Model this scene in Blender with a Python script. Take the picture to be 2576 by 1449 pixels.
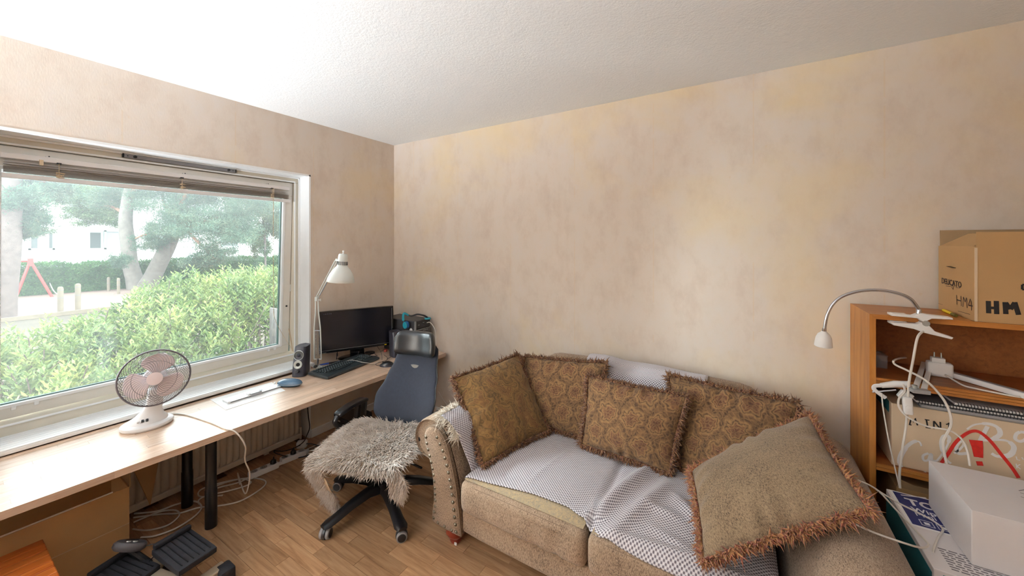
import bpy, bmesh, math, random
import numpy as np
from mathutils import Vector, Matrix, Euler

for _o in list(bpy.data.objects):
    bpy.data.objects.remove(_o)
SC = bpy.context.scene
COL = SC.collection
random.seed(7)
RNG = np.random.default_rng(7)
R = math.radians

# ------------------------------------------------------------------ camera
# world: back wall is y = 0, window wall is x = 0, floor z = 0, metres
FPX, PX, PY = 935.0, 1288.0, 610.0
CAM = Vector((2.85, -2.468, 1.52))
YAW = R(31.5)
_s, _c = math.sin(YAW), math.cos(YAW)
cam_data = bpy.data.cameras.new('camera')
cam_data.sensor_width = 36.0
cam_data.lens = 36.0 * FPX / 2576.0
cam_data.shift_y = -(724.5 - PY) / 2576.0
cam_data.clip_start = 0.02
cam_data.clip_end = 300
cam = bpy.data.objects.new('camera', cam_data)
cam.location = CAM
cam.rotation_euler = (R(90), 0, YAW)
COL.objects.link(cam)
SC.camera = cam


def _ray(px, py):
    u = (px - PX) / FPX
    return Vector((-_s + u * _c, _c + u * _s, -(py - PY) / FPX))


def atz(px, py, z):
    r = _ray(px, py)
    return CAM + r * ((z - CAM.z) / r.z)


def atx(px, py, x):
    r = _ray(px, py)
    return CAM + r * ((x - CAM.x) / r.x)


def aty(px, py, y):
    r = _ray(px, py)
    return CAM + r * ((y - CAM.y) / r.y)


# ------------------------------------------------------------------ light
SC.view_settings.view_transform = 'Standard'
SC.view_settings.look = 'None'
SC.view_settings.gamma = 1.0
SC.view_settings.use_curve_mapping = False
SC.view_settings.exposure = 0.4
SC.cycles.use_denoising = True
SC.cycles.max_bounces = 10
SC.cycles.diffuse_bounces = 6
SC.cycles.transparent_max_bounces = 16
SC.cycles.sample_clamp_indirect = 6.0
SC.cycles.caustics_reflective = False
SC.cycles.caustics_refractive = False

SKY = 9.5
world = bpy.data.worlds.new('overcast_sky')
SC.world = world
world.use_nodes = True
_bg = world.node_tree.nodes['Background']
_bg.inputs[0].default_value = (0.92, 0.96, 1.0, 1)
_bg.inputs[1].default_value = SKY


def area_light(name, loc, rot, sx, sy, power, col=(1, 1, 1), portal=False, spread=180):
    d = bpy.data.lights.new(name, 'AREA')
    d.shape = 'RECTANGLE'
    d.size, d.size_y = sx, sy
    d.energy = power
    d.color = col
    d.spread = R(spread)
    if portal:
        d.cycles.is_portal = True
    o = bpy.data.objects.new(name, d)
    o.location = loc
    o.rotation_euler = rot
    COL.objects.link(o)
    return o


# added area lights outside, out of view, boosting sky light into the room
area_light('upper_sky_fill', (-0.80, -1.6, 2.75), (0, R(-53), 0), 1.0, 2.6, 300, (0.88, 0.94, 1.0), spread=80)
area_light('side_sky_fill', (-0.95, -3.3, 1.6), (R(90), 0, R(-50)), 1.2, 2.2, 320, (0.88, 0.94, 1.0), spread=90)
# daylight through the window opening
area_light('window_portal', (-0.24, -1.6, 1.33), (0, R(-90), 0), 1.45, 1.56, 1.0, portal=True)


# ------------------------------------------------------------------ tools
def lin(*rgb):
    """sRGB 0-255 to linear"""
    out = []
    for v in rgb:
        v = v / 255.0
        out.append(v / 12.92 if v <= 0.04045 else ((v + 0.055) / 1.055) ** 2.4)
    return tuple(out) + (1.0,)


MATS = {}


class NT:
    def __init__(self, name):
        self.m = bpy.data.materials.new(name)
        self.m.use_nodes = True
        self.t = self.m.node_tree
        self.b = self.t.nodes['Principled BSDF']
        self.out = self.t.nodes['Material Output']

    def n(self, kind, **kw):
        nd = self.t.nodes.new(kind)
        for k, v in kw.items():
            setattr(nd, k, v)
        return nd

    def l(self, a, b):
        self.t.links.new(a, b)

    def coord(self, which='Object', scale=(1, 1, 1), rot=(0, 0, 0)):
        tc = self.n('ShaderNodeTexCoord')
        mp = self.n('ShaderNodeMapping')
        mp.inputs['Scale'].default_value = scale
        mp.inputs['Rotation'].default_value = rot
        self.l(tc.outputs[which], mp.inputs[0])
        return mp.outputs[0]

    def noise(self, vec, scale, detail=4, rough=0.55, dist=0.0):
        nd = self.n('ShaderNodeTexNoise')
        nd.inputs['Scale'].default_value = scale
        nd.inputs['Detail'].default_value = detail
        nd.inputs['Roughness'].default_value = rough
        nd.inputs['Distortion'].default_value = dist
        if vec is not None:
            self.l(vec, nd.inputs['Vector'])
        return nd.outputs['Fac']

    def ramp(self, fac, stops):
        nd = self.n('ShaderNodeValToRGB')
        el = nd.color_ramp.elements
        el[0].position, el[0].color = stops[0]
        el[1].position, el[1].color = stops[-1]
        for p, c in stops[1:-1]:
            e = el.new(p)
            e.color = c
        self.l(fac, nd.inputs[0])
        return nd.outputs[0]

    def mix(self, fac, a, b, mode='MIX'):
        nd = self.n('ShaderNodeMixRGB', blend_type=mode)
        for i, v in ((0, fac), (1, a), (2, b)):
            if isinstance(v, (int, float)):
                nd.inputs[i].default_value = v
            elif isinstance(v, tuple):
                nd.inputs[i].default_value = v
            else:
                self.l(v, nd.inputs[i])
        return nd.outputs[0]

    def math(self, op, a, b=None, c=None):
        nd = self.n('ShaderNodeMath', operation=op)
        for i, v in enumerate((a, b, c)):
            if v is None:
                continue
            if isinstance(v, (int, float)):
                nd.inputs[i].default_value = v
            else:
                self.l(v, nd.inputs[i])
        return nd.outputs[0]

    def bump(self, h, strength=0.3, dist=0.01):
        nd = self.n('ShaderNodeBump')
        nd.inputs['Strength'].default_value = strength
        nd.inputs['Distance'].default_value = dist
        self.l(h, nd.inputs['Height'])
        self.l(nd.outputs[0], self.b.inputs['Normal'])

    def color(self, c):
        if isinstance(c, tuple):
            self.b.inputs['Base Color'].default_value = c
        else:
            self.l(c, self.b.inputs['Base Color'])

    def set(self, rough=None, metal=None, spec=None, sheen=None):
        if rough is not None:
            self.b.inputs['Roughness'].default_value = rough
        if metal is not None:
            self.b.inputs['Metallic'].default_value = metal
        if spec is not None:
            self.b.inputs['Specular IOR Level'].default_value = spec
        if sheen is not None:
            self.b.inputs['Sheen Weight'].default_value = sheen


def plain(name, rgb, rough=0.5, metal=0.0, var=0.06, scale=12.0, bump=0.0, bscale=200.0, spec=0.5):
    """a base colour with slight mottling and optional fine relief"""
    if name in MATS:
        return MATS[name]
    t = NT(name)
    c = lin(*rgb)
    v = t.coord('Object')
    d = tuple(x * (1 - var) for x in c[:3]) + (1,)
    u = tuple(min(1, x * (1 + var)) for x in c[:3]) + (1,)
    t.color(t.ramp(t.noise(v, scale), [(0.3, d), (0.7, u)]))
    t.set(rough, metal, spec)
    if bump:
        t.bump(t.noise(v, bscale, 2), bump, 0.004)
    MATS[name] = t.m
    return t.m


class MB:
    """collects shapes, then becomes ONE mesh object"""

    def __init__(self):
        self.v, self.f = [], []
        self.uv = {}

    def add(self, vs, fs):
        k = len(self.v)
        self.v += [Vector(p) for p in vs]
        self.f += [tuple(i + k for i in q) for q in fs]
        return self

    def box(self, x0, x1, y0, y1, z0, z1):
        vs = [(x, y, z) for x in (x0, x1) for y in (y0, y1) for z in (z0, z1)]
        return self.add(vs, [(0, 1, 3, 2), (4, 6, 7, 5), (0, 4, 5, 1), (2, 3, 7, 6), (0, 2, 6, 4), (1, 5, 7, 3)])

    def obox(self, c, size, rot=None):
        x, y, z = (s / 2 for s in size)
        vs = [Vector((a * x, b * y, d * z)) for a in (-1, 1) for b in (-1, 1) for d in (-1, 1)]
        if rot is not None:
            m = rot if isinstance(rot, Matrix) else Euler(rot).to_matrix()
            vs = [m @ p for p in vs]
        c = Vector(c)
        return self.add([p + c for p in vs], [(0, 1, 3, 2), (4, 6, 7, 5), (0, 4, 5, 1), (2, 3, 7, 6), (0, 2, 6, 4), (1, 5, 7, 3)])

    def tube(self, pts, r, n=8, cap=True, flat=1.0):
        pts = [Vector(p) for p in pts]
        m = len(pts)
        rs = r if isinstance(r, (list, tuple)) else [r] * m
        t0 = (pts[1] - pts[0]).normalized()
        up = Vector((0, 0, 1)) if abs(t0.z) < 0.9 else Vector((1, 0, 0))
        nrm = t0.cross(up).normalized()
        vs, fs = [], []
        for i, p in enumerate(pts):
            if i == 0:
                t = t0
            elif i == m - 1:
                t = (pts[i] - pts[i - 1])
            else:
                t = (pts[i + 1] - pts[i - 1])
            t = t.normalized() if t.length > 1e-9 else t0
            nrm = (nrm - t * nrm.dot(t))
            nrm = nrm.normalized() if nrm.length > 1e-6 else t.orthogonal().normalized()
            b = t.cross(nrm)
            for j in range(n):
                a = 2 * math.pi * j / n
                vs.append(p + (nrm * math.cos(a) + b * math.sin(a) * flat) * rs[i])
        for i in range(m - 1):
            for j in range(n):
                a, b2 = i * n + j, i * n + (j + 1) % n
                fs.append((a, b2, b2 + n, a + n))
        if cap:
            fs.append(tuple(range(n - 1, -1, -1)))
            fs.append(tuple((m - 1) * n + j for j in range(n)))
        return self.add(vs, fs)

    def lathe(self, prof, n=24, c=(0, 0, 0), rot=None, sx=1.0, sy=1.0):
        m = None
        if rot is not None:
            m = rot if isinstance(rot, Matrix) else Euler(rot).to_matrix()
        c = Vector(c)
        vs, fs = [], []
        for (r, z) in prof:
            for j in range(n):
                a = 2 * math.pi * j / n
                p = Vector((r * math.cos(a) * sx, r * math.sin(a) * sy, z))
                if m is not None:
                    p = m @ p
                vs.append(p + c)
        k = len(prof)
        for i in range(k - 1):
            for j in range(n):
                a, b = i * n + j, i * n + (j + 1) % n
                fs.append((a, b, b + n, a + n))
        if prof[0][0] > 1e-6:
            fs.append(tuple(range(n - 1, -1, -1)))
        if prof[-1][0] > 1e-6:
            fs.append(tuple((k - 1) * n + j for j in range(n)))
        return self.add(vs, fs)

    def prism(self, poly, fa, fb):
        """poly: list of 2D; fa, fb map a 2D point to the two end faces"""
        n = len(poly)
        vs = [fa(*p) for p in poly] + [fb(*p) for p in poly]
        fs = [tuple(range(n - 1, -1, -1)), tuple(range(n, 2 * n))]
        fs += [(i, (i + 1) % n, n + (i + 1) % n, n + i) for i in range(n)]
        return self.add(vs, fs)

    def grid(self, fn, nu, nv, loop_u=False, uv=None):
        if uv:
            k0 = len(self.v)
            for i in range(nu + 1):
                for j in range(nv + 1):
                    self.uv[k0 + i * (nv + 1) + j] = (i / nu * uv[0], j / nv * uv[1])
        vs = [fn(i / nu, j / nv) for i in range(nu + (0 if loop_u else 1)) for j in range(nv + 1)]
        w = nv + 1
        tot = nu if loop_u else nu + 1
        fs = []
        for i in range(nu):
            a = i * w
            b = ((i + 1) % tot) * w
            for j in range(nv):
                fs.append((a + j, b + j, b + j + 1, a + j + 1))
        return self.add(vs, fs)

    def softbox(self, c, size, r, n=8, crown=0.0, rot=None, fn=None):
        """rounded box with an optional crown on top; r as a fraction of the half size"""
        hx, hy, hz = (s / 2 for s in size)
        rr = min(hx, hy, hz) * r
        c = Vector(c)
        m = None
        if rot is not None:
            m = rot if isinstance(rot, Matrix) else Euler(rot).to_matrix()
        key, vs, fs = {}, [], []

        def idx(i, j, k):
            if (i, j, k) in key:
                return key[(i, j, k)]
            q = []
            for t, h in ((i, hx), (j, hy), (k, hz)):
                w = -1 + 2 * t / n
                w = math.copysign(abs(w) ** 0.8, w)
                q.append(w * h)
            q = Vector(q)
            inner = Vector((max(-hx + rr, min(hx - rr, q.x)), max(-hy + rr, min(hy - rr, q.y)), max(-hz + rr, min(hz - rr, q.z))))
            d = q - inner
            if d.length > 1e-9:
                q = inner + d.normalized() * rr
            u, w = q.x / hx, q.y / hy
            q.z += crown * (1 - u * u) * (1 - w * w) * (1 if q.z > 0 else 0.15)
            if fn:
                q = fn(q)
            if m is not None:
                q = m @ q
            key[(i, j, k)] = len(vs)
            vs.append(q + c)
            return key[(i, j, k)]
        for i in range(n):
            for j in range(n):
                for k0, flip in ((0, True), (n, False)):
                    for ax in range(3):
                        def P(a, b):
                            t = [a, b]
                            t.insert(ax, k0)
                            return idx(*t)
                        q = [P(i, j), P(i + 1, j), P(i + 1, j + 1), P(i, j + 1)]
                        if flip != (ax == 1):
                            q.reverse()
                        fs.append(tuple(q))
        return self.add(vs, fs)

    def build(self, name, mat, parent=None, smooth=40, bevel=0.0, world=True, seg=2):
        me = bpy.data.meshes.new(name)
        vs = self.v
        if parent is not None and world:
            chain = Matrix()
            p = parent
            while p is not None:
                chain = p.matrix_basis @ chain
                p = p.parent
            inv = chain.inverted()
            vs = [inv @ q for q in vs]
        me.from_pydata([tuple(q) for q in vs], [], self.f)
        o = finish(me, name, mat, parent, smooth, bevel, seg)
        if self.uv:
            lay = me.uv_layers.new(name='UVMap')
            for lp in me.loops:
                lay.data[lp.index].uv = self.uv.get(lp.vertex_index, (0, 0))
        return o


def finish(me, name, mat, parent=None, smooth=40, bevel=0.0, seg=2):
    me.validate()
    bm = bmesh.new()
    bm.from_mesh(me)
    bmesh.ops.recalc_face_normals(bm, faces=bm.faces)
    bm.to_mesh(me)
    bm.free()
    if smooth:
        me.polygons.foreach_set('use_smooth', [True] * len(me.polygons))
        me.set_sharp_from_angle(angle=R(smooth))
    if mat is not None:
        me.materials.append(mat)
    o = bpy.data.objects.new(name, me)
    COL.objects.link(o)
    if parent is not None:
        o.parent = parent
    if bevel:
        md = o.modifiers.new('bevel', 'BEVEL')
        md.width = bevel
        md.segments = seg
        md.limit_method = 'ANGLE'
        md.angle_limit = R(40)
    return o


def raw_mesh(name, verts, faces, mat, parent=None, smooth=False, kind=None):
    """big meshes from numpy arrays: verts (n,3), faces (m,k)"""
    me = bpy.data.meshes.new(name)
    n, k = len(faces), faces.shape[1]
    me.vertices.add(len(verts))
    me.vertices.foreach_set('co', np.asarray(verts, dtype=np.float32).ravel())
    me.loops.add(n * k)
    me.loops.foreach_set('vertex_index', np.asarray(faces, dtype=np.int32).ravel())
    me.polygons.add(n)
    me.polygons.foreach_set('loop_start', np.arange(n, dtype=np.int32) * k)
    if smooth:
        me.polygons.foreach_set('use_smooth', [True] * n)
    me.update(calc_edges=True)
    me.materials.append(mat)
    o = bpy.data.objects.new(name, me)
    COL.objects.link(o)
    if parent is not None:
        chain = Matrix()
        p = parent
        while p is not None:
            chain = p.matrix_basis @ chain
            p = p.parent
        me.transform(chain.inverted())
        o.parent = parent
    if kind:
        o['kind'] = kind
    return o


def tag(o, label, cat, group=None):
    o['label'] = label
    o['category'] = cat
    if group:
        o['group'] = group
    return o


def thing(name, label, cat, loc=(0, 0, 0), rotz=0.0, group=None):
    o = bpy.data.objects.new(name, None)
    o.empty_display_size = 0.05
    o.location = loc
    o.rotation_euler = (0, 0, rotz)
    COL.objects.link(o)
    # matrix_basis must be current for the builders
    o.matrix_basis = Matrix.LocRotScale(Vector(loc), Euler((0, 0, rotz)), Vector((1, 1, 1)))
    return tag(o, label, cat, group)


def rebase(o):
    """move a lone mesh's origin to the middle of its underside"""
    me = o.data
    co = [v.co for v in me.vertices]
    lo = Vector((min(p.x for p in co), min(p.y for p in co), min(p.z for p in co)))
    hi = Vector((max(p.x for p in co), max(p.y for p in co), max(p.z for p in co)))
    c = Vector(((lo.x + hi.x) / 2, (lo.y + hi.y) / 2, lo.z))
    me.transform(Matrix.Translation(-c))
    o.location = c
    o.matrix_basis = Matrix.Translation(c)
    return o


def struct(o):
    o['kind'] = 'structure'
    return o


def root_struct(name):
    o = bpy.data.objects.new(name, None)
    o.empty_display_size = 0.05
    COL.objects.link(o)
    return struct(o)


def spline(pts, n=10):
    """Catmull-Rom through pts"""
    pts = [Vector(p) for p in pts]
    out = []
    for i in range(len(pts) - 1):
        p0 = pts[max(i - 1, 0)]
        p1, p2 = pts[i], pts[i + 1]
        p3 = pts[min(i + 2, len(pts) - 1)]
        for k in range(n):
            t = k / n
            out.append(0.5 * ((2 * p1) + (p2 - p0) * t + (2 * p0 - 5 * p1 + 4 * p2 - p3) * t * t + (3 * p1 - p0 - 3 * p2 + p3) * t ** 3))
    out.append(pts[-1])
    return out


def cable(name, pts, r, mat, label=None, cat='cable', parent=None, n=8, group=None):
    o = MB().tube(spline(pts, n), r, 6).build(name, mat, parent)
    if parent is None:
        rebase(o)
        tag(o, label, cat, group)
    return o


def text_mesh(name, body, size, mat, parent, origin, u, v, extrude=0.0004, align='LEFT', bold=0.0, sx=1.0):
    """flat lettering in the plane of u (reading direction) and v (up)"""
    cu = bpy.data.curves.new(name, 'FONT')
    cu.body = body
    cu.size = size
    cu.align_x = align
    cu.extrude = extrude
    cu.offset = bold
    cu.resolution_u = 3
    tmp = bpy.data.objects.new(name + '_tmp', cu)
    COL.objects.link(tmp)
    dg = bpy.context.evaluated_depsgraph_get()
    me = bpy.data.meshes.new_from_object(tmp.evaluated_get(dg))
    bpy.data.objects.remove(tmp)
    bpy.data.curves.remove(cu)
    u, v = Vector(u).normalized(), Vector(v).normalized()
    w = u.cross(v)
    m = Matrix(((u.x * sx, v.x, w.x, 0), (u.y * sx, v.y, w.y, 0), (u.z * sx, v.z, w.z, 0), (0, 0, 0, 1)))
    me.transform(Matrix.Translation(Vector(origin)) @ m)
    if parent is not None:
        me.transform(parent.matrix_basis.inverted())
    me.materials.clear()
    me.materials.append(mat)
    o = bpy.data.objects.new(name, me)
    COL.objects.link(o)
    o.parent = parent
    return o


def strokes(name, lines, mat, parent, origin, u, v, lift=0.0006):
    """hand-drawn strokes: each (points2d, width or widths) becomes a flat ribbon"""
    u, v = Vector(u).normalized(), Vector(v).normalized()
    w = u.cross(v)
    origin = Vector(origin)
    mb = MB()
    for k, (pts, wd) in enumerate(lines):
        m = len(pts)
        ws = wd if isinstance(wd, (list, tuple)) else [wd] * m
        if len(ws) != m:
            ws = [ws[0] + (ws[-1] - ws[0]) * i / (m - 1) for i in range(m)]
        P2 = [Vector((p[0], p[1])) for p in pts]
        vs, fs = [], []
        for i in range(m):
            d = (P2[min(i + 1, m - 1)] - P2[max(i - 1, 0)])
            d = d.normalized() if d.length > 1e-9 else Vector((1, 0))
            nn = Vector((-d.y, d.x)) * ws[i] / 2
            for q in (P2[i] + nn, P2[i] - nn):
                vs.append(origin + u * q.x + v * q.y + w * (lift + k * 0.00004))
        for i in range(m - 1):
            fs.append((2 * i, 2 * i + 1, 2 * i + 3, 2 * i + 2))
        mb.add(vs, fs)
    return mb.build(name, mat, parent, smooth=0)


def smooth2(pts, n=8):
    return [(p.x, p.y) for p in spline([(a, b, 0) for a, b in pts], n)]


def copy_tree(o, parent=None):
    c = o.copy()
    COL.objects.link(c)
    c.parent = parent
    for ch in list(o.children):
        copy_tree(ch, c)
    return c

# ------------------------------------------------------------------ materials of the room
def m_wallpaper():
    t = NT('wallpaper')
    v = t.coord('Object')
    big = t.noise(v, 1.1, 5, 0.6, 0.4)
    mid = t.noise(t.coord('Object', (1, 1, 0.6)), 6.0, 6, 0.7)
    base = t.ramp(mid, [(0.3, lin(208, 192, 178)), (0.52, lin(218, 205, 192)), (0.75, lin(218, 208, 200))])
    yel = t.ramp(big, [(0.5, (0, 0, 0, 1)), (0.72, (0.75, 0.75, 0.75, 1))])
    c = t.mix(yel, base, lin(226, 204, 162))
    # faint joints between the paper lengths
    sp = t.n('ShaderNodeSeparateXYZ')
    t.l(v, sp.inputs[0])
    s = t.math('ADD', sp.outputs[0], sp.outputs[1])
    fr = t.math('FRACT', t.math('DIVIDE', s, 0.53))
    seam = t.math('LESS_THAN', t.math('ABSOLUTE', t.math('SUBTRACT', fr, 0.5)), 0.006)
    patch = t.math('MULTIPLY', seam, t.math('GREATER_THAN', t.noise(v, 2.6, 3), 0.47))
    c = t.mix(t.math('MULTIPLY', patch, 0.16), c, lin(222, 184, 120))
    # small rubbed marks
    spk = t.ramp(t.noise(t.coord('Object', (1, 1, 0.5)), 26, 3, 0.7), [(0.66, (0, 0, 0, 1)), (0.8, (0.35, 0.35, 0.35, 1))])
    c = t.mix(spk, c, lin(214, 178, 118))
    t.color(c)
    t.set(0.85, spec=0.2)
    t.bump(t.noise(t.coord('Object', (1, 1, 0.35)), 160, 3), 0.15, 0.002)
    return t.m


def m_ceiling():
    t = NT('ceiling_plaster')
    v = t.coord('Object')
    t.color(lin(240, 242, 243))
    t.set(0.9, spec=0.2)
    h = t.math('ADD', t.noise(v, 95, 4, 0.65), t.math('MULTIPLY', t.noise(v, 34, 2), 0.6))
    t.bump(h, 0.4, 0.006)
    return t.m


def m_wood(name, dark, mid, light, stretch=(2.5, 40, 40), rough=0.35, rand=0.5, rot=(0, 0, 0), bump=0.05, coord='Object'):
    t = NT(name)
    v = t.coord(coord, stretch, rot)
    oi = t.n('ShaderNodeObjectInfo')
    off = t.n('ShaderNodeVectorMath', operation='ADD')
    cmb = t.n('ShaderNodeCombineXYZ')
    k = t.math('MULTIPLY', oi.outputs['Random'], 37.0)
    for i in range(3):
        t.l(k, cmb.inputs[i])
    t.l(v, off.inputs[0])
    t.l(cmb.outputs[0], off.inputs[1])
    g = t.noise(off.outputs[0], 1.0, 6, 0.62, 0.6)
    col = t.ramp(g, [(0.28, dark), (0.5, mid), (0.75, light)])
    tone = t.ramp(oi.outputs['Random'], [(0.0, (1 - rand, 1 - rand, 1 - rand, 1)), (1.0, (1, 1, 1, 1))])
    col = t.mix(1.0, col, tone, 'MULTIPLY')
    t.color(col)
    t.set(rough)
    if bump:
        t.bump(g, bump, 0.002)
    return t.m


M_wall = m_wallpaper()
M_ceil = m_ceiling()
M_plank = m_wood('parquet_oak', lin(146, 104, 70), lin(182, 140, 102), lin(204, 166, 128), (4, 50, 50), 0.34, 0.34)
M_floorbase = plain('parquet_gap', (98, 62, 38), 0.6)
M_stave = m_wood('beech_stave', lin(190, 156, 130), lin(212, 184, 160), lin(226, 203, 184), (50, 4, 50), 0.36, 0.24)
M_white = plain('white_paint', (244, 246, 247), 0.35, var=0.02)
M_frame = plain('frame_paint', (214, 207, 192), 0.4, var=0.03)
M_sash = plain('sash_paint', (226, 223, 216), 0.4, var=0.03)
M_blind = plain('blind_rail', (226, 222, 220), 0.4, var=0.02)
M_slat = plain('blind_slats', (134, 124, 114), 0.45, var=0.05)
M_alu = plain('brushed_aluminium', (164, 165, 168), 0.4, 0.35, var=0.04)
M_dark = plain('dark_plastic', (22, 22, 26), 0.4, var=0.1)
M_black = plain('black_plastic', (14, 14, 18), 0.3, var=0.1)
M_wplast = plain('white_plastic', (240, 240, 240), 0.3, var=0.02)
M_rad = plain('radiator_enamel', (216, 204, 190), 0.4, var=0.03)
M_rubber = plain('grey_green_seal', (96, 128, 122), 0.5)
M_cord = plain('beige_cord', (196, 172, 142), 0.7)
M_chrome = plain('chrome', (200, 200, 205), 0.18, 1.0, var=0.03)
M_cable = plain('white_cable', (222, 216, 208), 0.45, var=0.03)
M_bcable = plain('black_cable', (24, 24, 28), 0.45)


def m_glass():
    t = NT('window_glass')
    nt = t.t
    tr = t.n('ShaderNodeBsdfTransparent')
    tr.inputs[0].default_value = (0.93, 0.97, 0.96, 1)
    gl = t.n('ShaderNodeBsdfGlossy')
    gl.inputs['Roughness'].default_value = 0.0
    gl.inputs[0].default_value = (0.95, 1.0, 1.0, 1)
    haze = t.n('ShaderNodeBsdfTranslucent')
    haze.inputs[0].default_value = (0.9, 0.95, 0.95, 1)
    fr = t.n('ShaderNodeFresnel')
    fr.inputs[0].default_value = 1.6
    m1 = t.n('ShaderNodeMixShader')
    t.l(fr.outputs[0], m1.inputs[0])
    t.l(tr.outputs[0], m1.inputs[1])
    t.l(gl.outputs[0], m1.inputs[2])
    m2 = t.n('ShaderNodeMixShader')
    m2.inputs[0].default_value = 0.012
    t.l(m1.outputs[0], m2.inputs[1])
    t.l(haze.outputs[0], m2.inputs[2])
    t.l(m2.outputs[0], t.out.inputs[0])
    nt.nodes.remove(t.b)
    return t.m


M_glass = m_glass()

# ------------------------------------------------------------------ room shell
CEIL = 2.458
RX, RY = 5.2, -4.7          # far side wall and the wall behind the camera
WY0, WY1 = -2.36, -0.82     # window recess along the window wall
WZ0, WZ1 = 0.60, 2.045

fl = struct(MB().box(-0.3, RX + 0.2, RY - 0.2, 0.3, -0.25, -0.006).build('floor', M_floorbase, smooth=0))
PL, PW = 0.36, 0.065
plank_me = {}


def plank(L):
    key = round(L, 3)
    if key not in plank_me:
        o = MB().box(0.0006, L - 0.0006, 0.0005, PW - 0.0005, -0.006, 0.0).build('plank', M_plank, fl, smooth=0, world=False)
        plank_me[key] = o.data
        return o
    o = bpy.data.objects.new('plank', plank_me[key])
    COL.objects.link(o)
    o.parent = fl
    return o


n_rows = 35
for r in range(n_rows):
    y = -0.002 - PW * (r + 1)
    x = -0.36 + (r * 0.137) % PL
    while x < 2.55:
        o = plank(PL)
        o.location = (x, y, 0)
        x += PL
rest = MB()
rest.box(-0.3, RX, RY, -0.002 - PW * n_rows, -0.006, -0.0005)
rest.box(2.5, RX, -0.002 - PW * n_rows, 0.0, -0.006, -0.0005)
_o = rest.build('floorboards', M_plank, fl, smooth=0)
_o['kind'] = 'stuff'

struct(MB().box(-0.3, RX + 0.2, RY - 0.2, 0.3, CEIL, CEIL + 0.2).build('ceiling', M_ceil, smooth=0))
struct(MB().box(-0.3, RX + 0.2, 0.0, 0.2, 0.0, CEIL).build('wall_back', M_wall, smooth=0))
struct(MB().box(RX, RX + 0.2, RY, 0.0, 0.0, CEIL).build('wall_right', M_wall, smooth=0))
struct(MB().box(-0.3, RX + 0.2, RY - 0.2, RY, 0.0, CEIL).build('wall_front', M_wall, smooth=0))
wl = MB()
wl.box(-0.3, 0, WY1, 0.0, 0, CEIL)
wl.box(-0.3, 0, RY, WY0, 0, CEIL)
wl.box(-0.3, 0, WY0, WY1, WZ1, CEIL)
wl.box(-0.3, -0.11, WY0, WY1, 0, WZ0 - 0.03)
struct(wl.build('wall_left', M_wall, smooth=0))
bb = MB().box(0.0, 0.014, WY1 - 0.0, -0.014, 0.0, 0.062).build('baseboard_left', M_white, smooth=0, bevel=0.003)
struct(bb)
struct(MB().box(0.0, RX, -0.014, 0.0, 0.0, 0.062).build('baseboard_back', M_white, smooth=0, bevel=0.003))

# ------------------------------------------------------------------ window
win = root_struct('window_1')
XF = -0.135
ln = MB()
ln.box(-0.26, 0.002, WY1 - 0.012, WY1 + 0.001, 0.0, WZ1)      # right side board, down to the floor beside the radiator
ln.box(-0.26, 0.002, WY0 - 0.001, WY0 + 0.012, 0.0, WZ1)
ln.box(-0.26, 0.002, WY0, WY1, WZ1 - 0.012, WZ1 + 0.001)
ln.build('lining', M_white, win, smooth=0)
FY0, FY1 = -2.302, -0.8755
FZ0, FZ1 = 0.651, 1.988
fr = MB()
for (a, b, c, d) in ((WY0 + 0.012, WY1 - 0.012, FZ1, WZ1 - 0.012), (WY0 + 0.012, WY1 - 0.012, 0.585, FZ0),
                     (FY1, WY1 - 0.012, FZ0, FZ1), (WY0 + 0.012, FY0, FZ0, FZ1)):
    fr.box(-0.255, XF, a, b, c, d)
fr.build('frame', M_frame, win, smooth=0, bevel=0.003)
bd = MB()                                                     # raised bead round the frame opening
w = 0.010
bd.box(XF, XF + 0.008, FY0 - w, FY1 + w, FZ1, FZ1 + w)
bd.box(XF, XF + 0.008, FY0 - w, FY1 + w, FZ0 - w, FZ0)
bd.box(XF, XF + 0.008, FY1, FY1 + w, FZ0, FZ1)
bd.box(XF, XF + 0.008, FY0 - w, FY0, FZ0, FZ1)
bd.build('bead', M_white, win, smooth=0, bevel=0.003)
bd = MB()
bd.box(XF, XF + 0.012, WY0 + 0.012, WY1 - 0.012, WZ1 - 0.024, WZ1 - 0.012)
bd.box(XF, XF + 0.012, WY1 - 0.024, WY1 - 0.012, WZ0, WZ1 - 0.012)
bd.build('cover_strip', M_white, win, smooth=0, bevel=0.003)
sl = MB().box(-0.25, 0.08, WY0 + 0.012, WY1 - 0.012, 0.578, 0.594)
NR = 7
for i in range(NR):
    x0 = -0.125 + i * (0.205 / NR)
    sl.box(x0 + 0.002, x0 + 0.205 / NR - 0.002, WY0 + 0.012, WY1 - 0.012, 0.594, 0.600)
sl.build('window_sill', M_white, win, smooth=0, bevel=0.0015)
osl = MB().obox((-0.36, (WY0 + WY1) / 2, 0.575), (0.24, 1.56, 0.012), (0, R(-8), 0)).build('drip_ledge', M_rubber, win, smooth=0)

# the sash is hinged along its top and stands a little open at the bottom
SA = R(2.6)
HX, HZ = -0.142, 1.985


def S(xl, y, z):
    dz = z - HZ
    return Vector((HX + xl * math.cos(SA) + dz * math.sin(SA), y, HZ + dz * math.cos(SA) - xl * math.sin(SA)))


def sbox(mb, x0, x1, y0, y1, z0, z1):
    vs = [S(x, y, z) for x in (x0, x1) for y in (y0, y1) for z in (z0, z1)]
    return mb.add(vs, [(0, 1, 3, 2), (4, 6, 7, 5), (0, 4, 5, 1), (2, 3, 7, 6), (0, 2, 6, 4), (1, 5, 7, 3)])


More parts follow.
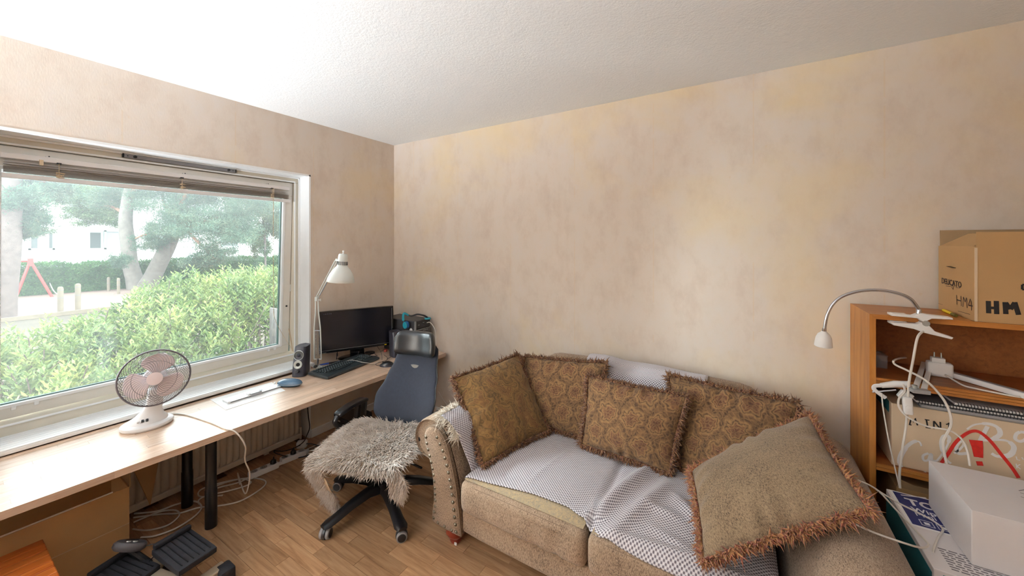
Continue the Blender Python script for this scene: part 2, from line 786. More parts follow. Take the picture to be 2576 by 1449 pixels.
SY0, SY1, SZ0, SZ1 = -2.299, -0.879, 0.655, 1.984
ST = 0.058
sa = MB()
sbox(sa, -0.055, 0, SY0, SY1, SZ1 - 0.10, SZ1)
sbox(sa, -0.055, 0, SY0, SY1, SZ0, SZ0 + ST)
sbox(sa, -0.055, 0, SY0, SY0 + ST, SZ0 + ST, SZ1 - 0.10)
sbox(sa, -0.055, 0, SY1 - ST, SY1, SZ0 + ST, SZ1 - 0.10)
sash = sa.build('sash', M_sash, win, smooth=0, bevel=0.003)
gb = MB()
GY0, GY1, GZ0, GZ1 = SY0 + ST, SY1 - ST, SZ0 + ST, SZ1 - 0.10
for (a, b, c, d) in ((GY0, GY1, GZ0 - 0.004, GZ0 + 0.012), (GY0, GY1, GZ1 - 0.012, GZ1 + 0.004),
                     (GY0 - 0.004, GY0 + 0.012, GZ0, GZ1), (GY1 - 0.012, GY1 + 0.004, GZ0, GZ1)):
    sbox(gb, -0.03, 0.004, a, b, c, d)
gb.build('glazing_bead', M_white, sash, smooth=0, bevel=0.002)
gs = MB()
for (a, b, c, d) in ((GY0 + 0.012, GY1 - 0.012, GZ0 + 0.012, GZ0 + 0.017), (GY1 - 0.019, GY1 - 0.012, GZ0 + 0.012, GZ1 - 0.012)):
    sbox(gs, -0.034, -0.02, a, b, c, d)
gs.build('glass_seal', M_rubber, sash, smooth=0)
gp = sbox(MB(), -0.036, -0.032, GY0 + 0.005, GY1 - 0.005, GZ0 + 0.005, GZ1 - 0.005)
gp.build('pane', M_glass, sash, smooth=0)
for y in (-1.03, -0.985, -2.19, -2.12):
    mb = MB()
    sbox(mb, 0.0, 0.008, y - 0.008, y + 0.008, GZ0 - 0.018, GZ0 + 0.002)
    mb.build('catch', M_white, sash, smooth=0, bevel=0.002)
mb = MB().lathe([(0.007, 0), (0.007, 0.004), (0.004, 0.006), (0, 0.006)], 12, S(0, -0.905, 1.02), (0, R(90), 0))
mb.build('lock_button', M_dark, sash)
MB().obox(S(-0.005, -0.876, 1.16), (0.012, 0.008, 0.055)).build('stay_plate', M_white, sash, smooth=0)
# friction stay at the right, visible in the gap
MB().tube([S(-0.01, -0.882, 0.86), (XF - 0.01, -0.878, 0.665)], 0.003, 6).build('stay_arm', M_cord, sash)
MB().box(-0.25, -0.2, -0.881, -0.874, 0.66, 1.9).build('weather_strip', M_rubber, win, smooth=0)

# vent strip on the frame head
va, vb = atx(310, 390, XF).y, atx(590, 425, XF).y
vent = thing('window_vent', 'grey metal slot vent screwed to the window frame head', 'vent', (XF, (va + vb) / 2, 2.0))
MB().box(XF, XF + 0.014, va, vb, 2.002, 2.026).build('cover', plain('vent_metal', (132, 132, 136), 0.45, 0.1), vent, smooth=0, bevel=0.003)
MB().box(XF - 0.001, XF + 0.011, va + 0.03, vb - 0.02, 2.026, 2.0325).build('slot', M_black, vent, smooth=0)
MB().box(XF, XF + 0.015, va - 0.006, va, 2.003, 2.025).build('end_cap', M_dark, vent, smooth=0)
MB().box(XF, XF + 0.015, vb, vb + 0.006, 2.003, 2.025).build('end_cap', M_dark, vent, smooth=0)
for yy in (va + 0.045, vb - 0.04):
    MB().lathe([(0.008, 0), (0.008, 0.008), (0.005, 0.011), (0, 0.011)], 10, (XF + 0.013, yy, 2.013), (0, R(90), 0)).build('knob', M_dark, vent)
for yy in (va + 0.015, vb - 0.015):
    MB().lathe([(0.003, 0), (0.003, 0.002), (0, 0.002)], 8, (XF + 0.0135, yy, 2.013), (0, R(90), 0)).build('screw', M_dark, vent)

# venetian blind pulled right up, fixed to the sash
BY0, BY1 = -2.236, -0.915
bl = thing('venetian_blind', 'raised white venetian blind with grey slat stack at window top', 'blind', tuple(S(0.004, -1.6, 1.83)))
mb = MB(); sbox(mb, 0.003, 0.03, BY0, BY1, 1.924, 1.950); mb.build('head_rail', M_blind, bl, smooth=0, bevel=0.003)
mb = MB()
for k in range(9):
    sbox(mb, 0.004, 0.029, BY0 + 0.01, BY1 - 0.006, 1.857 + k * 0.0034, 1.8587 + k * 0.0034)
sl_ = mb.build('slat_stack', M_slat, bl, smooth=0)
sl_['kind'] = 'stuff'
for zz in (1.897, 1.908):
    mb = MB(); sbox(mb, 0.004, 0.029, BY0 + 0.01, BY1 - 0.006, zz, zz + 0.0012); mb.build('slat', M_blind, bl, smooth=0)
mb = MB(); sbox(mb, 0.003, 0.03, BY0 + 0.004, BY1 + 0.008, 1.830, 1.853); mb.build('bottom_rail', M_blind, bl, smooth=0, bevel=0.003)
for px in (148, 457, 684):
    yy = atx(px, 480, HX + 0.02).y
    mb = MB()
    for k in range(10):
        a = random.uniform(0.85, 2.3)
        b = random.uniform(1.855, 1.888)
        d = random.uniform(-1, 1) * 0.016
        mb.tube([S(0.031, yy - 0.01, b), S(0.036, yy + d * 0.4, b + random.uniform(-0.006, 0.006)), S(0.031, yy + d + 0.006, b + random.uniform(-0.004, 0.004))], 0.0016, 4)
    mb.tube([S(0.03, yy, 1.925), S(0.033, yy, 1.85)], 0.0012, 4)
    mb.build('ladder_cord', M_cord, bl)
    mb = MB(); sbox(mb, 0.012, 0.031, yy - 0.008, yy + 0.008, 1.921, 1.928); mb.build('cord_clip', M_dark, bl, smooth=0)
for px in (122, 466, 676):
    yy = atx(px, 480, HX + 0.02).y
    mb = MB(); sbox(mb, 0.0, 0.006, yy - 0.007, yy + 0.007, 1.950, 1.958); mb.build('bracket', M_blind, bl, smooth=0)
    MB().lathe([(0.003, 0), (0.003, 0.003), (0, 0.003)], 8, S(0.004, yy + 0.004, 1.956), (0, R(90), 0)).build('screw', M_dark, bl)
mb = MB(); yy = atx(103, 412, HX + .02).y
sbox(mb, 0.03, 0.04, yy - 0.006, yy + 0.006, 1.905, 1.932); mb.build('cord_lock', M_cord, bl, smooth=0)
c0 = atx(688, 472, HX + 0.035).y
mb = MB()
for dd in (0, 0.006):
    mb.tube(spline([S(0.034, c0 + dd, 1.925), S(0.036, c0 + 0.008, 1.5), S(0.036, c0 + 0.018 + dd, 1.1), S(0.035, c0 + 0.04, 0.92), Vector((XF + 0.006, -0.876, 0.66))], 8), 0.0011, 4)
mb.build('pull_cord', M_cord, bl)

# ------------------------------------------------------------------ radiator in the niche under the window
RY0, RY1 = WY0 + 0.02, -0.90
rad = thing('radiator', 'cream ribbed panel radiator under the long desk', 'radiator', (-0.05, (RY0 + RY1) / 2, 0.0))
ribs = int((RY1 - RY0) / 0.036)


def radf(u, v):
    y = RY0 + (RY1 - RY0) * u
    ph = (u * ribs) % 1.0
    k = max(0.0, math.sin(math.pi * ph)) ** 0.6
    taper = min(1, v * 14, (1 - v) * 14)
    return (-0.016 + 0.015 * k * taper, y, 0.066 + v * 0.43)


MB().grid(radf, ribs * 6, 14).build('ribbed_panel', M_rad, rad, smooth=60)
mb = MB().box(-0.09, -0.016, RY0, RY1, 0.06, 0.5)
mb.build('back_panel', M_rad, rad, smooth=0)
mb = MB().box(-0.09, 0.0, RY0 - 0.004, RY1 + 0.004, 0.032, 0.066).box(-0.09, 0.0, RY0 - 0.004, RY1 + 0.004, 0.497, 0.52)
mb.build('rail', M_rad, rad, smooth=0, bevel=0.004)
MB().tube([(-0.05, RY1 + 0.002, 0.09), (-0.05, RY1 + 0.03, 0.09), (-0.05, RY1 + 0.03, 0.0)], 0.009, 8).build('pipe', M_rad, rad)
MB().box(-0.06, -0.04, RY0 + 0.2, RY0 + 0.23, 0.0, 0.04).build('foot', M_rad, rad, smooth=0)
MB().box(-0.06, -0.04, RY1 - 0.23, RY1 - 0.2, 0.0, 0.04).build('foot', M_rad, rad, smooth=0)

# ------------------------------------------------------------------ desk
DT, DTH = 0.57, 0.03
p0 = Vector((0.630, -2.294, 0))
p1 = Vector((0.677, -0.594, 0))
ddir = (p1 - p0).normalized()
dang = math.atan2(ddir.x, ddir.y)
DEP = 0.565
# local: x across (0 = back edge, DEP = front edge), y along the wall
d_end = p0 + ddir * ((-0.035 - p0.y) / ddir.y)
desk = thing('desk', 'long beech worktop desk with black legs below the window', 'desk',
             tuple(Vector((d_end.x - DEP * math.cos(dang), d_end.y + DEP * math.sin(dang), 0))), -dang)
NROW = 14
SW = DEP / NROW
SL = 0.42
DLEN = 2.75
stave_me = {}
for r in range(NROW):
    y = -DLEN
    first = True
    off = (r * 0.253) % SL
    while y < -0.001:
        L = SL if not first else max(off, 0.06)
        first = False
        L = min(L, -y)
        key = round(L, 2)
        if key not in stave_me:
            o = MB().box(0.0002, SW - 0.0002, 0.0002, L - 0.0002, DT - DTH, DT).build('stave', M_stave, desk, smooth=0, world=False)
            stave_me[key] = o.data
        else:
            o = bpy.data.objects.new('stave', stave_me[key])
            COL.objects.link(o)
            o.parent = desk
        o.location = (r * SW, y, 0)
        y += L


def desk_leg(px, py):
    p = atz(px, py, 0.0)
    lg = MB().lathe([(0.027, 0.0), (0.027, 0.20), (0.0245, 0.205), (0.0245, DT - DTH)], 20, (p.x, p.y, 0))
    o = lg.build('leg', M_black, desk)
    MB().box(p.x - 0.045, p.x + 0.045, p.y - 0.045, p.y + 0.045, DT - DTH - 0.004, DT - DTH - 0.0005).build('mounting_plate', M_black, o, smooth=0)


desk_leg(531, 1324)
desk_leg(471, 1272)


def desk_xy(px, py, z=DT):
    return atz(px, py, z)

# ------------------------------------------------------------------ things on the desk
M_fanwhite = plain('fan_plastic', (238, 238, 240), 0.28, var=0.015)
M_blade = plain('fan_blade', (230, 214, 215), 0.35, var=0.03)
M_wire = plain('grey_wire', (98, 92, 96), 0.4, 0.3)
M_screen = plain('dark_screen', (20, 20, 28), 0.22, var=0.1)
M_bezel = plain('monitor_bezel', (12, 12, 16), 0.15)
M_lampwhite = plain('lamp_enamel', (222, 226, 222), 0.35, var=0.02)
M_teal = plain('teal_plastic', (26, 140, 160), 0.45, var=0.05)
M_tealdark = plain('blue_pad', (20, 84, 140), 0.7)
M_speaker = plain('speaker_grey', (50, 50, 60), 0.35, var=0.06)
M_silver = plain('silver_ring', (176, 180, 178), 0.25, 0.5)
M_cone = plain('speaker_cone', (60, 62, 66), 0.4)
M_pcgrey = plain('pc_case', (52, 50, 52), 0.45, var=0.05)
M_key = plain('key_grey', (40, 48, 52), 0.28, var=0.08)
M_print = plain('key_print', (190, 214, 216), 0.4)
M_case = plain('case_blue_grey', (72, 100, 124), 0.25, var=0.06)
M_paper = plain('paper', (246, 246, 246), 0.7, var=0.01)
M_yellow = plain('yellow_plastic', (240, 205, 10), 0.4)
M_red = plain('red_plastic', (178, 74, 66), 0.5)
M_blue = plain('blue_plastic', (34, 66, 150), 0.35)


def build_fan():
    c = atz(367, 1071, DT) + Vector((0.024, 0.03, 0))
    c.z = DT
    bo = Vector((-0.016, -0.030, 0))          # the foot reaches forward of the neck
    f = thing('desk_fan', 'white table fan with round wire guard standing on the desk', 'fan', tuple(c), R(-16))
    L = dict(parent=f, world=False)
    MB().lathe([(0.0, 0.002), (0.098, 0.002), (0.103, 0.010), (0.101, 0.020), (0.088, 0.028), (0.0, 0.032)], 40, bo, sx=0.92, sy=1.0).build('base', M_fanwhite, **L)
    b = MB().lathe([(0.080, 0.026), (0.076, 0.036), (0.058, 0.052), (0.040, 0.080), (0.033, 0.12), (0.031, 0.165), (0.030, 0.19), (0.0, 0.2)], 32, sx=0.95)
    for q in b.v:
        q += bo * max(0.0, 1 - (q.z - 0.026) / 0.1)
    b.build('neck', M_fanwhite, **L)
    for k, m in ((-1, M_fanwhite), (0, M_dark), (1, M_dark)):
        MB().obox((0.05, k * 0.016 - 0.045, 0.050), (0.012, 0.010, 0.010), (0, R(35), 0)).build('button', m, f, smooth=0, bevel=0.002, world=False)
    tilt = R(-8)
    hc = Vector((0.012, 0.0, 0.252))
    RM = Euler((0, R(90) + tilt, 0)).to_matrix()      # local z of the head points forward and a little up

    def H(x, y, z):
        return RM @ Vector((x, y, z)) + hc
    MB().lathe([(0.0, -0.085), (0.03, -0.083), (0.046, -0.06), (0.048, -0.02), (0.044, 0.0), (0.0, 0.0)], 28, hc, RM).build('motor_housing', M_fanwhite, **L)
    MB().lathe([(0.024, 0.012), (0.026, 0.045), (0.018, 0.055), (0.0, 0.058)], 24, hc, RM).build('hub', M_blade, **L)
    for k in range(3):
        a0 = R(50 + 120 * k)

        def bl(u, v):
            r = 0.022 + 0.098 * u
            half = R(8) + R(38) * (math.sin(math.pi * min(1, u * 0.72 + 0.1)) ** 0.8)
            edge = math.sqrt(max(0.0, 1 - max(0, (u - 0.72) / 0.28) ** 2))
            a = a0 + (v - 0.5) * 2 * half * (0.25 + 0.75 * edge)
            return H(r * math.cos(a), r * math.sin(a), 0.03 + (v - 0.5) * 0.024)
        o = MB().grid(bl, 14, 12).build('blade', M_blade, **L)
        o.modifiers.new('thick', 'SOLIDIFY').thickness = 0.002
    RG = 0.137

    def guard(sign, z_mid, z_rim, spin, name):
        mb = MB()
        for k in range(46):
            pts = []
            a0 = 2 * math.pi * k / 46
            for j in range(9):
                u = j / 8
                r = 0.03 + (RG - 0.03) * u
                z = z_rim + (z_mid - z_rim) * (1 - u ** 2.4)
                a = a0 + spin * u * u
                pts.append(H(r * math.cos(a), r * math.sin(a), z))
            mb.tube(pts, 0.0008, 4, cap=False)
        for r in (0.03, 0.085):
            u = (r - 0.03) / (RG - 0.03)
            z = z_rim + (z_mid - z_rim) * (1 - u ** 2.4)
            mb.tube([H(r * math.cos(a), r * math.sin(a), z) for a in np.linspace(0, 2 * math.pi, 41)], 0.0009, 4, cap=False)
        return mb.build(name, M_wire, f, world=False)
    guard(1, 0.074, 0.032, R(55), 'front_guard')
    guard(-1, -0.012, 0.028, R(-55), 'rear_guard')
    MB().tube([H(RG * math.cos(a), RG * math.sin(a), 0.030) for a in np.linspace(0, 2 * math.pi, 61)], 0.0042, 8, cap=False).build('rim', M_wire, **L)
    MB().lathe([(0.0, 0.0), (0.031, 0.0), (0.031, 0.004), (0.0, 0.007)], 24, H(0, 0, 0.072), RM).build('badge', M_blade, **L)
    # mains lead runs over the desk edge to the floor strip
    pts = [atz(432, 1040, DT + 0.004), atz(470, 1044, DT + 0.004), atz(530, 1063, DT + 0.004), atz(566, 1078, DT + 0.004)]
    e = pts[-1]
    ex = Vector((0.685, e.y + 0.02, DT - 0.005))
    pts += [ex, Vector((0.69, ex.y + 0.04, 0.48)), Vector((0.64, ex.y + 0.06, 0.38)), Vector((0.60, ex.y + 0.10, 0.27)), Vector((0.50, ex.y + 0.12, 0.12)),
            atz(598, 1190, 0.05), atz(603, 1219, 0.006)]
    MB().tube(spline(pts, 8), 0.0034, 8).build('power_lead', M_cable, f)


build_fan()


def build_monitor():
    a, b = Vector((0.035, -0.772, 0)), Vector((0.300, -0.268, 0))
    mid = (a + b) / 2
    ang = math.atan2((b - a).y, (b - a).x)
    W = (b - a).length
    m = thing('computer_monitor', 'black widescreen computer monitor switched off on the desk', 'monitor', (mid.x, mid.y, DT), ang)
    H0, H1 = 0.072, 0.404
    L = dict(parent=m, world=False)
    # local: x to the right along the screen, -y faces the room
    MB().softbox((0, 0.014, (H0 + H1) / 2), (W, 0.042, H1 - H0), 0.25, 6).build('housing', M_bezel, **L)
    MB().box(-W / 2 + 0.012, W / 2 - 0.016, -0.0085, -0.004, H0 + 0.022, H1 - 0.012).build('screen', M_screen, m, smooth=0, world=False)
    MB().box(-W / 2 + 0.01, W / 2 - 0.014, -0.0095, -0.006, H0 + 0.0205, H0 + 0.0225).build('trim_line', M_silver, m, smooth=0, world=False)
    MB().box(W / 2 - 0.0155, W / 2 - 0.013, -0.0095, -0.006, H0 + 0.1, H1 - 0.016).build('trim_line', M_silver, m, smooth=0, world=False)
    MB().box(W / 2 - 0.075, W / 2 - 0.058, -0.0105, -0.006, H0 + 0.006, H0 + 0.012).build('power_light', M_yellow, m, smooth=0, world=False)
    MB().box(-W / 2 + 0.012, -W / 2 + 0.05, -0.0105, -0.006, H0 + 0.006, H0 + 0.009).build('name_plate', M_silver, m, smooth=0, world=False)
    for k in range(5):
        MB().lathe([(0.0042, 0), (0.0042, 0.001), (0, 0.001)], 10, (-W / 2 + 0.034 + k * 0.0125, -0.0085, H1 - 0.02), (R(90), 0, 0)).build('feature_sticker', M_speaker, **L)
    MB().box(-0.055, 0.055, 0.03, 0.05, 0.01, 0.2).build('stand_neck', M_bezel, m, smooth=0, bevel=0.006, world=False)
    MB().lathe([(0.0, 0.0), (0.125, 0.0), (0.127, 0.006), (0.12, 0.011), (0.0, 0.016)], 40, (-0.02, 0.035, 0), sx=1.0, sy=0.6).build('stand_foot', M_bezel, **L)
    MB().tube([(-0.15, 0.03, H0 + 0.02), (-0.152, 0.03, 0.05), (-0.158, 0.035, 0.004), (-0.12, 0.06, 0.004)], 0.0035, 6).build('power_lead', M_bcable, **L)
    MB().obox((-0.153, 0.03, 0.042), (0.011, 0.011, 0.024)).build('ferrite_bead', M_dark, m, smooth=30, bevel=0.003, world=False)


build_monitor()


def build_keyboard():
    q = [atz(p[0], p[1], DT) for p in ((768, 945), (830, 958), (952, 908), (912, 893))]
    mid = sum(q, Vector()) / 4
    d = (q[3] - q[0]).normalized()
    k = thing('keyboard', 'black full size keyboard with pale lettering on the desk', 'keyboard', (mid.x, mid.y, DT), math.atan2(d.y, d.x))
    W, D = 0.495, 0.205

    # x along the length, +y to the back
    def shape(p):
        p.z += 0.006 * (p.y / D + 0.5)
        return p
    MB().softbox((0, 0, 0.0125), (W, D, 0.022), 0.8, 10, fn=shape).build('case', M_key, k, world=False)

    def keys(cols, rows, x0, y0, pitch, name, skip=0):
        mb, lt = MB(), MB()
        for r in range(rows):
            x = x0 + (0.006 * r if cols > 8 else 0)
            for cidx in range(cols):
                wk = pitch - 0.0028
                y = y0 - r * pitch
                z = 0.0235 + 0.006 * (y / D + 0.5)
                xx = x + cidx * pitch
                vs = []
                for (sx, sy, zz) in ((1, 1, 0), (0.8, 0.78, 0.008)):
                    for (ax, ay) in ((-1, -1), (1, -1), (1, 1), (-1, 1)):
                        vs.append((xx + ax * wk / 2 * sx, y + ay * wk / 2 * sy, z + zz))
                mb.add(vs, [(0, 1, 5, 4), (1, 2, 6, 5), (2, 3, 7, 6), (3, 0, 4, 7), (4, 5, 6, 7)])
                lt.add([(xx - 0.003, y - 0.002, z + 0.0083), (xx + 0.0026, y - 0.002, z + 0.0083), (xx + 0.0026, y + 0.004, z + 0.0083), (xx - 0.003, y + 0.004, z + 0.0083)], [(0, 1, 2, 3)])
        o = mb.build(name, M_key, k, smooth=0, world=False)
        o['kind'] = 'stuff'
        o2 = lt.build('lettering', M_print, o, smooth=0, world=False)
        o2['kind'] = 'stuff'
    P = 0.0192
    keys(14, 4, -0.218, 0.034, P, 'letter_keys')
    keys(13, 1, -0.214, 0.066, P, 'function_keys')
    keys(3, 2, 0.074, 0.034, P, 'navigation_keys')
    keys(3, 1, 0.074, -0.024 - 0.019, P, 'arrow_keys')
    keys(4, 5, 0.150, 0.034, P, 'number_keys')
    mb = MB()
    mb.box(-0.13, 0.0, -0.052, -0.036, 0.024, 0.031)
    mb.build('space_bar', M_key, k, smooth=0, bevel=0.003, world=False)
    MB().tube(spline([(0.22, 0.06, 0.02), (0.26, 0.05, 0.012), (0.30, -0.02, 0.004), (0.33, 0.03, 0.004), (0.36, 0.07, 0.004), (0.33, 0.12, 0.004)], 8), 0.002, 6).build('cord', M_bcable, k, world=False)


build_keyboard()


def build_speaker(label, loc, rz, knob):
    s = thing('computer_speaker', label, 'speaker', loc, rz, 'pair of computer speakers')
    # front faces +x, leaning back
    W, D, Hh = 0.092, 0.105, 0.205

    def prof(u, v):
        # u around, v up: rounded plan, tapering upward, leaning back
        a = 2 * math.pi * u
        ca, sa = math.cos(a), math.sin(a)
        e = 0.42
        x = math.copysign(abs(ca) ** e, ca) * D / 2
        y = math.copysign(abs(sa) ** e, sa) * W / 2
        tp = 1.0 - 0.12 * v
        front = max(0.0, ca)
        return Vector((x * tp - 0.030 * v + 0.008 * math.sin(v * math.pi) * front, y * tp, 0.004 + v * Hh * (1 - 0.05 * abs(y) / W * v)))
    mb = MB().grid(prof, 40, 10, loop_u=True)
    mb.add([prof(i / 40, 1.0) for i in range(40)], [tuple(range(40))])
    mb.build('cabinet', M_speaker, s, smooth=50, world=False)
    lean = math.atan2(0.030 + 0.006, Hh)
    RM = Euler((0, R(90) - lean, 0)).to_matrix()

    def face(z, y=0.0, out=0.001):
        v = z / Hh
        p = prof(0.0, v)
        return Vector((p.x + out, y, z))
    MB().lathe([(0.033, 0.0), (0.033, 0.004), (0.029, 0.005), (0.028, 0.0), (0.018, -0.004), (0.0, -0.002)], 28, face(0.150), RM).build('tweeter', M_cone if not knob else M_cone, s, world=False)
    MB().lathe([(0.0345, 0.0), (0.0345, 0.0045), (0.031, 0.0055), (0.0285, 0.004), (0.0285, 0.0)], 28, face(0.150), RM).build('tweeter_ring', M_silver, s, world=False)
    MB().lathe([(0.013, 0.002), (0.009, 0.006), (0.0, 0.007)], 16, face(0.150), RM).build('dust_cap', M_speaker, s, world=False)
    MB().lathe([(0.029, 0.0), (0.029, 0.004), (0.024, 0.005), (0.013, 0.0008)], 28, face(0.088), RM).build('port_ring', M_silver, s, world=False)
    MB().lathe([(0.013, 0.0018), (0.0, 0.0018)], 20, face(0.088), RM).build('port_hole', M_black, s, world=False)
    if knob:
        MB().lathe([(0.012, 0), (0.0125, 0.010), (0.010, 0.013), (0, 0.013)], 18, face(0.043), RM).build('volume_knob', M_dark, s, world=False)
        MB().lathe([(0.0028, 0), (0.0028, 0.002), (0, 0.002)], 10, face(0.062), RM).build('indicator', M_silver, s, world=False)
    else:
        MB().lathe([(0.006, 0), (0.006, 0.002), (0, 0.002)], 12, face(0.043), RM).build('badge', M_dark, s, world=False)
    for (a, b) in ((0.03, 0.03), (0.03, -0.03), (-0.03, 0.03), (-0.03, -0.03)):
        MB().lathe([(0.006, 0.0), (0.006, 0.005)], 10, (a, b, 0)).build('foot', M_black, s, world=False)
    return s


build_speaker('dark grey computer speaker with volume knob beside the window sill', (0.165, -0.985, DT), R(-52), True)
build_speaker('dark computer speaker half hidden behind the office chair headrest', (0.40, -0.322, DT), R(-18), False)


def build_desk_lamp():
    b = Vector((0.118, -0.832, DT))
    l = thing('architect_lamp', 'white jointed architect lamp clamped to the desk beside the window', 'lamp', tuple(b))
    A = b + Vector((0.0, 0.0, 0.065))
    elbow = aty(797, 752, -0.815)
    top = aty(846, 655, -0.80)
    side = Vector((_c, _s, 0.0))                  # the rods lie side by side as seen from the room
    mb = MB().box(b.x - 0.03, b.x + 0.022, b.y - 0.025, b.y + 0.025, DT + 0.0005, DT + 0.012)
    mb.build('clamp', M_lampwhite, l, smooth=0, bevel=0.003)
    MB().lathe([(0.006, 0.011), (0.006, 0.062), (0.012, 0.066), (0.0, 0.07)], 14, b).build('pivot_pin', M_chrome, l)
    MB().lathe([(0.004, 0.012), (0.014, 0.016), (0.016, 0.024), (0.009, 0.03), (0.0, 0.03)], 14, b + Vector((0.02, -0.03, 0))).build('clamp_knob', M_dark, l)
    up = (elbow - A)
    for sgn in (-1, 1):
        pts = []
        for (t, w) in ((0.0, 0.024), (0.04, 0.026), (0.45, 0.024), (0.62, 0.019), (0.78, 0.012), (1.0, 0.010)):
            pts.append(A + up * t + side * sgn * w)
        MB().tube(spline(pts, 6), 0.0048, 8).build('lower_rod', M_lampwhite, l)
    MB().tube([A + side * -0.026, A + side * 0.026], 0.004, 6).build('cross_bar', M_lampwhite, l)
    MB().tube([A + up * 0.47 + side * -0.026, A + up * 0.47 + side * 0.026], 0.003, 6).build('cross_bar', M_chrome, l)
    for sgn in (-1, 1):
        q0, q1 = A + up * 0.06 + side * sgn * 0.012, A + up * 0.46 + side * sgn * 0.012
        mb = MB()
        pts = []
        d = (q1 - q0)
        for i in range(140):
            t = i / 139
            a = t * 2 * math.pi * 22
            pts.append(q0 + d * t + Vector((math.cos(a), math.sin(a), 0)) * 0.0045)
        mb.tube(pts, 0.0011, 4)
        mb.build('spring', M_chrome, l)
    MB().obox(elbow, (0.022, 0.03, 0.034), (0, 0, YAW)).build('elbow_bracket', M_lampwhite, l, smooth=0, bevel=0.004)
    kb = elbow + side * 0.03 + Vector((0, 0, -0.008))
    MB().tube([elbow + side * 0.012 + Vector((0, 0, -0.008)), kb], 0.004, 8).build('wing_screw', M_lampwhite, l)
    MB().obox(kb, (0.006, 0.006, 0.02)).build('wing_nut', M_lampwhite, l, smooth=0, bevel=0.002)
    arm = top - elbow
    for sgn in (-1, 1):
        MB().tube([elbow + side * sgn * 0.008 + Vector((0, 0, 0.008)), top + side * sgn * 0.008], 0.0045, 8).build('upper_rod', M_lampwhite, l)
    sp0, sp1 = elbow + arm * 0.1 + Vector((0.012, 0, 0)), elbow + arm * 0.48 + Vector((0.016, 0, -0.006))
    MB().tube([sp0, sp1], 0.0036, 6).build('spring', M_chrome, l)
    # shade, opening downward
    ax = aty(857, 632, -0.80)
    RM = Euler((R(-3), R(4), 0)).to_matrix()
    c0 = ax + Vector((0.0, 0, -0.225))
    prof = [(0.094, 0.0), (0.096, 0.004), (0.092, 0.024), (0.078, 0.060), (0.056, 0.095), (0.038, 0.116), (0.035, 0.120), (0.034, 0.160), (0.031, 0.198), (0.026, 0.206), (0.0, 0.208)]
    sh = MB().lathe(prof, 36, c0, RM).build('shade', M_lampwhite, l)
    # open mouth
    bm = bmesh.new(); bm.from_mesh(sh.data)
    big = [f for f in bm.faces if len(f.verts) > 20]
    bmesh.ops.delete(bm, geom=big, context='FACES_ONLY'); bm.to_mesh(sh.data); bm.free()
    sh.modifiers.new('thick', 'SOLIDIFY').thickness = 0.0018
    for k in range(22):
        a = 2 * math.pi * k / 22
        p = c0 + RM @ Vector((0.0352 * math.cos(a), 0.0352 * math.sin(a), 0.138))
        MB().obox(p, (0.0022, 0.0036, 0.026), Euler((0, 0, a)).to_matrix()).build('vent_slot', M_dark, sh, smooth=0)
    MB().lathe([(0.005, 0.205), (0.005, 0.222), (0.008, 0.224), (0.006, 0.230), (0.0, 0.231)], 12, c0, RM).build('switch', M_wplast, sh)
    MB().obox(top + Vector((0.012, 0, 0)), (0.035, 0.012, 0.018), (0, R(20), 0)).build('shade_bracket', M_lampwhite, l, smooth=0, bevel=0.003)


build_desk_lamp()


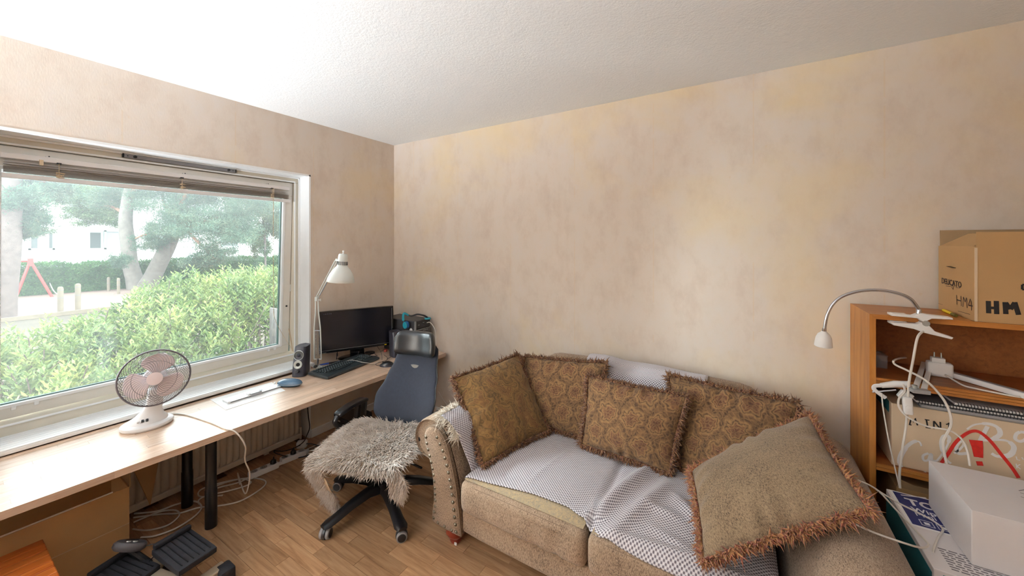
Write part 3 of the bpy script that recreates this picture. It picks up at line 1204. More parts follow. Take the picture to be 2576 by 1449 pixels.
def build_pc():
    x0, x1, y0, y1 = 0.135, 0.515, -0.232, -0.048
    H1 = 0.285
    p = thing('computer_tower', 'black desktop computer case standing in the corner of the desk', 'computer', ((x0 + x1) / 2, (y0 + y1) / 2, DT))
    MB().box(x0, x1, y0, y1, DT + 0.004, DT + H1).build('case', M_pcgrey, p, smooth=0, bevel=0.006)
    f = x1
    MB().box(f, f + 0.012, y0 + 0.004, y1 - 0.004, DT + 0.006, DT + 0.205).build('front_panel', M_pcgrey, p, smooth=0, bevel=0.003)
    MB().box(f, f + 0.008, y0 + 0.02, y1 - 0.004, DT + 0.215, DT + H1 - 0.004).build('port_panel', M_black, p, smooth=0, bevel=0.002)
    MB().box(f, f + 0.010, y0 + 0.002, y0 + 0.014, DT + 0.006, DT + H1 - 0.002).build('silver_strip', M_alu, p, smooth=0)
    MB().box(f + 0.002, f + 0.0135, y0 + 0.004, y1 - 0.004, DT + 0.206, DT + 0.210).build('silver_strip', M_silver, p, smooth=0)
    for k, (a, b) in enumerate(((0.035, 0.262), (0.035, 0.245), (0.06, 0.25), (0.09, 0.258), (0.12, 0.244))):
        MB().box(f + 0.006, f + 0.0095, y0 + a, y0 + a + 0.018, DT + b, DT + b + 0.006).build('port', M_silver if k % 2 else M_dark, p, smooth=0)
    MB().box(f + 0.011, f + 0.0135, y0 + 0.09, y0 + 0.145, DT + 0.192, DT + 0.197).build('badge', M_silver, p, smooth=0)
    # small white sticker on the side panel
    sx = aty(1034, 835, y0).x
    sz = aty(1034, 835, y0).z
    st = MB().prism([(-0.02, -0.05), (0.02, -0.05), (0.022, 0.0), (0.015, 0.025), (0.0, 0.033), (-0.015, 0.022)], lambda a, b: (sx + a, y0 - 0.0002, sz + b), lambda a, b: (sx + a, y0 - 0.0022, sz + b)).build('white_sticker', M_paper, p, smooth=0)
    for (a, b, m) in ((-0.009, 0.0, M_red), (0.012, 0.002, M_red)):
        MB().box(sx + a - 0.003, sx + a + 0.003, y0 - 0.0032, y0 - 0.0021, sz + b - 0.006, sz + b + 0.006).build('red_mark', m, st, smooth=0)
    for a in (-0.008, 0.004):
        MB().box(sx + a - 0.0025, sx + a + 0.0025, y0 - 0.0032, y0 - 0.0021, sz - 0.026, sz - 0.014).build('black_mark', M_black, st, smooth=0)
    pts = [(f + 0.008, y0 + 0.14, DT + 0.25), (f + 0.04, y0 + 0.15, DT + 0.252), (f + 0.085, y0 + 0.16, DT + 0.19), (f + 0.095, y0 + 0.16, DT + 0.08), (f + 0.09, y0 + 0.14, DT + 0.006), (f + 0.05, y0 + 0.08, DT + 0.005)]
    MB().tube(spline(pts, 8), 0.0034, 8).build('usb_lead', M_cable, p)
    pts = [(f + 0.008, y0 + 0.07, DT + 0.245), (f + 0.03, y0 + 0.09, DT + 0.235), (f + 0.045, y0 + 0.12, DT + 0.15), (f + 0.05, y0 + 0.11, DT + 0.02), (f + 0.03, y0 + 0.03, DT + 0.004)]
    MB().tube(spline(pts, 8), 0.0016, 6).build('audio_lead', M_speaker, p)
    return (x0, x1, y0, y1, DT + H1)


PCB = build_pc()


def build_headphones():
    # hung over the top edge of the computer case, one cup on its side panel
    y0, zt = PCB[2], PCB[4]
    c1 = aty(1021, 818, y0 - 0.03)
    h = thing('headphones', 'teal headphones hanging over the edge of the computer case', 'headphones', (c1.x, y0, zt))
    RM = Euler((R(90), 0, R(-12))).to_matrix()
    MB().lathe([(0.0, 0.0), (0.027, 0.0), (0.029, 0.003), (0.029, 0.008), (0.026, 0.011), (0.0, 0.012)], 28, c1 + Vector((0, -0.004, 0)), RM).build('ear_cup', M_teal, h)
    MB().lathe([(0.0, 0.0), (0.026, 0.0), (0.031, 0.008), (0.030, 0.016), (0.024, 0.02), (0.0, 0.02)], 28, c1 + Vector((0.004, 0.018, 0.002)), RM).build('ear_pad', M_tealdark, h)
    c2 = Vector((c1.x + 0.08, y0 + 0.13, zt + 0.012))
    pts = [c1 + Vector((-0.016, -0.006, 0.025)), c1 + Vector((-0.028, -0.004, 0.055)), c1 + Vector((-0.026, 0.006, 0.095)), Vector((c1.x - 0.004, y0 + 0.03, zt + 0.035)),
           Vector((c1.x + 0.03, y0 + 0.075, zt + 0.044)), Vector((c1.x + 0.065, y0 + 0.115, zt + 0.030)), Vector((c1.x + 0.085, y0 + 0.14, zt + 0.01))]
    sp = spline(pts, 8)
    MB().tube(sp[8:], 0.0055, 8, flat=2.0).build('headband', M_dark, h)
    MB().tube(sp[4:22], 0.008, 8, flat=1.6).build('band_sleeve', M_teal, h)
    MB().tube(sp[:6], 0.0025, 6).build('slider', M_teal, h)
    MB().lathe([(0.0, 0.0), (0.027, 0.0), (0.029, 0.004), (0.026, 0.012), (0.0, 0.012)], 24, c2 + Vector((0.01, 0.004, -0.0115))).build('ear_cup', M_teal, h)


build_headphones()


def build_mouse():
    a, b = atz(953, 921, DT), atz(994, 921, DT)
    mid = (a + b) / 2
    ang = math.atan2((b - a).y, (b - a).x)
    m = thing('computer_mouse', 'black computer mouse with grey flank beside the keyboard', 'mouse', (mid.x, mid.y, DT), ang)

    def body(u, v):
        a_ = 2 * math.pi * u
        t = v
        r = math.sin(math.pi * min(1.0, 0.5 + t / 2)) ** 0.6 if t > 0 else 1
        x = 0.056 * math.cos(a_) * (1 - 0.15 * t) * (1 - t ** 3)
        y = 0.033 * math.sin(a_) * (1 - 0.1 * t) * (1 - t ** 3)
        z = 0.002 + 0.036 * math.sin(t * math.pi / 2) * (1 - 0.35 * ((x - 0.008) / 0.056) ** 2)
        return Vector((x, y, z))
    MB().grid(body, 32, 12, loop_u=True).build('shell', M_black, m, world=False)
    MB().lathe([(0.0, 0.0), (0.055, 0.0), (0.0565, 0.005), (0.054, 0.012), (0.0, 0.012)], 32, (0, 0, 0.001), sx=1.0, sy=0.6).build('flank', M_speaker, m, world=False)
    MB().lathe([(0.006, -0.003), (0.006, 0.003)], 12, (-0.03, 0, 0.032), (R(90), 0, 0)).build('scroll_wheel', M_dark, m, world=False)
    MB().tube(spline([(-0.055, 0, 0.008), (-0.085, 0.01, 0.004), (-0.10, 0.06, 0.004), (-0.05, 0.12, 0.004), (-0.06, 0.19, 0.004), (-0.10, 0.22, 0.02)], 8), 0.0018, 6).build('cord', M_bcable, m, world=False)


build_mouse()


def build_case():
    a, b = atz(699, 966, DT + 0.012), atz(759, 968, DT + 0.012)
    mid = (a + b) / 2
    ang = math.atan2((b - a).y, (b - a).x)
    L = (b - a).length * 0.98
    g = thing('glasses_case', 'blue grey hard glasses case lying on the desk', 'case', (mid.x, mid.y, DT), ang)

    def half(sgn):
        def fn(u, v):
            a_ = 2 * math.pi * u
            t = math.sin(v * math.pi / 2)
            ca, sa = math.cos(a_), math.sin(a_)
            e = 0.8
            rr = math.cos(v * math.pi / 2) ** 0.7
            return Vector((math.copysign(abs(ca) ** e, ca) * L / 2 * rr, math.copysign(abs(sa) ** e, sa) * 0.036 * rr, 0.02 + sgn * t * (0.028 if sgn > 0 else 0.0195)))
        return fn
    MB().grid(half(1), 40, 10, loop_u=True).build('lid', M_case, g, world=False)
    MB().grid(half(-1), 40, 10, loop_u=True).build('bottom', M_case, g, world=False)
    MB().tube([(L / 2 * math.copysign(abs(math.cos(t)) ** 0.8, math.cos(t)) * 1.002, 0.0362 * math.copysign(abs(math.sin(t)) ** 0.8, math.sin(t)), 0.02) for t in np.linspace(0, 2 * math.pi, 49)], 0.0012, 5, cap=False).build('seam', M_silver, g, world=False)


build_case()

# sheet of paper and a slotted ruler on it
pq = [atz(p[0], p[1], DT) for p in ((528, 1005), (568, 1032), (718, 983), (683, 962))]
mb = MB().prism([(p.x, p.y) for p in pq], lambda a, b: (a, b, DT + 0.0006), lambda a, b: (a, b, DT + 0.0014))
tag(rebase(mb.build('paper_sheet', M_paper, smooth=0)), 'white sheet of paper lying on the desk under a ruler', 'paper')


def build_ruler():
    z0 = DT + 0.0016
    a, b = atz(572, 1011, z0), atz(699, 972, z0)
    mid = (a + b) / 2
    ang = math.atan2((b - a).y, (b - a).x)
    L = (b - a).length
    r = thing('drafting_ruler', 'white slotted plastic ruler with raised handle on the paper', 'ruler', (mid.x, mid.y, z0), ang)
    D = 0.078
    MB().box(-L / 2, L / 2, -D / 2, D / 2, 0.006, 0.010).build('plate', M_wplast, r, smooth=0, bevel=0.0015, world=False)
    for sgn in (-1, 1):
        for k in range(13):
            x = -L / 2 + 0.014 + k * (L - 0.028) / 12
            if abs(x) < 0.03:
                continue
            MB().box(x - 0.006, x + 0.006, sgn * (D / 2 - 0.012) - 0.001, sgn * (D / 2 - 0.012) + 0.001, 0.0098, 0.0104).build('slot', M_speaker, r, smooth=0, world=False)
    for sgn in (-1, 1):
        for k in range(6):
            t = k / 5 - 0.5
            MB().obox((sgn * 0.075 + t * 0.05, t * 0.04, 0.0102), (0.008, 0.002, 0.0008), (0, 0, R(35))).build('slot', M_speaker, r, smooth=0, world=False)
    MB().box(-0.032, 0.028, -D / 2 - 0.003, -D / 2 + 0.014, 0.0, 0.019).build('roller_housing', M_alu, r, smooth=0, bevel=0.002, world=False)
    MB().box(-0.040, 0.032, -D / 2 + 0.012, 0.012, 0.010, 0.019).build('handle', M_wplast, r, smooth=0, bevel=0.003, world=False)
    MB().box(0.020, 0.036, -D / 2 + 0.004, -D / 2 + 0.02, 0.019, 0.0205).build('pointer', M_speaker, r, smooth=0, world=False)
    MB().box(-L / 2 - 0.012, -L / 2 + 0.004, -D / 2, D / 2, 0.0, 0.012).build('end_grip', M_wplast, r, smooth=0, bevel=0.004, world=False)
    MB().box(L / 2 - 0.006, L / 2, D / 2 - 0.01, D / 2, 0.0, 0.022).build('end_pin', M_wplast, r, smooth=0, bevel=0.001, world=False)


build_ruler()

# slim blue tool behind the keyboard
a, b = atz(803, 918, DT + 0.008), atz(856, 909, DT + 0.008)
t_ = thing('marking_tool', 'slim blue tool with black grip lying behind the keyboard', 'tool', tuple(((a + b) / 2).to_2d()) + (DT,))
MB().tube([a, a + (b - a) * 0.35, b], [0.004, 0.007, 0.006], 10).build('body', M_blue, t_)
MB().tube([a + (b - a) * 0.45, a + (b - a) * 0.9], 0.0074, 10).build('grip', M_black, t_)
cable('red_wire', [atz(783, 925, DT + 0.003), atz(800, 921, DT + 0.003), atz(820, 916, DT + 0.003), atz(838, 917, DT + 0.003)], 0.0016, M_red, 'thin red wire lying on the desk behind the keyboard', 'wire')
cable('grey_lead', [atz(900, 893, DT + 0.03), atz(908, 873, DT + 0.06), atz(925, 866, DT + 0.075), atz(943, 865, DT + 0.075), atz(952, 876, DT + 0.05), atz(960, 890, DT + 0.004), atz(961, 905, DT + 0.003)],
      0.002, M_wire, 'thin grey lead arching over the monitor foot', 'cable')
cable('grey_lead', [atz(958, 884, DT + 0.004), atz(972, 877, DT + 0.02), atz(982, 885, DT + 0.01), atz(985, 896, DT + 0.003), atz(973, 903, DT + 0.003)],
      0.002, M_wire, 'thin grey lead looped in front of the right speaker', 'cable')
cable('white_lead', [atz(870, 908, DT + 0.034), atz(888, 906, DT + 0.036), atz(915, 912, DT + 0.036), atz(943, 914, DT + 0.02), atz(952, 910, DT + 0.003)],
      0.0018, M_cable, 'thin white lead lying across the keyboard', 'cable')
c = atz(970, 885, DT)
tag(rebase(MB().obox((c.x, c.y, DT + 0.012), (0.022, 0.03, 0.022), (0, 0, 0.4)).build('plug_adapter', M_red, smooth=0, bevel=0.004)), 'small red plug adapter on the desk by the leads', 'adapter')
tag(rebase(MB().lathe([(0.0, 0), (0.042, 0), (0.043, 0.004), (0.040, 0.011), (0.0, 0.013)], 28, atz(930, 889, DT) + Vector((0.0, 0.0, 0.0005))).build('coaster', M_black)), 'round black puck on the desk behind the keyboard', 'puck')

# ------------------------------------------------------------------ office chair
def m_fabric(name, c0, c1, scale=400, rough=0.9, bump=0.25, sheen=0.0):
    t = NT(name)
    v = t.coord('Object')
    w1 = t.n('ShaderNodeTexWave', wave_type='BANDS', bands_direction='X')
    w1.inputs['Scale'].default_value = scale
    t.l(v, w1.inputs['Vector'])
    w2 = t.n('ShaderNodeTexWave', wave_type='BANDS', bands_direction='Z')
    w2.inputs['Scale'].default_value = scale
    t.l(v, w2.inputs['Vector'])
    h = t.math('MULTIPLY', w1.outputs['Fac'], w2.outputs['Fac'])
    n = t.noise(v, 60, 4, 0.7)
    t.color(t.mix(t.math('ADD', t.math('MULTIPLY', h, 0.5), t.math('MULTIPLY', n, 0.5)), c0, c1))
    t.set(rough, sheen=sheen, spec=0.25)
    t.bump(t.math('ADD', h, n), bump, 0.002)
    return t.m


M_chairfab = m_fabric('chair_fabric', lin(32, 36, 46), lin(58, 65, 82), 500, 0.85, 0.2, 0.3)
M_leather = plain('headrest_leather', (34, 38, 42), 0.32, var=0.1, bump=0.12, bscale=160)
M_tread = plain('caster_tread', (132, 128, 128), 0.6)
CH = Vector((1.072, -1.006, 0.0))
CROT = R(13)                      # the chair faces local -y, towards the room


def build_chair():
    ch = thing('office_chair', 'black high back office chair with headrest and armrests at the desk', 'chair', tuple(CH), CROT)
    L = dict(parent=ch, world=False)
    # five-star base; two casters stand where the photograph shows them
    for k in range(5):
        a = R(-96.3 + 72 * k) - CROT
        ca, sa = math.cos(a), math.sin(a)
        d = Vector((ca, sa, 0))
        sd = Vector((-sa, ca, 0))
        mb = MB()
        secs = ((0.02, 0.100, 0.034, 0.030), (0.10, 0.112, 0.032, 0.026), (0.20, 0.098, 0.029, 0.022), (0.275, 0.078, 0.030, 0.016), (0.325, 0.070, 0.034, 0.012), (0.352, 0.066, 0.024, 0.008))
        vs, fs = [], []
        for (r, z, w, h) in secs:
            for (u, v) in ((-1, -0.6), (-0.7, 0.6), (-0.3, 1), (0.3, 1), (0.7, 0.6), (1, -0.6), (0.6, -1), (-0.6, -1)):
                vs.append(d * r + sd * (u * w) + Vector((0, 0, z + v * h)))
        n = 8
        for i in range(len(secs) - 1):
            for j in range(n):
                fs.append((i * n + j, i * n + (j + 1) % n, (i + 1) * n + (j + 1) % n, (i + 1) * n + j))
        fs.append(tuple(range(n)))
        fs.append(tuple((len(secs) - 1) * n + j for j in range(n)))
        mb.add(vs, fs)
        mb.build('base_arm', M_black, ch, smooth=50, world=False)
        # caster: two wheels and a hood
        ctr = d * 0.335
        ca_ = thing_part = MB().lathe([(0.007, 0.04), (0.007, 0.066)], 10, ctr).build('caster', M_dark, ch, world=False)
        rot = Euler((R(90), 0, a + R(35 + 40 * k))).to_matrix()
        wax = rot @ Vector((0, 0, 1))
        for sgn in (-1, 1):
            cc = ctr + wax * 0.016 * sgn + Vector((0, 0, 0.027))
            MB().lathe([(0.0, -0.009), (0.024, -0.009), (0.027, -0.006), (0.027, 0.006), (0.024, 0.009), (0.0, 0.009)], 24, cc, rot).build('wheel', M_tread, ca_, world=False)
            MB().lathe([(0.0, 0.0), (0.021, 0.0), (0.02, 0.002), (0.0, 0.003)], 20, cc + wax * sgn * 0.0085, rot if sgn > 0 else rot @ Euler((R(180), 0, 0)).to_matrix()).build('wheel_cap', M_dark, ca_, world=False)
        hood = MB()
        hood.lathe([(0.0, -0.006), (0.030, -0.006), (0.030, 0.006), (0.0, 0.006)], 20, ctr + Vector((0, 0, 0.028)), rot)
        hood.build('hood', M_dark, ca_, world=False)
    MB().lathe([(0.046, 0.075), (0.048, 0.13), (0.034, 0.14), (0.03, 0.145), (0.03, 0.22), (0.016, 0.222), (0.016, 0.335), (0.0, 0.335)], 24).build('gas_lift', M_black, **L)
    MB().softbox((0, 0.01, 0.318), (0.20, 0.26, 0.05), 0.5, 6).build('mechanism', M_black, **L)
    MB().tube([(-0.08, -0.03, 0.312), (-0.20, -0.06, 0.305), (-0.27, -0.07, 0.30)], 0.006, 8).build('lever', M_black, **L)
    MB().tube([(0.08, -0.02, 0.312), (0.24, -0.06, 0.302), (0.30, -0.07, 0.298)], 0.006, 8).build('lever', M_black, **L)
    MB().softbox((0, -0.045, 0.360), (0.45, 0.40, 0.055), 0.9, 10, crown=0.012).build('seat', M_chairfab, **L)

    # backrest shell: width profile from bottom to top, leaning back
    def wid(t):
        pts = ((0, 0.145), (0.10, 0.165), (0.28, 0.212), (0.42, 0.215), (0.6, 0.185), (0.8, 0.155), (0.93, 0.14), (1, 0.105))
        for (a, b), (c, d) in zip(pts, pts[1:]):
            if t <= c:
                k = (t - a) / (c - a)
                k = k * k * (3 - 2 * k)
                return b + (d - b) * k
        return pts[-1][1]
    Z0, Z1 = 0.29, 0.865
    LEANX = 0.055

    def spine(t):
        z = Z0 + (Z1 - Z0) * t
        y = 0.225 + 0.055 * t - 0.035 * math.sin(math.pi * min(1, t * 1.6)) * (1 if t < 0.62 else 0.0) + 0.05 * t * t
        return y, z

    def back(u, v):
        # u: around a closed flat section, v: up
        a = 2 * math.pi * u
        w = wid(v)
        ca, sa = math.cos(a), math.sin(a)
        x = math.copysign(abs(ca) ** 0.55, ca) * w
        th = 0.026 * math.copysign(abs(sa) ** 0.8, sa)
        y, z = spine(v)
        y += th - 0.045 * (x / 0.21) ** 2
        x += LEANX * v ** 1.2
        end = min(1.0, v * 12, (1 - v) * 12)
        end = math.sqrt(max(0.02, end))
        return Vector((x * (0.86 + 0.14 * end), y + 0.0, z))
    mb = MB().grid(back, 48, 26, loop_u=True)
    for vv in (0.0, 1.0):
        mb.add([back(i / 48, vv) for i in range(48)], [tuple(range(48))])
    bk = mb.build('backrest', M_chairfab, ch, smooth=60, world=False)
    # piping round the front edge of the back
    for sgn in (1,):
        pts = [back(0.0 + 0.0, v) for v in np.linspace(0.02, 0.97, 30)]
        MB().tube(pts, 0.004, 6).build('edge_trim', M_black, bk, world=False)
        pts = [back(0.5, v) for v in np.linspace(0.02, 0.97, 30)]
        MB().tube(pts, 0.004, 6).build('edge_trim', M_black, bk, world=False)
    # small silver emblem plate
    y, z = spine(0.74)
    MB().prism([(-0.030, 0.008), (-0.012, 0.0115), (0.012, 0.0115), (0.030, 0.008), (0.018, -0.006), (0.0, -0.014), (-0.018, -0.006)],
               lambda a, b: (a + 0.038, y - 0.0285, z + b), lambda a, b: (a + 0.038, y - 0.0265, z + b)).build('emblem', M_silver, bk, smooth=0, world=False)
    MB().softbox((0, 0.27, 0.40), (0.07, 0.03, 0.36), 0.5, 6, rot=(R(-8), 0, 0)).build('back_bar', M_black, **L)

    # headrest
    def hr(p):
        u = p.x / 0.145
        p.y += 0.05 * u * u * (-1)
        p.x *= 1 - 0.10 * max(0, p.z / 0.06)
        return p
    MB().softbox((0.055, 0.285, 0.862), (0.292, 0.070, 0.155), 0.95, 12, rot=(R(-10), 0, 0), fn=hr).build('headrest', M_leather, **L)
    MB().box(0.02, 0.08, 0.30, 0.325, 0.70, 0.87).build('headrest_bracket', M_black, ch, smooth=0, bevel=0.006, world=False)

    # loop armrests
    for sgn in (-1, 1):
        x = sgn * 0.283
        ar = MB().softbox((x, 0.06, 0.318), (0.05, 0.09, 0.025), 0.5, 4).build('arm_mount', M_black, **L)
        MB().box(min(0, x), max(0, x), 0.03, 0.09, 0.310, 0.322).build('cross_strap', M_black, ar, smooth=0, world=False)
        loop = [(x, 0.075, 0.322), (x + sgn * 0.008, 0.02, 0.365), (x + sgn * 0.010, -0.035, 0.410), (x + sgn * 0.010, -0.066, 0.450), (x + sgn * 0.009, -0.050, 0.478), (x + sgn * 0.008, 0.01, 0.492), (x + sgn * 0.006, 0.105, 0.496), (x + sgn * 0.005, 0.185, 0.488)]
        MB().tube(spline(loop, 6), 0.0165, 10, flat=0.75).build('arm_loop', M_black, **L)
        MB().softbox((x + sgn * 0.007, 0.07, 0.502), (0.060, 0.25, 0.03), 0.9, 10, fn=lambda p: Vector((p.x, p.y, p.z - 0.9 * p.y ** 2))).build('arm_pad', M_black, **L)
        post = MB().softbox((x + sgn * 0.005, 0.14, 0.405), (0.034, 0.085, 0.185), 0.4, 6, rot=(R(-8), 0, 0)).build('arm_post', M_black, **L)
        for dx in (-0.018, 0.018):
            MB().obox((x + sgn * 0.005, 0.14 + dx * 1.1, 0.40), (0.040, 0.006, 0.16), (R(-8), 0, 0)).build('rib', M_dark, post, smooth=0, bevel=0.002, world=False)
    return ch


chair = build_chair()


# ------------------------------------------------------------------ sheepskin on the seat
def m_fur():
    t = NT('sheepskin_wool')
    v = t.coord('Object')
    n = t.noise(v, 9, 4, 0.7)
    f = t.noise(v, 120, 3, 0.6)
    c = t.ramp(t.math('ADD', t.math('MULTIPLY', n, 0.7), t.math('MULTIPLY', f, 0.3)), [(0.3, lin(170, 150, 134)), (0.5, lin(214, 201, 190)), (0.7, lin(236, 229, 224))])
    t.color(c)
    t.set(0.85, sheen=0.25, spec=0.15)
    return t.m


M_fur = m_fur()
M_hide = plain('hide_suede', (206, 184, 156), 0.9, var=0.08, bump=0.2, bscale=90)


def locks(base, dirs, length, width, curl, rng, nseg=4):
    """tapered three-sided locks of wool; returns verts, tri/quad faces"""
    n = len(base)
    dirs = dirs / np.linalg.norm(dirs, axis=1, keepdims=True)
    rnd = rng.normal(size=(n, 3))
    side = np.cross(dirs, rnd)
    side /= np.linalg.norm(side, axis=1, keepdims=True)
    third = np.cross(dirs, side)
    bend = rng.normal(size=(n, 3)) * curl
    V = np.zeros((n, (nseg + 1) * 3, 3))
    for s in range(nseg + 1):
        t = s / nseg
        ctr = base + dirs * (length * t)[:, None] + bend * (length * t * t)[:, None] + side * (np.sin(t * 9 + rnd[:, :1]) * 0.10 * length[:, None] * t)
        ctr[:, 2] -= (length * 0.25 * t * t)
        w = width * (0.75 + 0.5 * math.sin(math.pi * min(1, t + 0.25))) * (1 - t ** 3 * 0.92)
        for j in range(3):
            a = 2 * math.pi * j / 3
            V[:, s * 3 + j, :] = ctr + side * (w * math.cos(a))[:, None] + third * (w * math.sin(a))[:, None]
    F = []
    for s in range(nseg):
        for j in range(3):
            F.append((s * 3 + j, s * 3 + (j + 1) % 3, (s + 1) * 3 + (j + 1) % 3, (s + 1) * 3 + j))
    F = np.array(F)
    k = (nseg + 1) * 3
    faces = (F[None, :, :] + (np.arange(n) * k)[:, None, None]).reshape(-1, 4)
    return V.reshape(-1, 3), faces


def build_sheepskin():
    rng = np.random.default_rng(3)
    SROT = R(20)
    sk = thing('sheepskin', 'grey beige long haired sheepskin draped over the office chair seat', 'sheepskin', tuple(CH + Vector((0, 0, 0.40))), SROT)
    M = Matrix.Translation(CH) @ Matrix.Rotation(SROT, 4, 'Z')

    # hide surface in chair coordinates: (s,t) s across, t from back (0) to front (1)
    def hide(s, t):
        x = (s - 0.5) * 0.53
        y = 0.13 - t * 0.46
        z = 0.408 + 0.006 * math.sin(s * 9 + t * 5)
        over = max(0.0, (abs(x) - 0.235))
        z -= over * over * 9 + over * 0.35
        fr = max(0.0, -0.285 - y)
        z -= fr * 1.0
        y += fr * 0.55
        x *= 1 - 0.12 * (2 * t - 1) ** 2
        return Vector((x, y, z))
    MB().grid(lambda u, v: M @ hide(u, v), 24, 24).build('hide', M_hide, sk)
    # hanging legs of the skin
    legs = []

    def lobe(path, widths):
        pth = [Vector(p) for p in spline(path, 5)]

        def fn(u, v):
            k = u * (len(pth) - 1)
            i = min(int(k), len(pth) - 2)
            p = pth[i].lerp(pth[i + 1], k - i)
            w = widths[0] + (widths[1] - widths[0]) * u
            side = Vector((0.9, -0.45, 0)).normalized()
            return p + side * (v - 0.5) * w * (1 - 0.35 * (2 * u - 1) ** 4)
        return fn
    left = lobe([(-0.20, -0.21, 0.395), (-0.262, -0.24, 0.33), (-0.255, -0.215, 0.24), (-0.235, -0.185, 0.16), (-0.21, -0.17, 0.085)], (0.17, 0.21))
    right = lobe([(0.18, -0.24, 0.39), (0.235, -0.275, 0.345), (0.235, -0.27, 0.30), (0.225, -0.255, 0.25)], (0.14, 0.10))
    for fn in (left, right):
        MB().grid(lambda u, v: M @ fn(u, v), 10, 8).build('hanging_flap', M_hide, sk)
        legs.append(fn)
    # a bare patch of hide turned outward on the left flap
    q = lobe([(-0.215, -0.235, 0.285), (-0.205, -0.235, 0.25), (-0.19, -0.22, 0.205)], (0.08, 0.10))
    o = MB().grid(lambda u, v: M @ (q(u, v) + Vector((0.018, -0.028, 0))), 6, 6).build('bare_patch', M_hide, sk)
    o.modifiers.new('thick', 'SOLIDIFY').thickness = 0.003
    B, D, Ls, Ws = [], [], [], []

    def put(p, d, l, w):
        B.append(tuple(p)); D.append(tuple(d)); Ls.append(l); Ws.append(w)
    R3 = M.to_3x3()
    for _ in range(9500):
        s, t = rng.random(), rng.random()
        p = hide(s, t)
        e = 0.01
        du = hide(min(1, s + e), t) - hide(max(0, s - e), t)
        dv = hide(s, min(1, t + e)) - hide(s, max(0, t - e))
        nrm = dv.cross(du).normalized()
        if nrm.z < 0:
            nrm = -nrm
        out = Vector((p.x * 1.6, p.y + 0.05, 0))
        flow = Vector((out.x * 2.2, -0.55 + out.y, 0))
        edge = max(abs(2 * s - 1), abs(2 * t - 1))
        flow *= 0.75 + 0.9 * max(0, edge - 0.6)
        d = nrm * (0.55 if edge < 0.85 else 0.25) + flow + Vector(rng.normal(size=3)) * 0.22
        put(M @ p, R3 @ d, rng.uniform(0.022, 0.036) * (1.35 if edge > 0.85 else 1), rng.uniform(0.0017, 0.0034))
    for fn, cnt in ((left, 4200), (right, 2000)):
        for _ in range(cnt):
            u, v = rng.random(), rng.random()
            if fn is left and 0.30 < u < 0.58 and v > 0.5 and rng.random() < 0.75:
                continue
            p = fn(u, v)
            d = Vector((0.35 * (v - 0.5) + (-0.15 if fn is left else 0.2), -0.45, -0.95)) + Vector(rng.normal(size=3)) * 0.35
            if rng.random() < 0.35:
                d.y *= -1
            put(M @ p, R3 @ d, rng.uniform(0.024, 0.042), rng.uniform(0.0018, 0.0036))
    V, F = locks(np.array(B), np.array(D), np.array(Ls), np.array(Ws), 0.16, rng)
    raw_mesh('wool', V, F, M_fur, sk, smooth=True, kind='stuff')


build_sheepskin()

# ------------------------------------------------------------------ fabrics of the sofa group
def m_chenille(name, c_dark, c_mid, c_light, coord_rot=(0, 0, 0), dash=0.5):
    t = NT(name)
    v = t.coord('Object', (1, 1, 1), coord_rot)
    st = t.coord('Object', (420, 150, 150), coord_rot)
    speck = t.noise(st, 1.0, 2, 0.6)
    rib = t.n('ShaderNodeTexWave', wave_type='BANDS', bands_direction='Z')
    rib.inputs['Scale'].default_value = 95
    rib.inputs['Distortion'].default_value = 1.0
    t.l(v, rib.inputs['Vector'])
    big = t.noise(v, 7, 3)
    c = t.ramp(t.math('ADD', t.math('MULTIPLY', speck, 0.75), t.math('MULTIPLY', big, 0.25)), [(0.34, c_dark), (0.46, c_mid), (0.64, c_light)])
    t.color(c)
    t.set(0.95, sheen=0.2, spec=0.15)
    t.bump(t.math('ADD', speck, t.math('MULTIPLY', rib.outputs['Fac'], 0.5)), 0.3, 0.003)
    return t.m


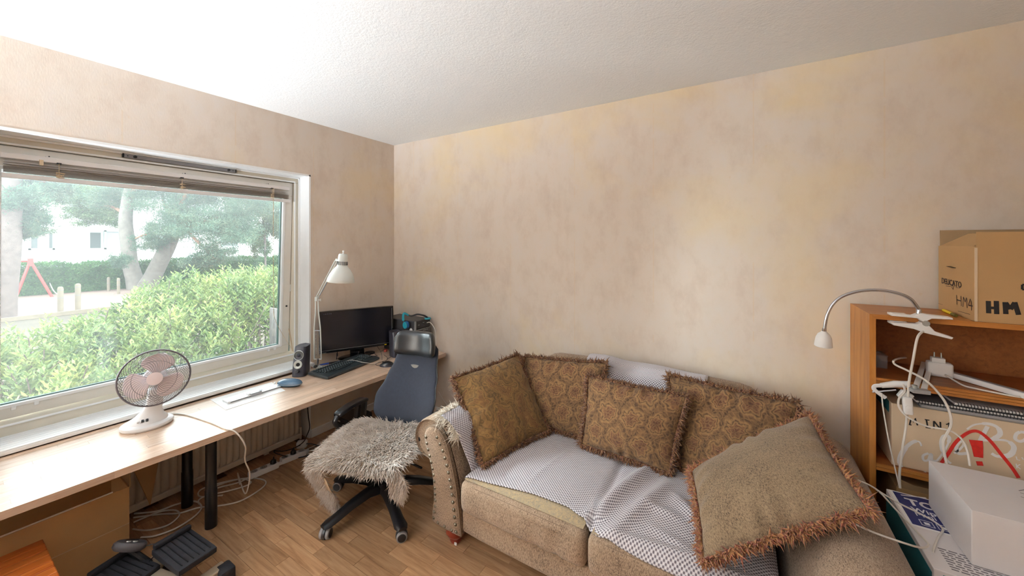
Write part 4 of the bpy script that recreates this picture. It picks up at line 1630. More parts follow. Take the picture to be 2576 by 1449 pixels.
def m_paisley(name, ground, gold, red, dark, scale=11.0, rnd=0.35):
    """woven medallions set in offset rows, with curling line work between them"""
    t = NT(name)
    v = t.coord('Object')
    wob = t.n('ShaderNodeTexNoise')
    wob.inputs['Scale'].default_value = scale * 1.6
    wob.inputs['Detail'].default_value = 3
    t.l(v, wob.inputs['Vector'])
    vm = t.n('ShaderNodeVectorMath', operation='MULTIPLY_ADD')
    k = 0.35 * rnd / scale + 0.10 / scale
    vm.inputs[1].default_value = (k * 4, k * 4, 0.0)
    t.l(wob.outputs['Color'], vm.inputs[0])
    t.l(v, vm.inputs[2])
    sp = t.n('ShaderNodeSeparateXYZ')
    t.l(vm.outputs[0], sp.inputs[0])
    gy = t.math('MULTIPLY', sp.outputs[1], scale * 1.05)
    row = t.math('FLOOR', gy)
    odd = t.math('MULTIPLY', t.math('FLOORED_MODULO', row, 2.0), 0.5)
    gx = t.math('ADD', t.math('MULTIPLY', sp.outputs[0], scale), odd)
    fx = t.math('SUBTRACT', t.math('FRACT', gx), 0.5)
    fy = t.math('SUBTRACT', t.math('FRACT', gy), 0.5)
    r = t.math('SQRT', t.math('ADD', t.math('POWER', t.math('MULTIPLY', fx, 1.0), 2.0), t.math('POWER', t.math('MULTIPLY', fy, 0.9), 2.0)))
    ang = t.math('ARCTAN2', fy, fx)
    petal = t.math('MULTIPLY', t.math('SINE', t.math('MULTIPLY', ang, 7.0)), 0.035)
    rr = t.math('ADD', r, petal)
    med = t.ramp(rr, [(0.0, dark), (0.07, red), (0.15, ground), (0.20, red), (0.27, gold), (0.31, dark), (0.36, gold), (0.42, ground), (0.50, dark), (0.55, ground)])
    fine = t.n('ShaderNodeTexVoronoi', voronoi_dimensions='2D', feature='DISTANCE_TO_EDGE')
    fine.inputs['Scale'].default_value = scale * 6.5
    t.l(vm.outputs[0], fine.inputs['Vector'])
    line = t.ramp(fine.outputs['Distance'], [(0.05, (1, 1, 1, 1)), (0.22, (0, 0, 0, 1))])
    c = t.mix(0.22, med, ground)
    c = t.mix(t.math('MULTIPLY', line, 0.4), c, gold)
    blot = t.ramp(t.noise(v, scale * 4, 3, 0.7), [(0.45, (0, 0, 0, 1)), (0.62, (1, 1, 1, 1))])
    c = t.mix(t.math('MULTIPLY', blot, 0.22), c, dark)
    n = t.noise(v, 260, 2)
    c = t.mix(t.math('MULTIPLY', n, 0.35), c, dark)
    t.color(c)
    t.set(0.92, sheen=0.12, spec=0.12)
    t.bump(t.math('ADD', t.math('MULTIPLY', line, 0.8), t.noise(v, scale * 14, 3)), 0.35, 0.003)
    return t.m


def m_throw(name):
    t = NT(name)
    uv = t.n('ShaderNodeTexCoord').outputs['UV']
    mp = t.n('ShaderNodeMapping')
    mp.inputs['Rotation'].default_value = (0, 0, R(45))
    t.l(uv, mp.inputs[0])
    sp = t.n('ShaderNodeSeparateXYZ')
    t.l(mp.outputs[0], sp.inputs[0])
    P = 0.0105
    sx = t.math('SINE', t.math('MULTIPLY', sp.outputs[0], 2 * math.pi / P))
    sy = t.math('SINE', t.math('MULTIPLY', sp.outputs[1], 2 * math.pi / P))
    dot = t.math('ADD', sx, sy)
    big = t.noise(mp.outputs[0], 30, 2)
    c = t.ramp(t.math('ADD', t.math('MULTIPLY', dot, 0.25), 0.5), [(0.30, lin(226, 222, 224)), (0.52, lin(196, 190, 196)), (0.74, lin(96, 86, 92))])
    c = t.mix(t.math('MULTIPLY', big, 0.15), c, lin(190, 186, 196))
    t.color(c)
    t.set(0.9, sheen=0.2, spec=0.15)
    t.bump(dot, 0.25, 0.002)
    return t.m


def m_fringe(name, cols):
    t = NT(name)
    v = t.coord('Object')
    n = t.noise(v, 90, 2, 0.7)
    st = []
    k = len(cols)
    for i, c in enumerate(cols):
        st.append((0.3 + 0.4 * i / (k - 1), c))
    t.color(t.ramp(n, st))
    t.set(0.85, sheen=0.2, spec=0.15)
    return t.m


M_sofa = m_chenille('sofa_chenille', lin(84, 68, 56), lin(136, 114, 94), lin(166, 144, 122))
M_tan = m_chenille('tan_cushion_cloth', lin(66, 56, 46), lin(124, 104, 82), lin(150, 130, 104))
M_pattop = m_paisley('sofa_seat_top', lin(186, 160, 122), lin(200, 172, 128), lin(150, 140, 124), lin(132, 128, 118), 16, 0.8)
M_pais = m_paisley('paisley_ogee', lin(116, 88, 62), lin(156, 122, 82), lin(96, 56, 48), lin(62, 48, 40), 8.0, 0.12)
M_pais2 = m_paisley('paisley_large', lin(126, 94, 58), lin(150, 116, 70), lin(104, 66, 48), lin(70, 58, 40), 4.5, 1.2)
M_throw = m_throw('woven_throw')
M_fringe = m_fringe('brown_fringe', [lin(60, 40, 30), lin(104, 62, 50), lin(150, 112, 74), lin(84, 52, 42)])
M_fringe2 = m_fringe('rust_fringe', [lin(90, 48, 42), lin(150, 88, 72), lin(176, 132, 84), lin(116, 62, 52)])
M_tassel = plain('cream_tassel', (232, 222, 208), 0.85, var=0.08, scale=60)
M_nail = plain('antique_nail', (112, 104, 90), 0.3, 0.85, var=0.15)
M_foot = plain('mahogany_foot', (120, 44, 30), 0.3, var=0.15)
M_pipe = plain('sofa_piping', (112, 92, 74), 0.9)

SX = 2.33           # sofa centre line
SF = -1.06          # sofa front plane
sofa = thing('sofa', 'tan fabric loveseat with rolled arms and brass nailheads against the back wall', 'sofa', (SX, -0.55, 0))


def mx(x, side):
    return x if side < 0 else 2 * SX - x


ARM = [(1.69, 0.09), (1.685, 0.25), (1.66, 0.36), (1.625, 0.46), (1.59, 0.54), (1.55, 0.58), (1.49, 0.597), (1.43, 0.588), (1.38, 0.553), (1.354, 0.495), (1.366, 0.437),
       (1.405, 0.398), (1.455, 0.385), (1.49, 0.352), (1.507, 0.28), (1.513, 0.2), (1.507, 0.09)]
PANEL = [(1.688, 0.085), (1.672, 0.2), (1.652, 0.32), (1.622, 0.43), (1.590, 0.51), (1.553, 0.556), (1.505, 0.572), (1.465, 0.556), (1.450, 0.515), (1.462, 0.462), (1.484, 0.412), (1.502, 0.355), (1.514, 0.28), (1.518, 0.2), (1.506, 0.12), (1.53, 0.088)]


def resample(poly, n):
    pts = [Vector((a, b)) for a, b in poly]
    ds = [0]
    for a, b in zip(pts, pts[1:]):
        ds.append(ds[-1] + (b - a).length)
    out = []
    for i in range(n):
        t = ds[-1] * i / (n - 1)
        k = max(j for j in range(len(ds)) if ds[j] <= t + 1e-9)
        k = min(k, len(pts) - 2)
        f = (t - ds[k]) / max(1e-9, ds[k + 1] - ds[k])
        out.append(pts[k].lerp(pts[k + 1], f))
    return out


for side in (-1, 1):
    poly = [(mx(x, side), z) for x, z in smooth2(ARM, 4)]
    cx = sum(p[0] for p in poly) / len(poly)
    n = len(poly)
    FY = SF if side < 0 else SF - 0.10
    secs = [(FY + 0.045, 0.94), (FY + 0.030, 0.975), (FY + 0.048, 1.0), (FY + 0.2, 1.0), (-0.5, 1.0), (-0.20, 1.0), (-0.14, 0.97)]
    mb = MB()
    vs, fs = [], []
    for (y, k) in secs:
        for (x, z) in poly:
            vs.append((cx + (x - cx) * k, y, 0.36 + (z - 0.36) * k if z > 0.1 else z))
    for i in range(len(secs) - 1):
        for j in range(n):
            fs.append((i * n + j, i * n + (j + 1) % n, (i + 1) * n + (j + 1) % n, (i + 1) * n + j))
    fs.append(tuple(range(n)))
    fs.append(tuple((len(secs) - 1) * n + j for j in range(n)))
    mb.add(vs, fs)
    arm = mb.build('arm', M_sofa, sofa, smooth=50)
    pp = [(mx(x, side), z) for x, z in smooth2(PANEL + [PANEL[0]], 4)][:-1]
    ctr = (sum(p[0] for p in pp) / len(pp), sum(p[1] for p in pp) / len(pp))
    mb = MB()
    vs, fs = [], []
    n = len(pp)
    for (y, k) in ((FY + 0.035, 1.0), (FY + 0.010, 1.0), (FY + 0.001, 0.955), (FY - 0.004, 0.8)):
        for (x, z) in pp:
            vs.append((ctr[0] + (x - ctr[0]) * k, y, ctr[1] + (z - ctr[1]) * (k if k == 1 else 1 - (1 - k) * 0.35)))
    for i in range(3):
        for j in range(n):
            fs.append((i * n + j, i * n + (j + 1) % n, (i + 1) * n + (j + 1) % n, (i + 1) * n + j))
    fs.append(tuple(3 * n + j for j in range(n)))
    mb.add(vs, fs)
    fp = mb.build('arm_front', M_sofa, sofa, smooth=50)
    MB().tube([(x, FY + 0.012, z) for x, z in pp] + [(pp[0][0], FY + 0.012, pp[0][1])], 0.0055, 6).build('piping', M_pipe, fp)
    inner = resample([(1.668, 0.105), (1.655, 0.2), (1.636, 0.32), (1.606, 0.425), (1.575, 0.495), (1.545, 0.535)], 14)
    outer = resample([(1.522, 0.12), (1.534, 0.2), (1.530, 0.28), (1.518, 0.355), (1.500, 0.415), (1.480, 0.465), (1.468, 0.515)], 14)
    bot = resample([(1.55, 0.105), (1.64, 0.103)], 3)
    for q in inner + outer + bot:
        x = mx(q.x, side)
        MB().lathe([(0.0088, -0.001), (0.0078, 0.0035), (0.0045, 0.0062), (0.0, 0.007)], 10, (x, FY - 0.002, q.y), (R(90), 0, 0)).build('nailhead', M_nail, fp)

# base rail, back, seat deck
mb = MB().softbox((SX, -0.57, 0.155), (1.30, 0.94, 0.135), 0.35, 10)
mb.build('base', M_sofa, sofa)


def back_prof(u, v):
    # u along the length, v round the section: up the front, over the top, down behind
    x = 1.62 + (3.04 - 1.62) * u
    e = (2 * u - 1)
    top = 0.775 - 0.10 * max(0, abs(e) - 0.78) / 0.22 * (1 if abs(e) > 0.78 else 0) + 0.012 * math.cos(e * 3)
    sec = [(-0.44, 0.20), (-0.40, 0.36), (-0.345, 0.50), (-0.285, 0.62), (-0.225, top - 0.06), (-0.18, top - 0.012), (-0.13, top), (-0.08, top - 0.02), (-0.055, top - 0.08), (-0.05, 0.5), (-0.05, 0.1)]
    k = v * (len(sec) - 1)
    i = min(int(k), len(sec) - 2)
    f = k - i
    y = sec[i][0] + (sec[i + 1][0] - sec[i][0]) * f
    z = sec[i][1] + (sec[i + 1][1] - sec[i][1]) * f
    return Vector((x, y, z))


mb = MB().grid(back_prof, 30, 30)
for u in (0.0, 1.0):
    mb.add([back_prof(u, j / 30) for j in range(31)], [tuple(range(31))])
mb.build('backrest', M_sofa, sofa, smooth=60)
SEATZ = 0.372


def seat_fn(side):
    def fn(p):
        # front boxing bulges and creases a little
        if p.y < -0.28:
            p.y -= 0.012 * (1 - (p.z / 0.09) ** 2)
            s_ = 0.0
            for (xc, w) in ((0.09, 0.012), (0.16, 0.010), (0.20, 0.012)):
                s_ += math.exp(-((p.x * -side - xc * -side) / w) ** 2)
            if p.z < 0.04:
                p.y += 0.010 * s_
        return p
    return fn


for k, (x0, x1) in enumerate(((1.692, 2.326), (2.334, 2.968))):
    sc = MB().softbox(((x0 + x1) / 2, -0.735, 0.288), (x1 - x0, 0.655, 0.155), 0.42, 26, crown=0.022, fn=seat_fn(1 if k == 0 else -1)).build('seat_cushion', M_sofa, sofa, smooth=60)
    w, d = (x1 - x0) / 2, 0.655 / 2
    for zz in (0.350,):
        pts = []
        for t in np.linspace(0, 2 * math.pi, 73):
            ct, st = math.cos(t), math.sin(t)
            pts.append(((x0 + x1) / 2 + math.copysign(abs(ct) ** 0.13, ct) * (w - 0.006), -0.735 + math.copysign(abs(st) ** 0.13, st) * (d - 0.004), zz))
        MB().tube(pts, 0.0052, 6, cap=False).build('piping', M_pipe, sc)
    # printed top cloth of the seat cushion
    MB().grid(lambda u, v: (x0 + 0.014 + (x1 - x0 - 0.028) * u, -1.045 + 0.6 * v, 0.3672 + 0.022 * (1 - (2 * u - 1) ** 2) * (1 - ((-1.045 + 0.6 * v + 0.735) / 0.3275) ** 2)), 14, 14).build('top_cloth', M_pattop, sc)


def foot(x, y):
    MB().lathe([(0.0, 0.0), (0.026, 0.0), (0.030, 0.012), (0.027, 0.022), (0.040, 0.034), (0.050, 0.052), (0.048, 0.066), (0.053, 0.076), (0.056, 0.094), (0.0, 0.096)], 24, (x, y, 0)).build('bun_foot', M_foot, sofa)


p = atz(1140, 1366, 0)
foot(p.x, p.y + 0.02)
foot(2 * SX - p.x, p.y + 0.02)
foot(p.x, -0.17)
foot(2 * SX - p.x, -0.17)
MB().box(p.x + 0.014, p.x + 0.028, p.y - 0.0085, p.y - 0.004, 0.003, 0.015).build('label_sticker', M_paper, sofa, smooth=0)


# ------------------------------------------------------------------ throws
def seat_top(x, y):
    xm = 2.009 if x < 2.33 else 2.651
    u = max(-1, min(1, (x - xm) / 0.317))
    v = max(-1, min(1, (y + 0.735) / 0.3275))
    z = 0.3690 + 0.022 * (1 - u * u) * (1 - v * v)
    if abs(u) > 0.9:
        z -= 0.02 * ((abs(u) - 0.9) / 0.1) ** 2 * 0.6
    return z


def front_edge(x):
    pts = ((1.69, -1.035), (1.85, -1.018), (2.05, -0.985), (2.22, -0.975), (2.30, -1.0), (2.36, -1.045), (2.55, -1.062), (2.98, -1.068))
    for (a, b), (c, d) in zip(pts, pts[1:]):
        if x <= c:
            return b + (d - b) * (x - a) / (c - a)
    return pts[-1][1]


def ridge(x, y, a, b, h, w):
    ax, ay = a
    bx, by = b
    dx, dy = bx - ax, by - ay
    t = max(-0.05, min(1.05, ((x - ax) * dx + (y - ay) * dy) / (dx * dx + dy * dy)))
    px, py = ax + dx * t, ay + dy * t
    d2 = (x - px) ** 2 + (y - py) ** 2
    fade = math.sin(math.pi * min(1, max(0, 0.12 + t * 0.8))) ** 0.6
    return h * math.exp(-d2 / (w * w)) * fade


RIDGES = [((2.47, -0.50), (2.31, -1.0), 0.034, 0.030), ((2.56, -0.62), (2.42, -1.03), 0.022, 0.028), ((2.62, -0.70), (2.76, -0.86), 0.020, 0.026), ((2.70, -0.62), (2.84, -0.72), 0.014, 0.024),
          ((2.06, -0.62), (2.00, -0.93), 0.007, 0.010), ((2.44, -1.02), (2.90, -0.98), 0.018, 0.022), ((2.56, -0.92), (2.80, -1.00), 0.010, 0.018), ((2.50, -0.80), (2.64, -0.82), 0.012, 0.02)]


def seat_throw(u, v):
    x = 1.700 + (2.965 - 1.700) * u
    yf = front_edge(x)
    y = yf + (-0.40 - yf) * v
    z = seat_top(x, y) + 0.007
    for r in RIDGES:
        z += ridge(x, y, *r)
    if 2.26 < x < 2.40 and y < -0.97:
        z -= 0.012 * (1 - abs(x - 2.33) / 0.07)
    # drop over the front edge
    if y < -1.03:
        z -= (-1.03 - y) * 0.55
    return Vector((x, y, z))


thr = thing('throw_blanket', 'white and grey woven throw spread over the sofa seat and left arm', 'blanket', (2.33, -0.75, 0.37))
o = MB().grid(seat_throw, 110, 60, uv=(1.265, 0.66)).build('seat_cover', M_throw, thr, smooth=80)
o.modifiers.new('thick', 'SOLIDIFY').thickness = 0.004
AIN = resample([(1.706, 0.345), (1.692, 0.39), (1.655, 0.46), (1.615, 0.545), (1.572, 0.588), (1.515, 0.609)], 24)


def arm_throw(u, v):
    k = v * 23
    i = min(int(k), 22)
    q = AIN[i].lerp(AIN[i + 1], k - i)
    y0 = SF + 0.052 + 0.02 * (1 - v)
    y = y0 + u * 0.60
    return Vector((q.x + 0.006 + 0.004 * math.sin(u * 17 + v * 5), y, q.y + 0.004 + 0.003 * math.sin(u * 11)))


o = MB().grid(arm_throw, 40, 24, uv=(0.60, 0.34)).build('arm_cover', M_throw, thr, smooth=80)
o.modifiers.new('thick', 'SOLIDIFY').thickness = 0.004
rng = np.random.default_rng(11)
B, D = [], []
for _ in range(420):
    u = rng.random() * 0.95
    q = arm_throw(u, 1.0)
    B.append((q.x, q.y, q.z + 0.004))
    D.append((-0.75 + rng.normal() * 0.35, -0.25 + rng.normal() * 0.4, 0.15 + rng.normal() * 0.3))
for _ in range(120):
    v = 0.55 + 0.45 * rng.random()
    q = arm_throw(0.0, v)
    B.append((q.x, q.y, q.z + 0.004))
    D.append((-0.3 + rng.normal() * 0.3, -0.6 + rng.normal() * 0.2, -0.1 + rng.normal() * 0.35))
V, F = locks(np.array(B), np.array(D), rng.uniform(0.03, 0.055, len(B)), rng.uniform(0.0014, 0.0028, len(B)), 0.25, rng, 4)
raw_mesh('tassels', V, F, M_tassel, thr, smooth=True, kind='stuff')


def back_throw(u, v):
    x = 2.02 + (2.70 - 2.02) * u
    b = back_prof((x - 1.62) / 1.42, 0.62 - 0.42 * v)
    n = Vector((0, -0.8, 0.6))
    wv = 0.010 + 0.006 * math.sin(u * 13) + 0.02 * math.exp(-((u - 0.22) / 0.10) ** 2) + 0.014 * math.exp(-((u - 0.02) / 0.06) ** 2)
    return Vector((x, b.y, b.z)) + n * wv + Vector((0, 0, 0.012 * math.exp(-((u - 0.1) / 0.12) ** 2)))


o = MB().grid(back_throw, 40, 24, uv=(0.68, 0.5)).build('sofa_back_throw', M_throw, smooth=80)
o.modifiers.new('thick', 'SOLIDIFY').thickness = 0.004
tag(rebase(o), 'white and grey woven throw hung over the sofa backrest behind the cushions', 'blanket')


# ------------------------------------------------------------------ cushions
def build_cushion(name, label, TL, TR, BR, BL, thick, cloth, fringe, flen, seed, edges='trbl', back_cloth=None, group='fringed cushions on the sofa', nf=1.0):
    TL, TR, BR, BL = (Vector(p) for p in (TL, TR, BR, BL))
    ctr = (TL + TR + BR + BL) / 4
    rt = ((TR + BR) - (TL + BL)).normalized()
    upv = ((TL + TR) - (BL + BR))
    nrm = rt.cross(upv).normalized()
    upv = nrm.cross(rt)
    o = bpy.data.objects.new(name, None)
    o.empty_display_size = 0.05
    COL.objects.link(o)
    m = Matrix((rt, upv, nrm)).transposed().to_4x4()
    low = min((TL, TR, BR, BL), key=lambda q: q.z)
    o.matrix_basis = Matrix.Translation(ctr) @ m
    tag(o, label, 'cushion', group)
    rng = np.random.default_rng(seed)
    ph = rng.uniform(0, 6, 6)

    def plane(u, v):
        a = (u + 1) / 2
        b = (v + 1) / 2
        p = (BL.lerp(BR, a)).lerp(TL.lerp(TR, a), b)
        # edges drawn in between the corners
        c = (BL + BR + TL + TR) / 4
        k = 1 - 0.045 * ((1 - u * u) * abs(v) ** 3 + (1 - v * v) * abs(u) ** 3)
        return c + (p - c) * k

    def surf(sign):
        def fn(a, b):
            u, v = 2 * a - 1, 2 * b - 1
            h = (max(0.0, 1 - u * u) ** 0.55) * (max(0.0, 1 - v * v) ** 0.55)
            wr = 0.012 * math.exp(-((1 - abs(v)) / 0.28) ** 2) * math.sin(u * 16 + ph[0] + 2 * math.sin(u * 5)) * (1 - u * u) + 0.010 * math.exp(-((1 - abs(u)) / 0.25) ** 2) * math.sin(v * 15 + ph[1]) * (1 - v * v)
            sag = 0.05 * thick * math.sin(u * 3 + ph[2]) * math.cos(v * 2.5 + ph[3])
            return plane(u, v) + nrm * (sign * (thick / 2 * h + sag * h) + wr * h ** 0.3 * (1 if sign > 0 else 0.3))
        return fn
    MB().grid(surf(1), 44, 44).build('front_cloth', cloth, o, smooth=80)
    MB().grid(surf(-1), 24, 24).build('back_cloth', back_cloth or cloth, o, smooth=80)
    # fringe all the way round
    B, D = [], []
    per = []
    for k in range(4):
        for t in np.linspace(-1, 1, 40, endpoint=False):
            uv = ((t, 1), (1, -t), (-t, -1), (-1, t))[k]
            per.append(uv)
    N = int(4200 * nf)
    for _ in range(N):
        k = rng.integers(len(per))
        u, v = per[k]
        jit = rng.uniform(-0.03, 0.03)
        if abs(v) == 1:
            u = max(-1, min(1, u + jit))
        else:
            v = max(-1, min(1, v + jit))
        p = plane(u, v)
        out = (p - ctr)
        out -= nrm * out.dot(nrm)
        # outward normal of the edge
        e = (upv * (1 if v > 0 else -1)) if abs(v) >= abs(u) else (rt * (1 if u > 0 else -1))
        out = (out.normalized() * 0.4 + e).normalized()
        d = out + nrm * rng.normal() * 0.8 + Vector(rng.normal(size=3)) * 0.4
        B.append(tuple(p + nrm * rng.normal() * 0.004))
        D.append(tuple(d))
    V, F = locks(np.array(B), np.array(D), rng.uniform(0.5, 0.78, N) * flen, rng.uniform(0.0028, 0.0052, N), 0.55, rng, 4)
    raw_mesh('fringe', V, F, fringe, o, smooth=True, kind='stuff')
    # cord the fringe hangs from
    pts = [plane(*uv) for uv in per] + [plane(*per[0])]
    MB().tube(pts, 0.006, 6, cap=False).build('edge_cord', fringe, o)
    return o


build_cushion('fringed_cushion', 'large gold brown paisley cushion leaning on the left sofa arm',
              (1.435, -0.815, 0.735), (1.575, -0.315, 0.765), (1.885, -0.475, 0.405), (1.745, -0.945, 0.395), 0.17, M_pais2, M_fringe, 0.028, 21)
build_cushion('fringed_cushion', 'brown medallion cushion standing against the sofa back at left',
              (1.605, -0.265, 0.745), (2.170, -0.275, 0.800), (2.115, -0.430, 0.395), (1.60, -0.43, 0.385), 0.14, M_pais, M_fringe, 0.028, 22)
build_cushion('fringed_cushion', 'small brown medallion cushion in front at the middle of the sofa',
              (2.100, -0.400, 0.748), (2.625, -0.405, 0.742), (2.560, -0.530, 0.400), (2.105, -0.520, 0.405), 0.15, M_pais, M_fringe, 0.028, 23)
build_cushion('fringed_cushion', 'wide brown medallion cushion against the right of the sofa back',
              (2.512, -0.27, 0.790), (3.085, -0.275, 0.765), (3.03, -0.44, 0.40), (2.60, -0.45, 0.385), 0.15, M_pais, M_fringe, 0.028, 24)
build_cushion('fringed_cushion', 'large plain tan cushion with rust fringe lying on the right sofa arm',
              (2.665, -0.635, 0.50), (3.115, -0.36, 0.750), (3.195, -0.905, 0.690), (2.745, -1.065, 0.445), 0.20, M_tan, M_fringe2, 0.030, 25)

# ------------------------------------------------------------------ bookcase and what it carries
M_teak = m_wood('teak_veneer', lin(150, 92, 36), lin(178, 116, 52), lin(198, 138, 72), (30, 30, 3), 0.4, 0.05, bump=0.03)
M_teakh = m_wood('teak_veneer_lengthwise', lin(150, 92, 36), lin(176, 112, 50), lin(196, 136, 70), (3, 30, 30), 0.4, 0.05, bump=0.03)
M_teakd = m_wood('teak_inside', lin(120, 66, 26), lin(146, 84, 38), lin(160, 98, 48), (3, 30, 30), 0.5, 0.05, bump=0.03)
M_hard = m_wood('hardboard_back', lin(116, 64, 26), lin(138, 80, 36), lin(150, 92, 46), (50, 50, 50), 0.7, 0.03, bump=0.1)
M_card = plain('cardboard', (178, 142, 98), 0.85, var=0.05, scale=5, bump=0.08, bscale=60)
M_cardd = plain('cardboard_inside', (160, 132, 98), 0.9, var=0.05)
M_cardl = plain('pale_cardboard', (212, 190, 162), 0.8, var=0.03, scale=5)
M_ink = plain('black_ink', (16, 14, 16), 0.6)
M_brownink = plain('brown_print', (52, 30, 20), 0.6)
M_wink = plain('white_print', (236, 236, 238), 0.6)
M_redink = plain('red_marker', (200, 40, 34), 0.5, var=0.15, scale=60)
M_bluecard = plain('blue_print', (28, 40, 104), 0.45, var=0.04)
M_tealcard = plain('teal_print', (30, 110, 120), 0.5)
M_wbox = plain('white_board', (226, 222, 224), 0.55, var=0.01)
M_grey = plain('grey_card', (120, 118, 122), 0.6)

BX0, BX1, BYF, BYB, BH = 3.318, 4.22, -0.337, -0.016, 1.218
bc = thing('bookcase', 'low teak bookcase against the back wall to the right of the sofa', 'bookcase', ((BX0 + BX1) / 2, (BYF + BYB) / 2, 0))
t_ = 0.020


def mitre(poly, name, mat):
    return MB().prism(poly, lambda a, b: (a, BYF, b), lambda a, b: (a, BYB, b)).build(name, mat, bc, smooth=0)


mitre([(BX0, 0.0), (BX0 + t_, 0.0), (BX0 + t_, BH - t_), (BX0, BH)], 'side_panel', M_teak)
mitre([(BX1, 0.0), (BX1 - t_, 0.0), (BX1 - t_, BH - t_), (BX1, BH)], 'side_panel', M_teak)
mitre([(BX0, BH), (BX0 + t_, BH - t_), (BX1 - t_, BH - t_), (BX1, BH)], 'top_panel', M_teakh)
MB().box(BX0 + t_, BX1 - t_, BYB - 0.008, BYB, 0.03, BH - t_).build('back_panel', M_hard, bc, smooth=0)
for (zt, th) in ((0.953, 0.034), (0.593, 0.028), (0.08, 0.024)):
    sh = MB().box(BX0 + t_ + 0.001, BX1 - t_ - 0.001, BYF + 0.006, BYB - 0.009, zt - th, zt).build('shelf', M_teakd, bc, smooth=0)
    nb = 3 if zt > 0.9 else 2
    for k in range(nb):
        z0 = zt - th + k * th / nb
        MB().box(BX0 + t_ + 0.001, BX1 - t_ - 0.001, BYF + 0.0005, BYF + 0.006, z0 + 0.0008, z0 + th / nb - 0.0008).build('edge_lipping', M_teakh, sh, smooth=0)


def on_plane(kind, k, pts):
    f = atx if kind == 'x' else aty if kind == 'y' else atz
    return [f(a, b, k) for a, b in pts]


def pstrokes(name, lines, mat, parent, kind, k, normal, lift=0.0007, n=8, curve=True):
    """strokes given by where they sit on a known flat face; widths in metres"""
    mb = MB()
    normal = Vector(normal)
    for q, (pts, wd) in enumerate(lines):
        P3 = on_plane(kind, k, pts)
        if curve and len(P3) > 2:
            P3 = spline(P3, n)
        m = len(P3)
        ws = [wd] * m if not isinstance(wd, (list, tuple)) else [wd[min(len(wd) - 1, int(i / m * len(wd)))] for i in range(m)]
        vs, fs = [], []
        for i in range(m):
            d = P3[min(i + 1, m - 1)] - P3[max(i - 1, 0)]
            d = d.normalized() if d.length > 1e-9 else Vector((1, 0, 0))
            nn = normal.cross(d).normalized() * ws[i] / 2
            for c in (P3[i] + nn, P3[i] - nn):
                vs.append(c + normal * (lift + q * 0.00006))
        for i in range(m - 1):
            fs.append((2 * i, 2 * i + 1, 2 * i + 3, 2 * i + 2))
        mb.add(vs, fs)
    return mb.build(name, mat, parent, smooth=0)


# --- carton on top
CX0, CX1, CYF, CYB = 3.617, 4.02, -0.330, -0.025
z0 = BH + 0.0005
ct = thing('moving_carton', 'tall open brown cardboard carton marked HM4 on top of the bookcase', 'carton', ((CX0 + CX1) / 2, (CYF + CYB) / 2, BH))
zl = 1.505
th = 0.004
lw = MB().box(CX0, CX0 + th, CYF, CYB, z0, zl).build('left_panel', M_card, ct, smooth=0)
MB().box(CX0 + th, CX1, CYF, CYF + th, z0, 1.560).build('front_panel', M_card, ct, smooth=0)
MB().box(CX0 + th, CX1, CYB - th, CYB, z0, 1.575).build('back_panel', M_cardd, ct, smooth=0)
MB().box(CX1 - th, CX1, CYF + th, CYB - th, z0, zl).build('right_panel', M_card, ct, smooth=0)
MB().box(CX0 + th, CX1 - th, CYF + th, CYB - th, z0, z0 + th).build('bottom_panel', M_card, ct, smooth=0)
MB().add([(CX0 + 0.001, CYB - 0.01, zl), (CX0 + 0.001, CYF + 0.015, zl), (CX0 + 0.055, CYF + 0.03, zl + 0.052), (CX0 + 0.055, CYB - 0.10, zl + 0.052),
          (CX0 + 0.004, CYB - 0.01, zl), (CX0 + 0.004, CYF + 0.015, zl), (CX0 + 0.059, CYF + 0.03, zl + 0.050), (CX0 + 0.059, CYB - 0.10, zl + 0.050)],
         [(0, 1, 2, 3), (7, 6, 5, 4), (0, 4, 5, 1), (1, 5, 6, 2), (2, 6, 7, 3), (3, 7, 4, 0)]).build('left_flap', M_card, ct, smooth=0)
MB().box(CX0 - 0.001, CX0 + 0.006, CYF - 0.0025, CYF, z0, 1.50).build('corner_edge', M_cardl, ct, smooth=0)
h = atx(2398, 672, CX0)
MB().tube([(CX0 - 0.0008, h.y + 0.022, h.z + 0.002), (CX0 - 0.0008, h.y - 0.022, h.z - 0.002)], 0.0135, 14, flat=0.06).build('hand_hole', M_dark, lw)
a = atx(2369, 712, CX0)
text_mesh('lettering', 'DELICATO', 0.034, M_brownink, ct, a + Vector((-0.0008, 0, 0)), (0, -1, -0.02), (0, 0, 1), bold=0.0006, sx=1.08)
pstrokes('ornament', [([(2380, 719), (2393, 721)], 0.0018), ([(2404, 723), (2416, 725)], 0.0018), ([(2395, 722), (2397, 716), (2400, 722), (2398, 728), (2395, 722)], 0.004)], M_brownink, ct, 'x', CX0, (-1, 0, 0), curve=False)
pstrokes('handwriting', [([(2407, 742), (2408, 766)], 0.0045), ([(2418, 745), (2419, 770)], 0.0045), ([(2407, 754), (2418, 757)], 0.0045),
                         ([(2423, 772), (2424, 747)], 0.0045), ([(2424, 747), (2429, 760)], 0.0045), ([(2429, 760), (2432, 749)], 0.0045), ([(2432, 749), (2434, 775)], 0.0045),
                         ([(2442, 752), (2437, 768)], 0.0045), ([(2437, 768), (2448, 770)], 0.005), ([(2444, 756), (2445, 781)], 0.0045)], M_brownink, ct, 'x', CX0, (-1, 0, 0), curve=False)
pstrokes('scale_line', [([(2410, 782), (2441, 791)], 0.0015), ([(2361, 763), (2372, 767)], 0.0012)], M_brownink, ct, 'x', CX0, (-1, 0, 0), curve=False)
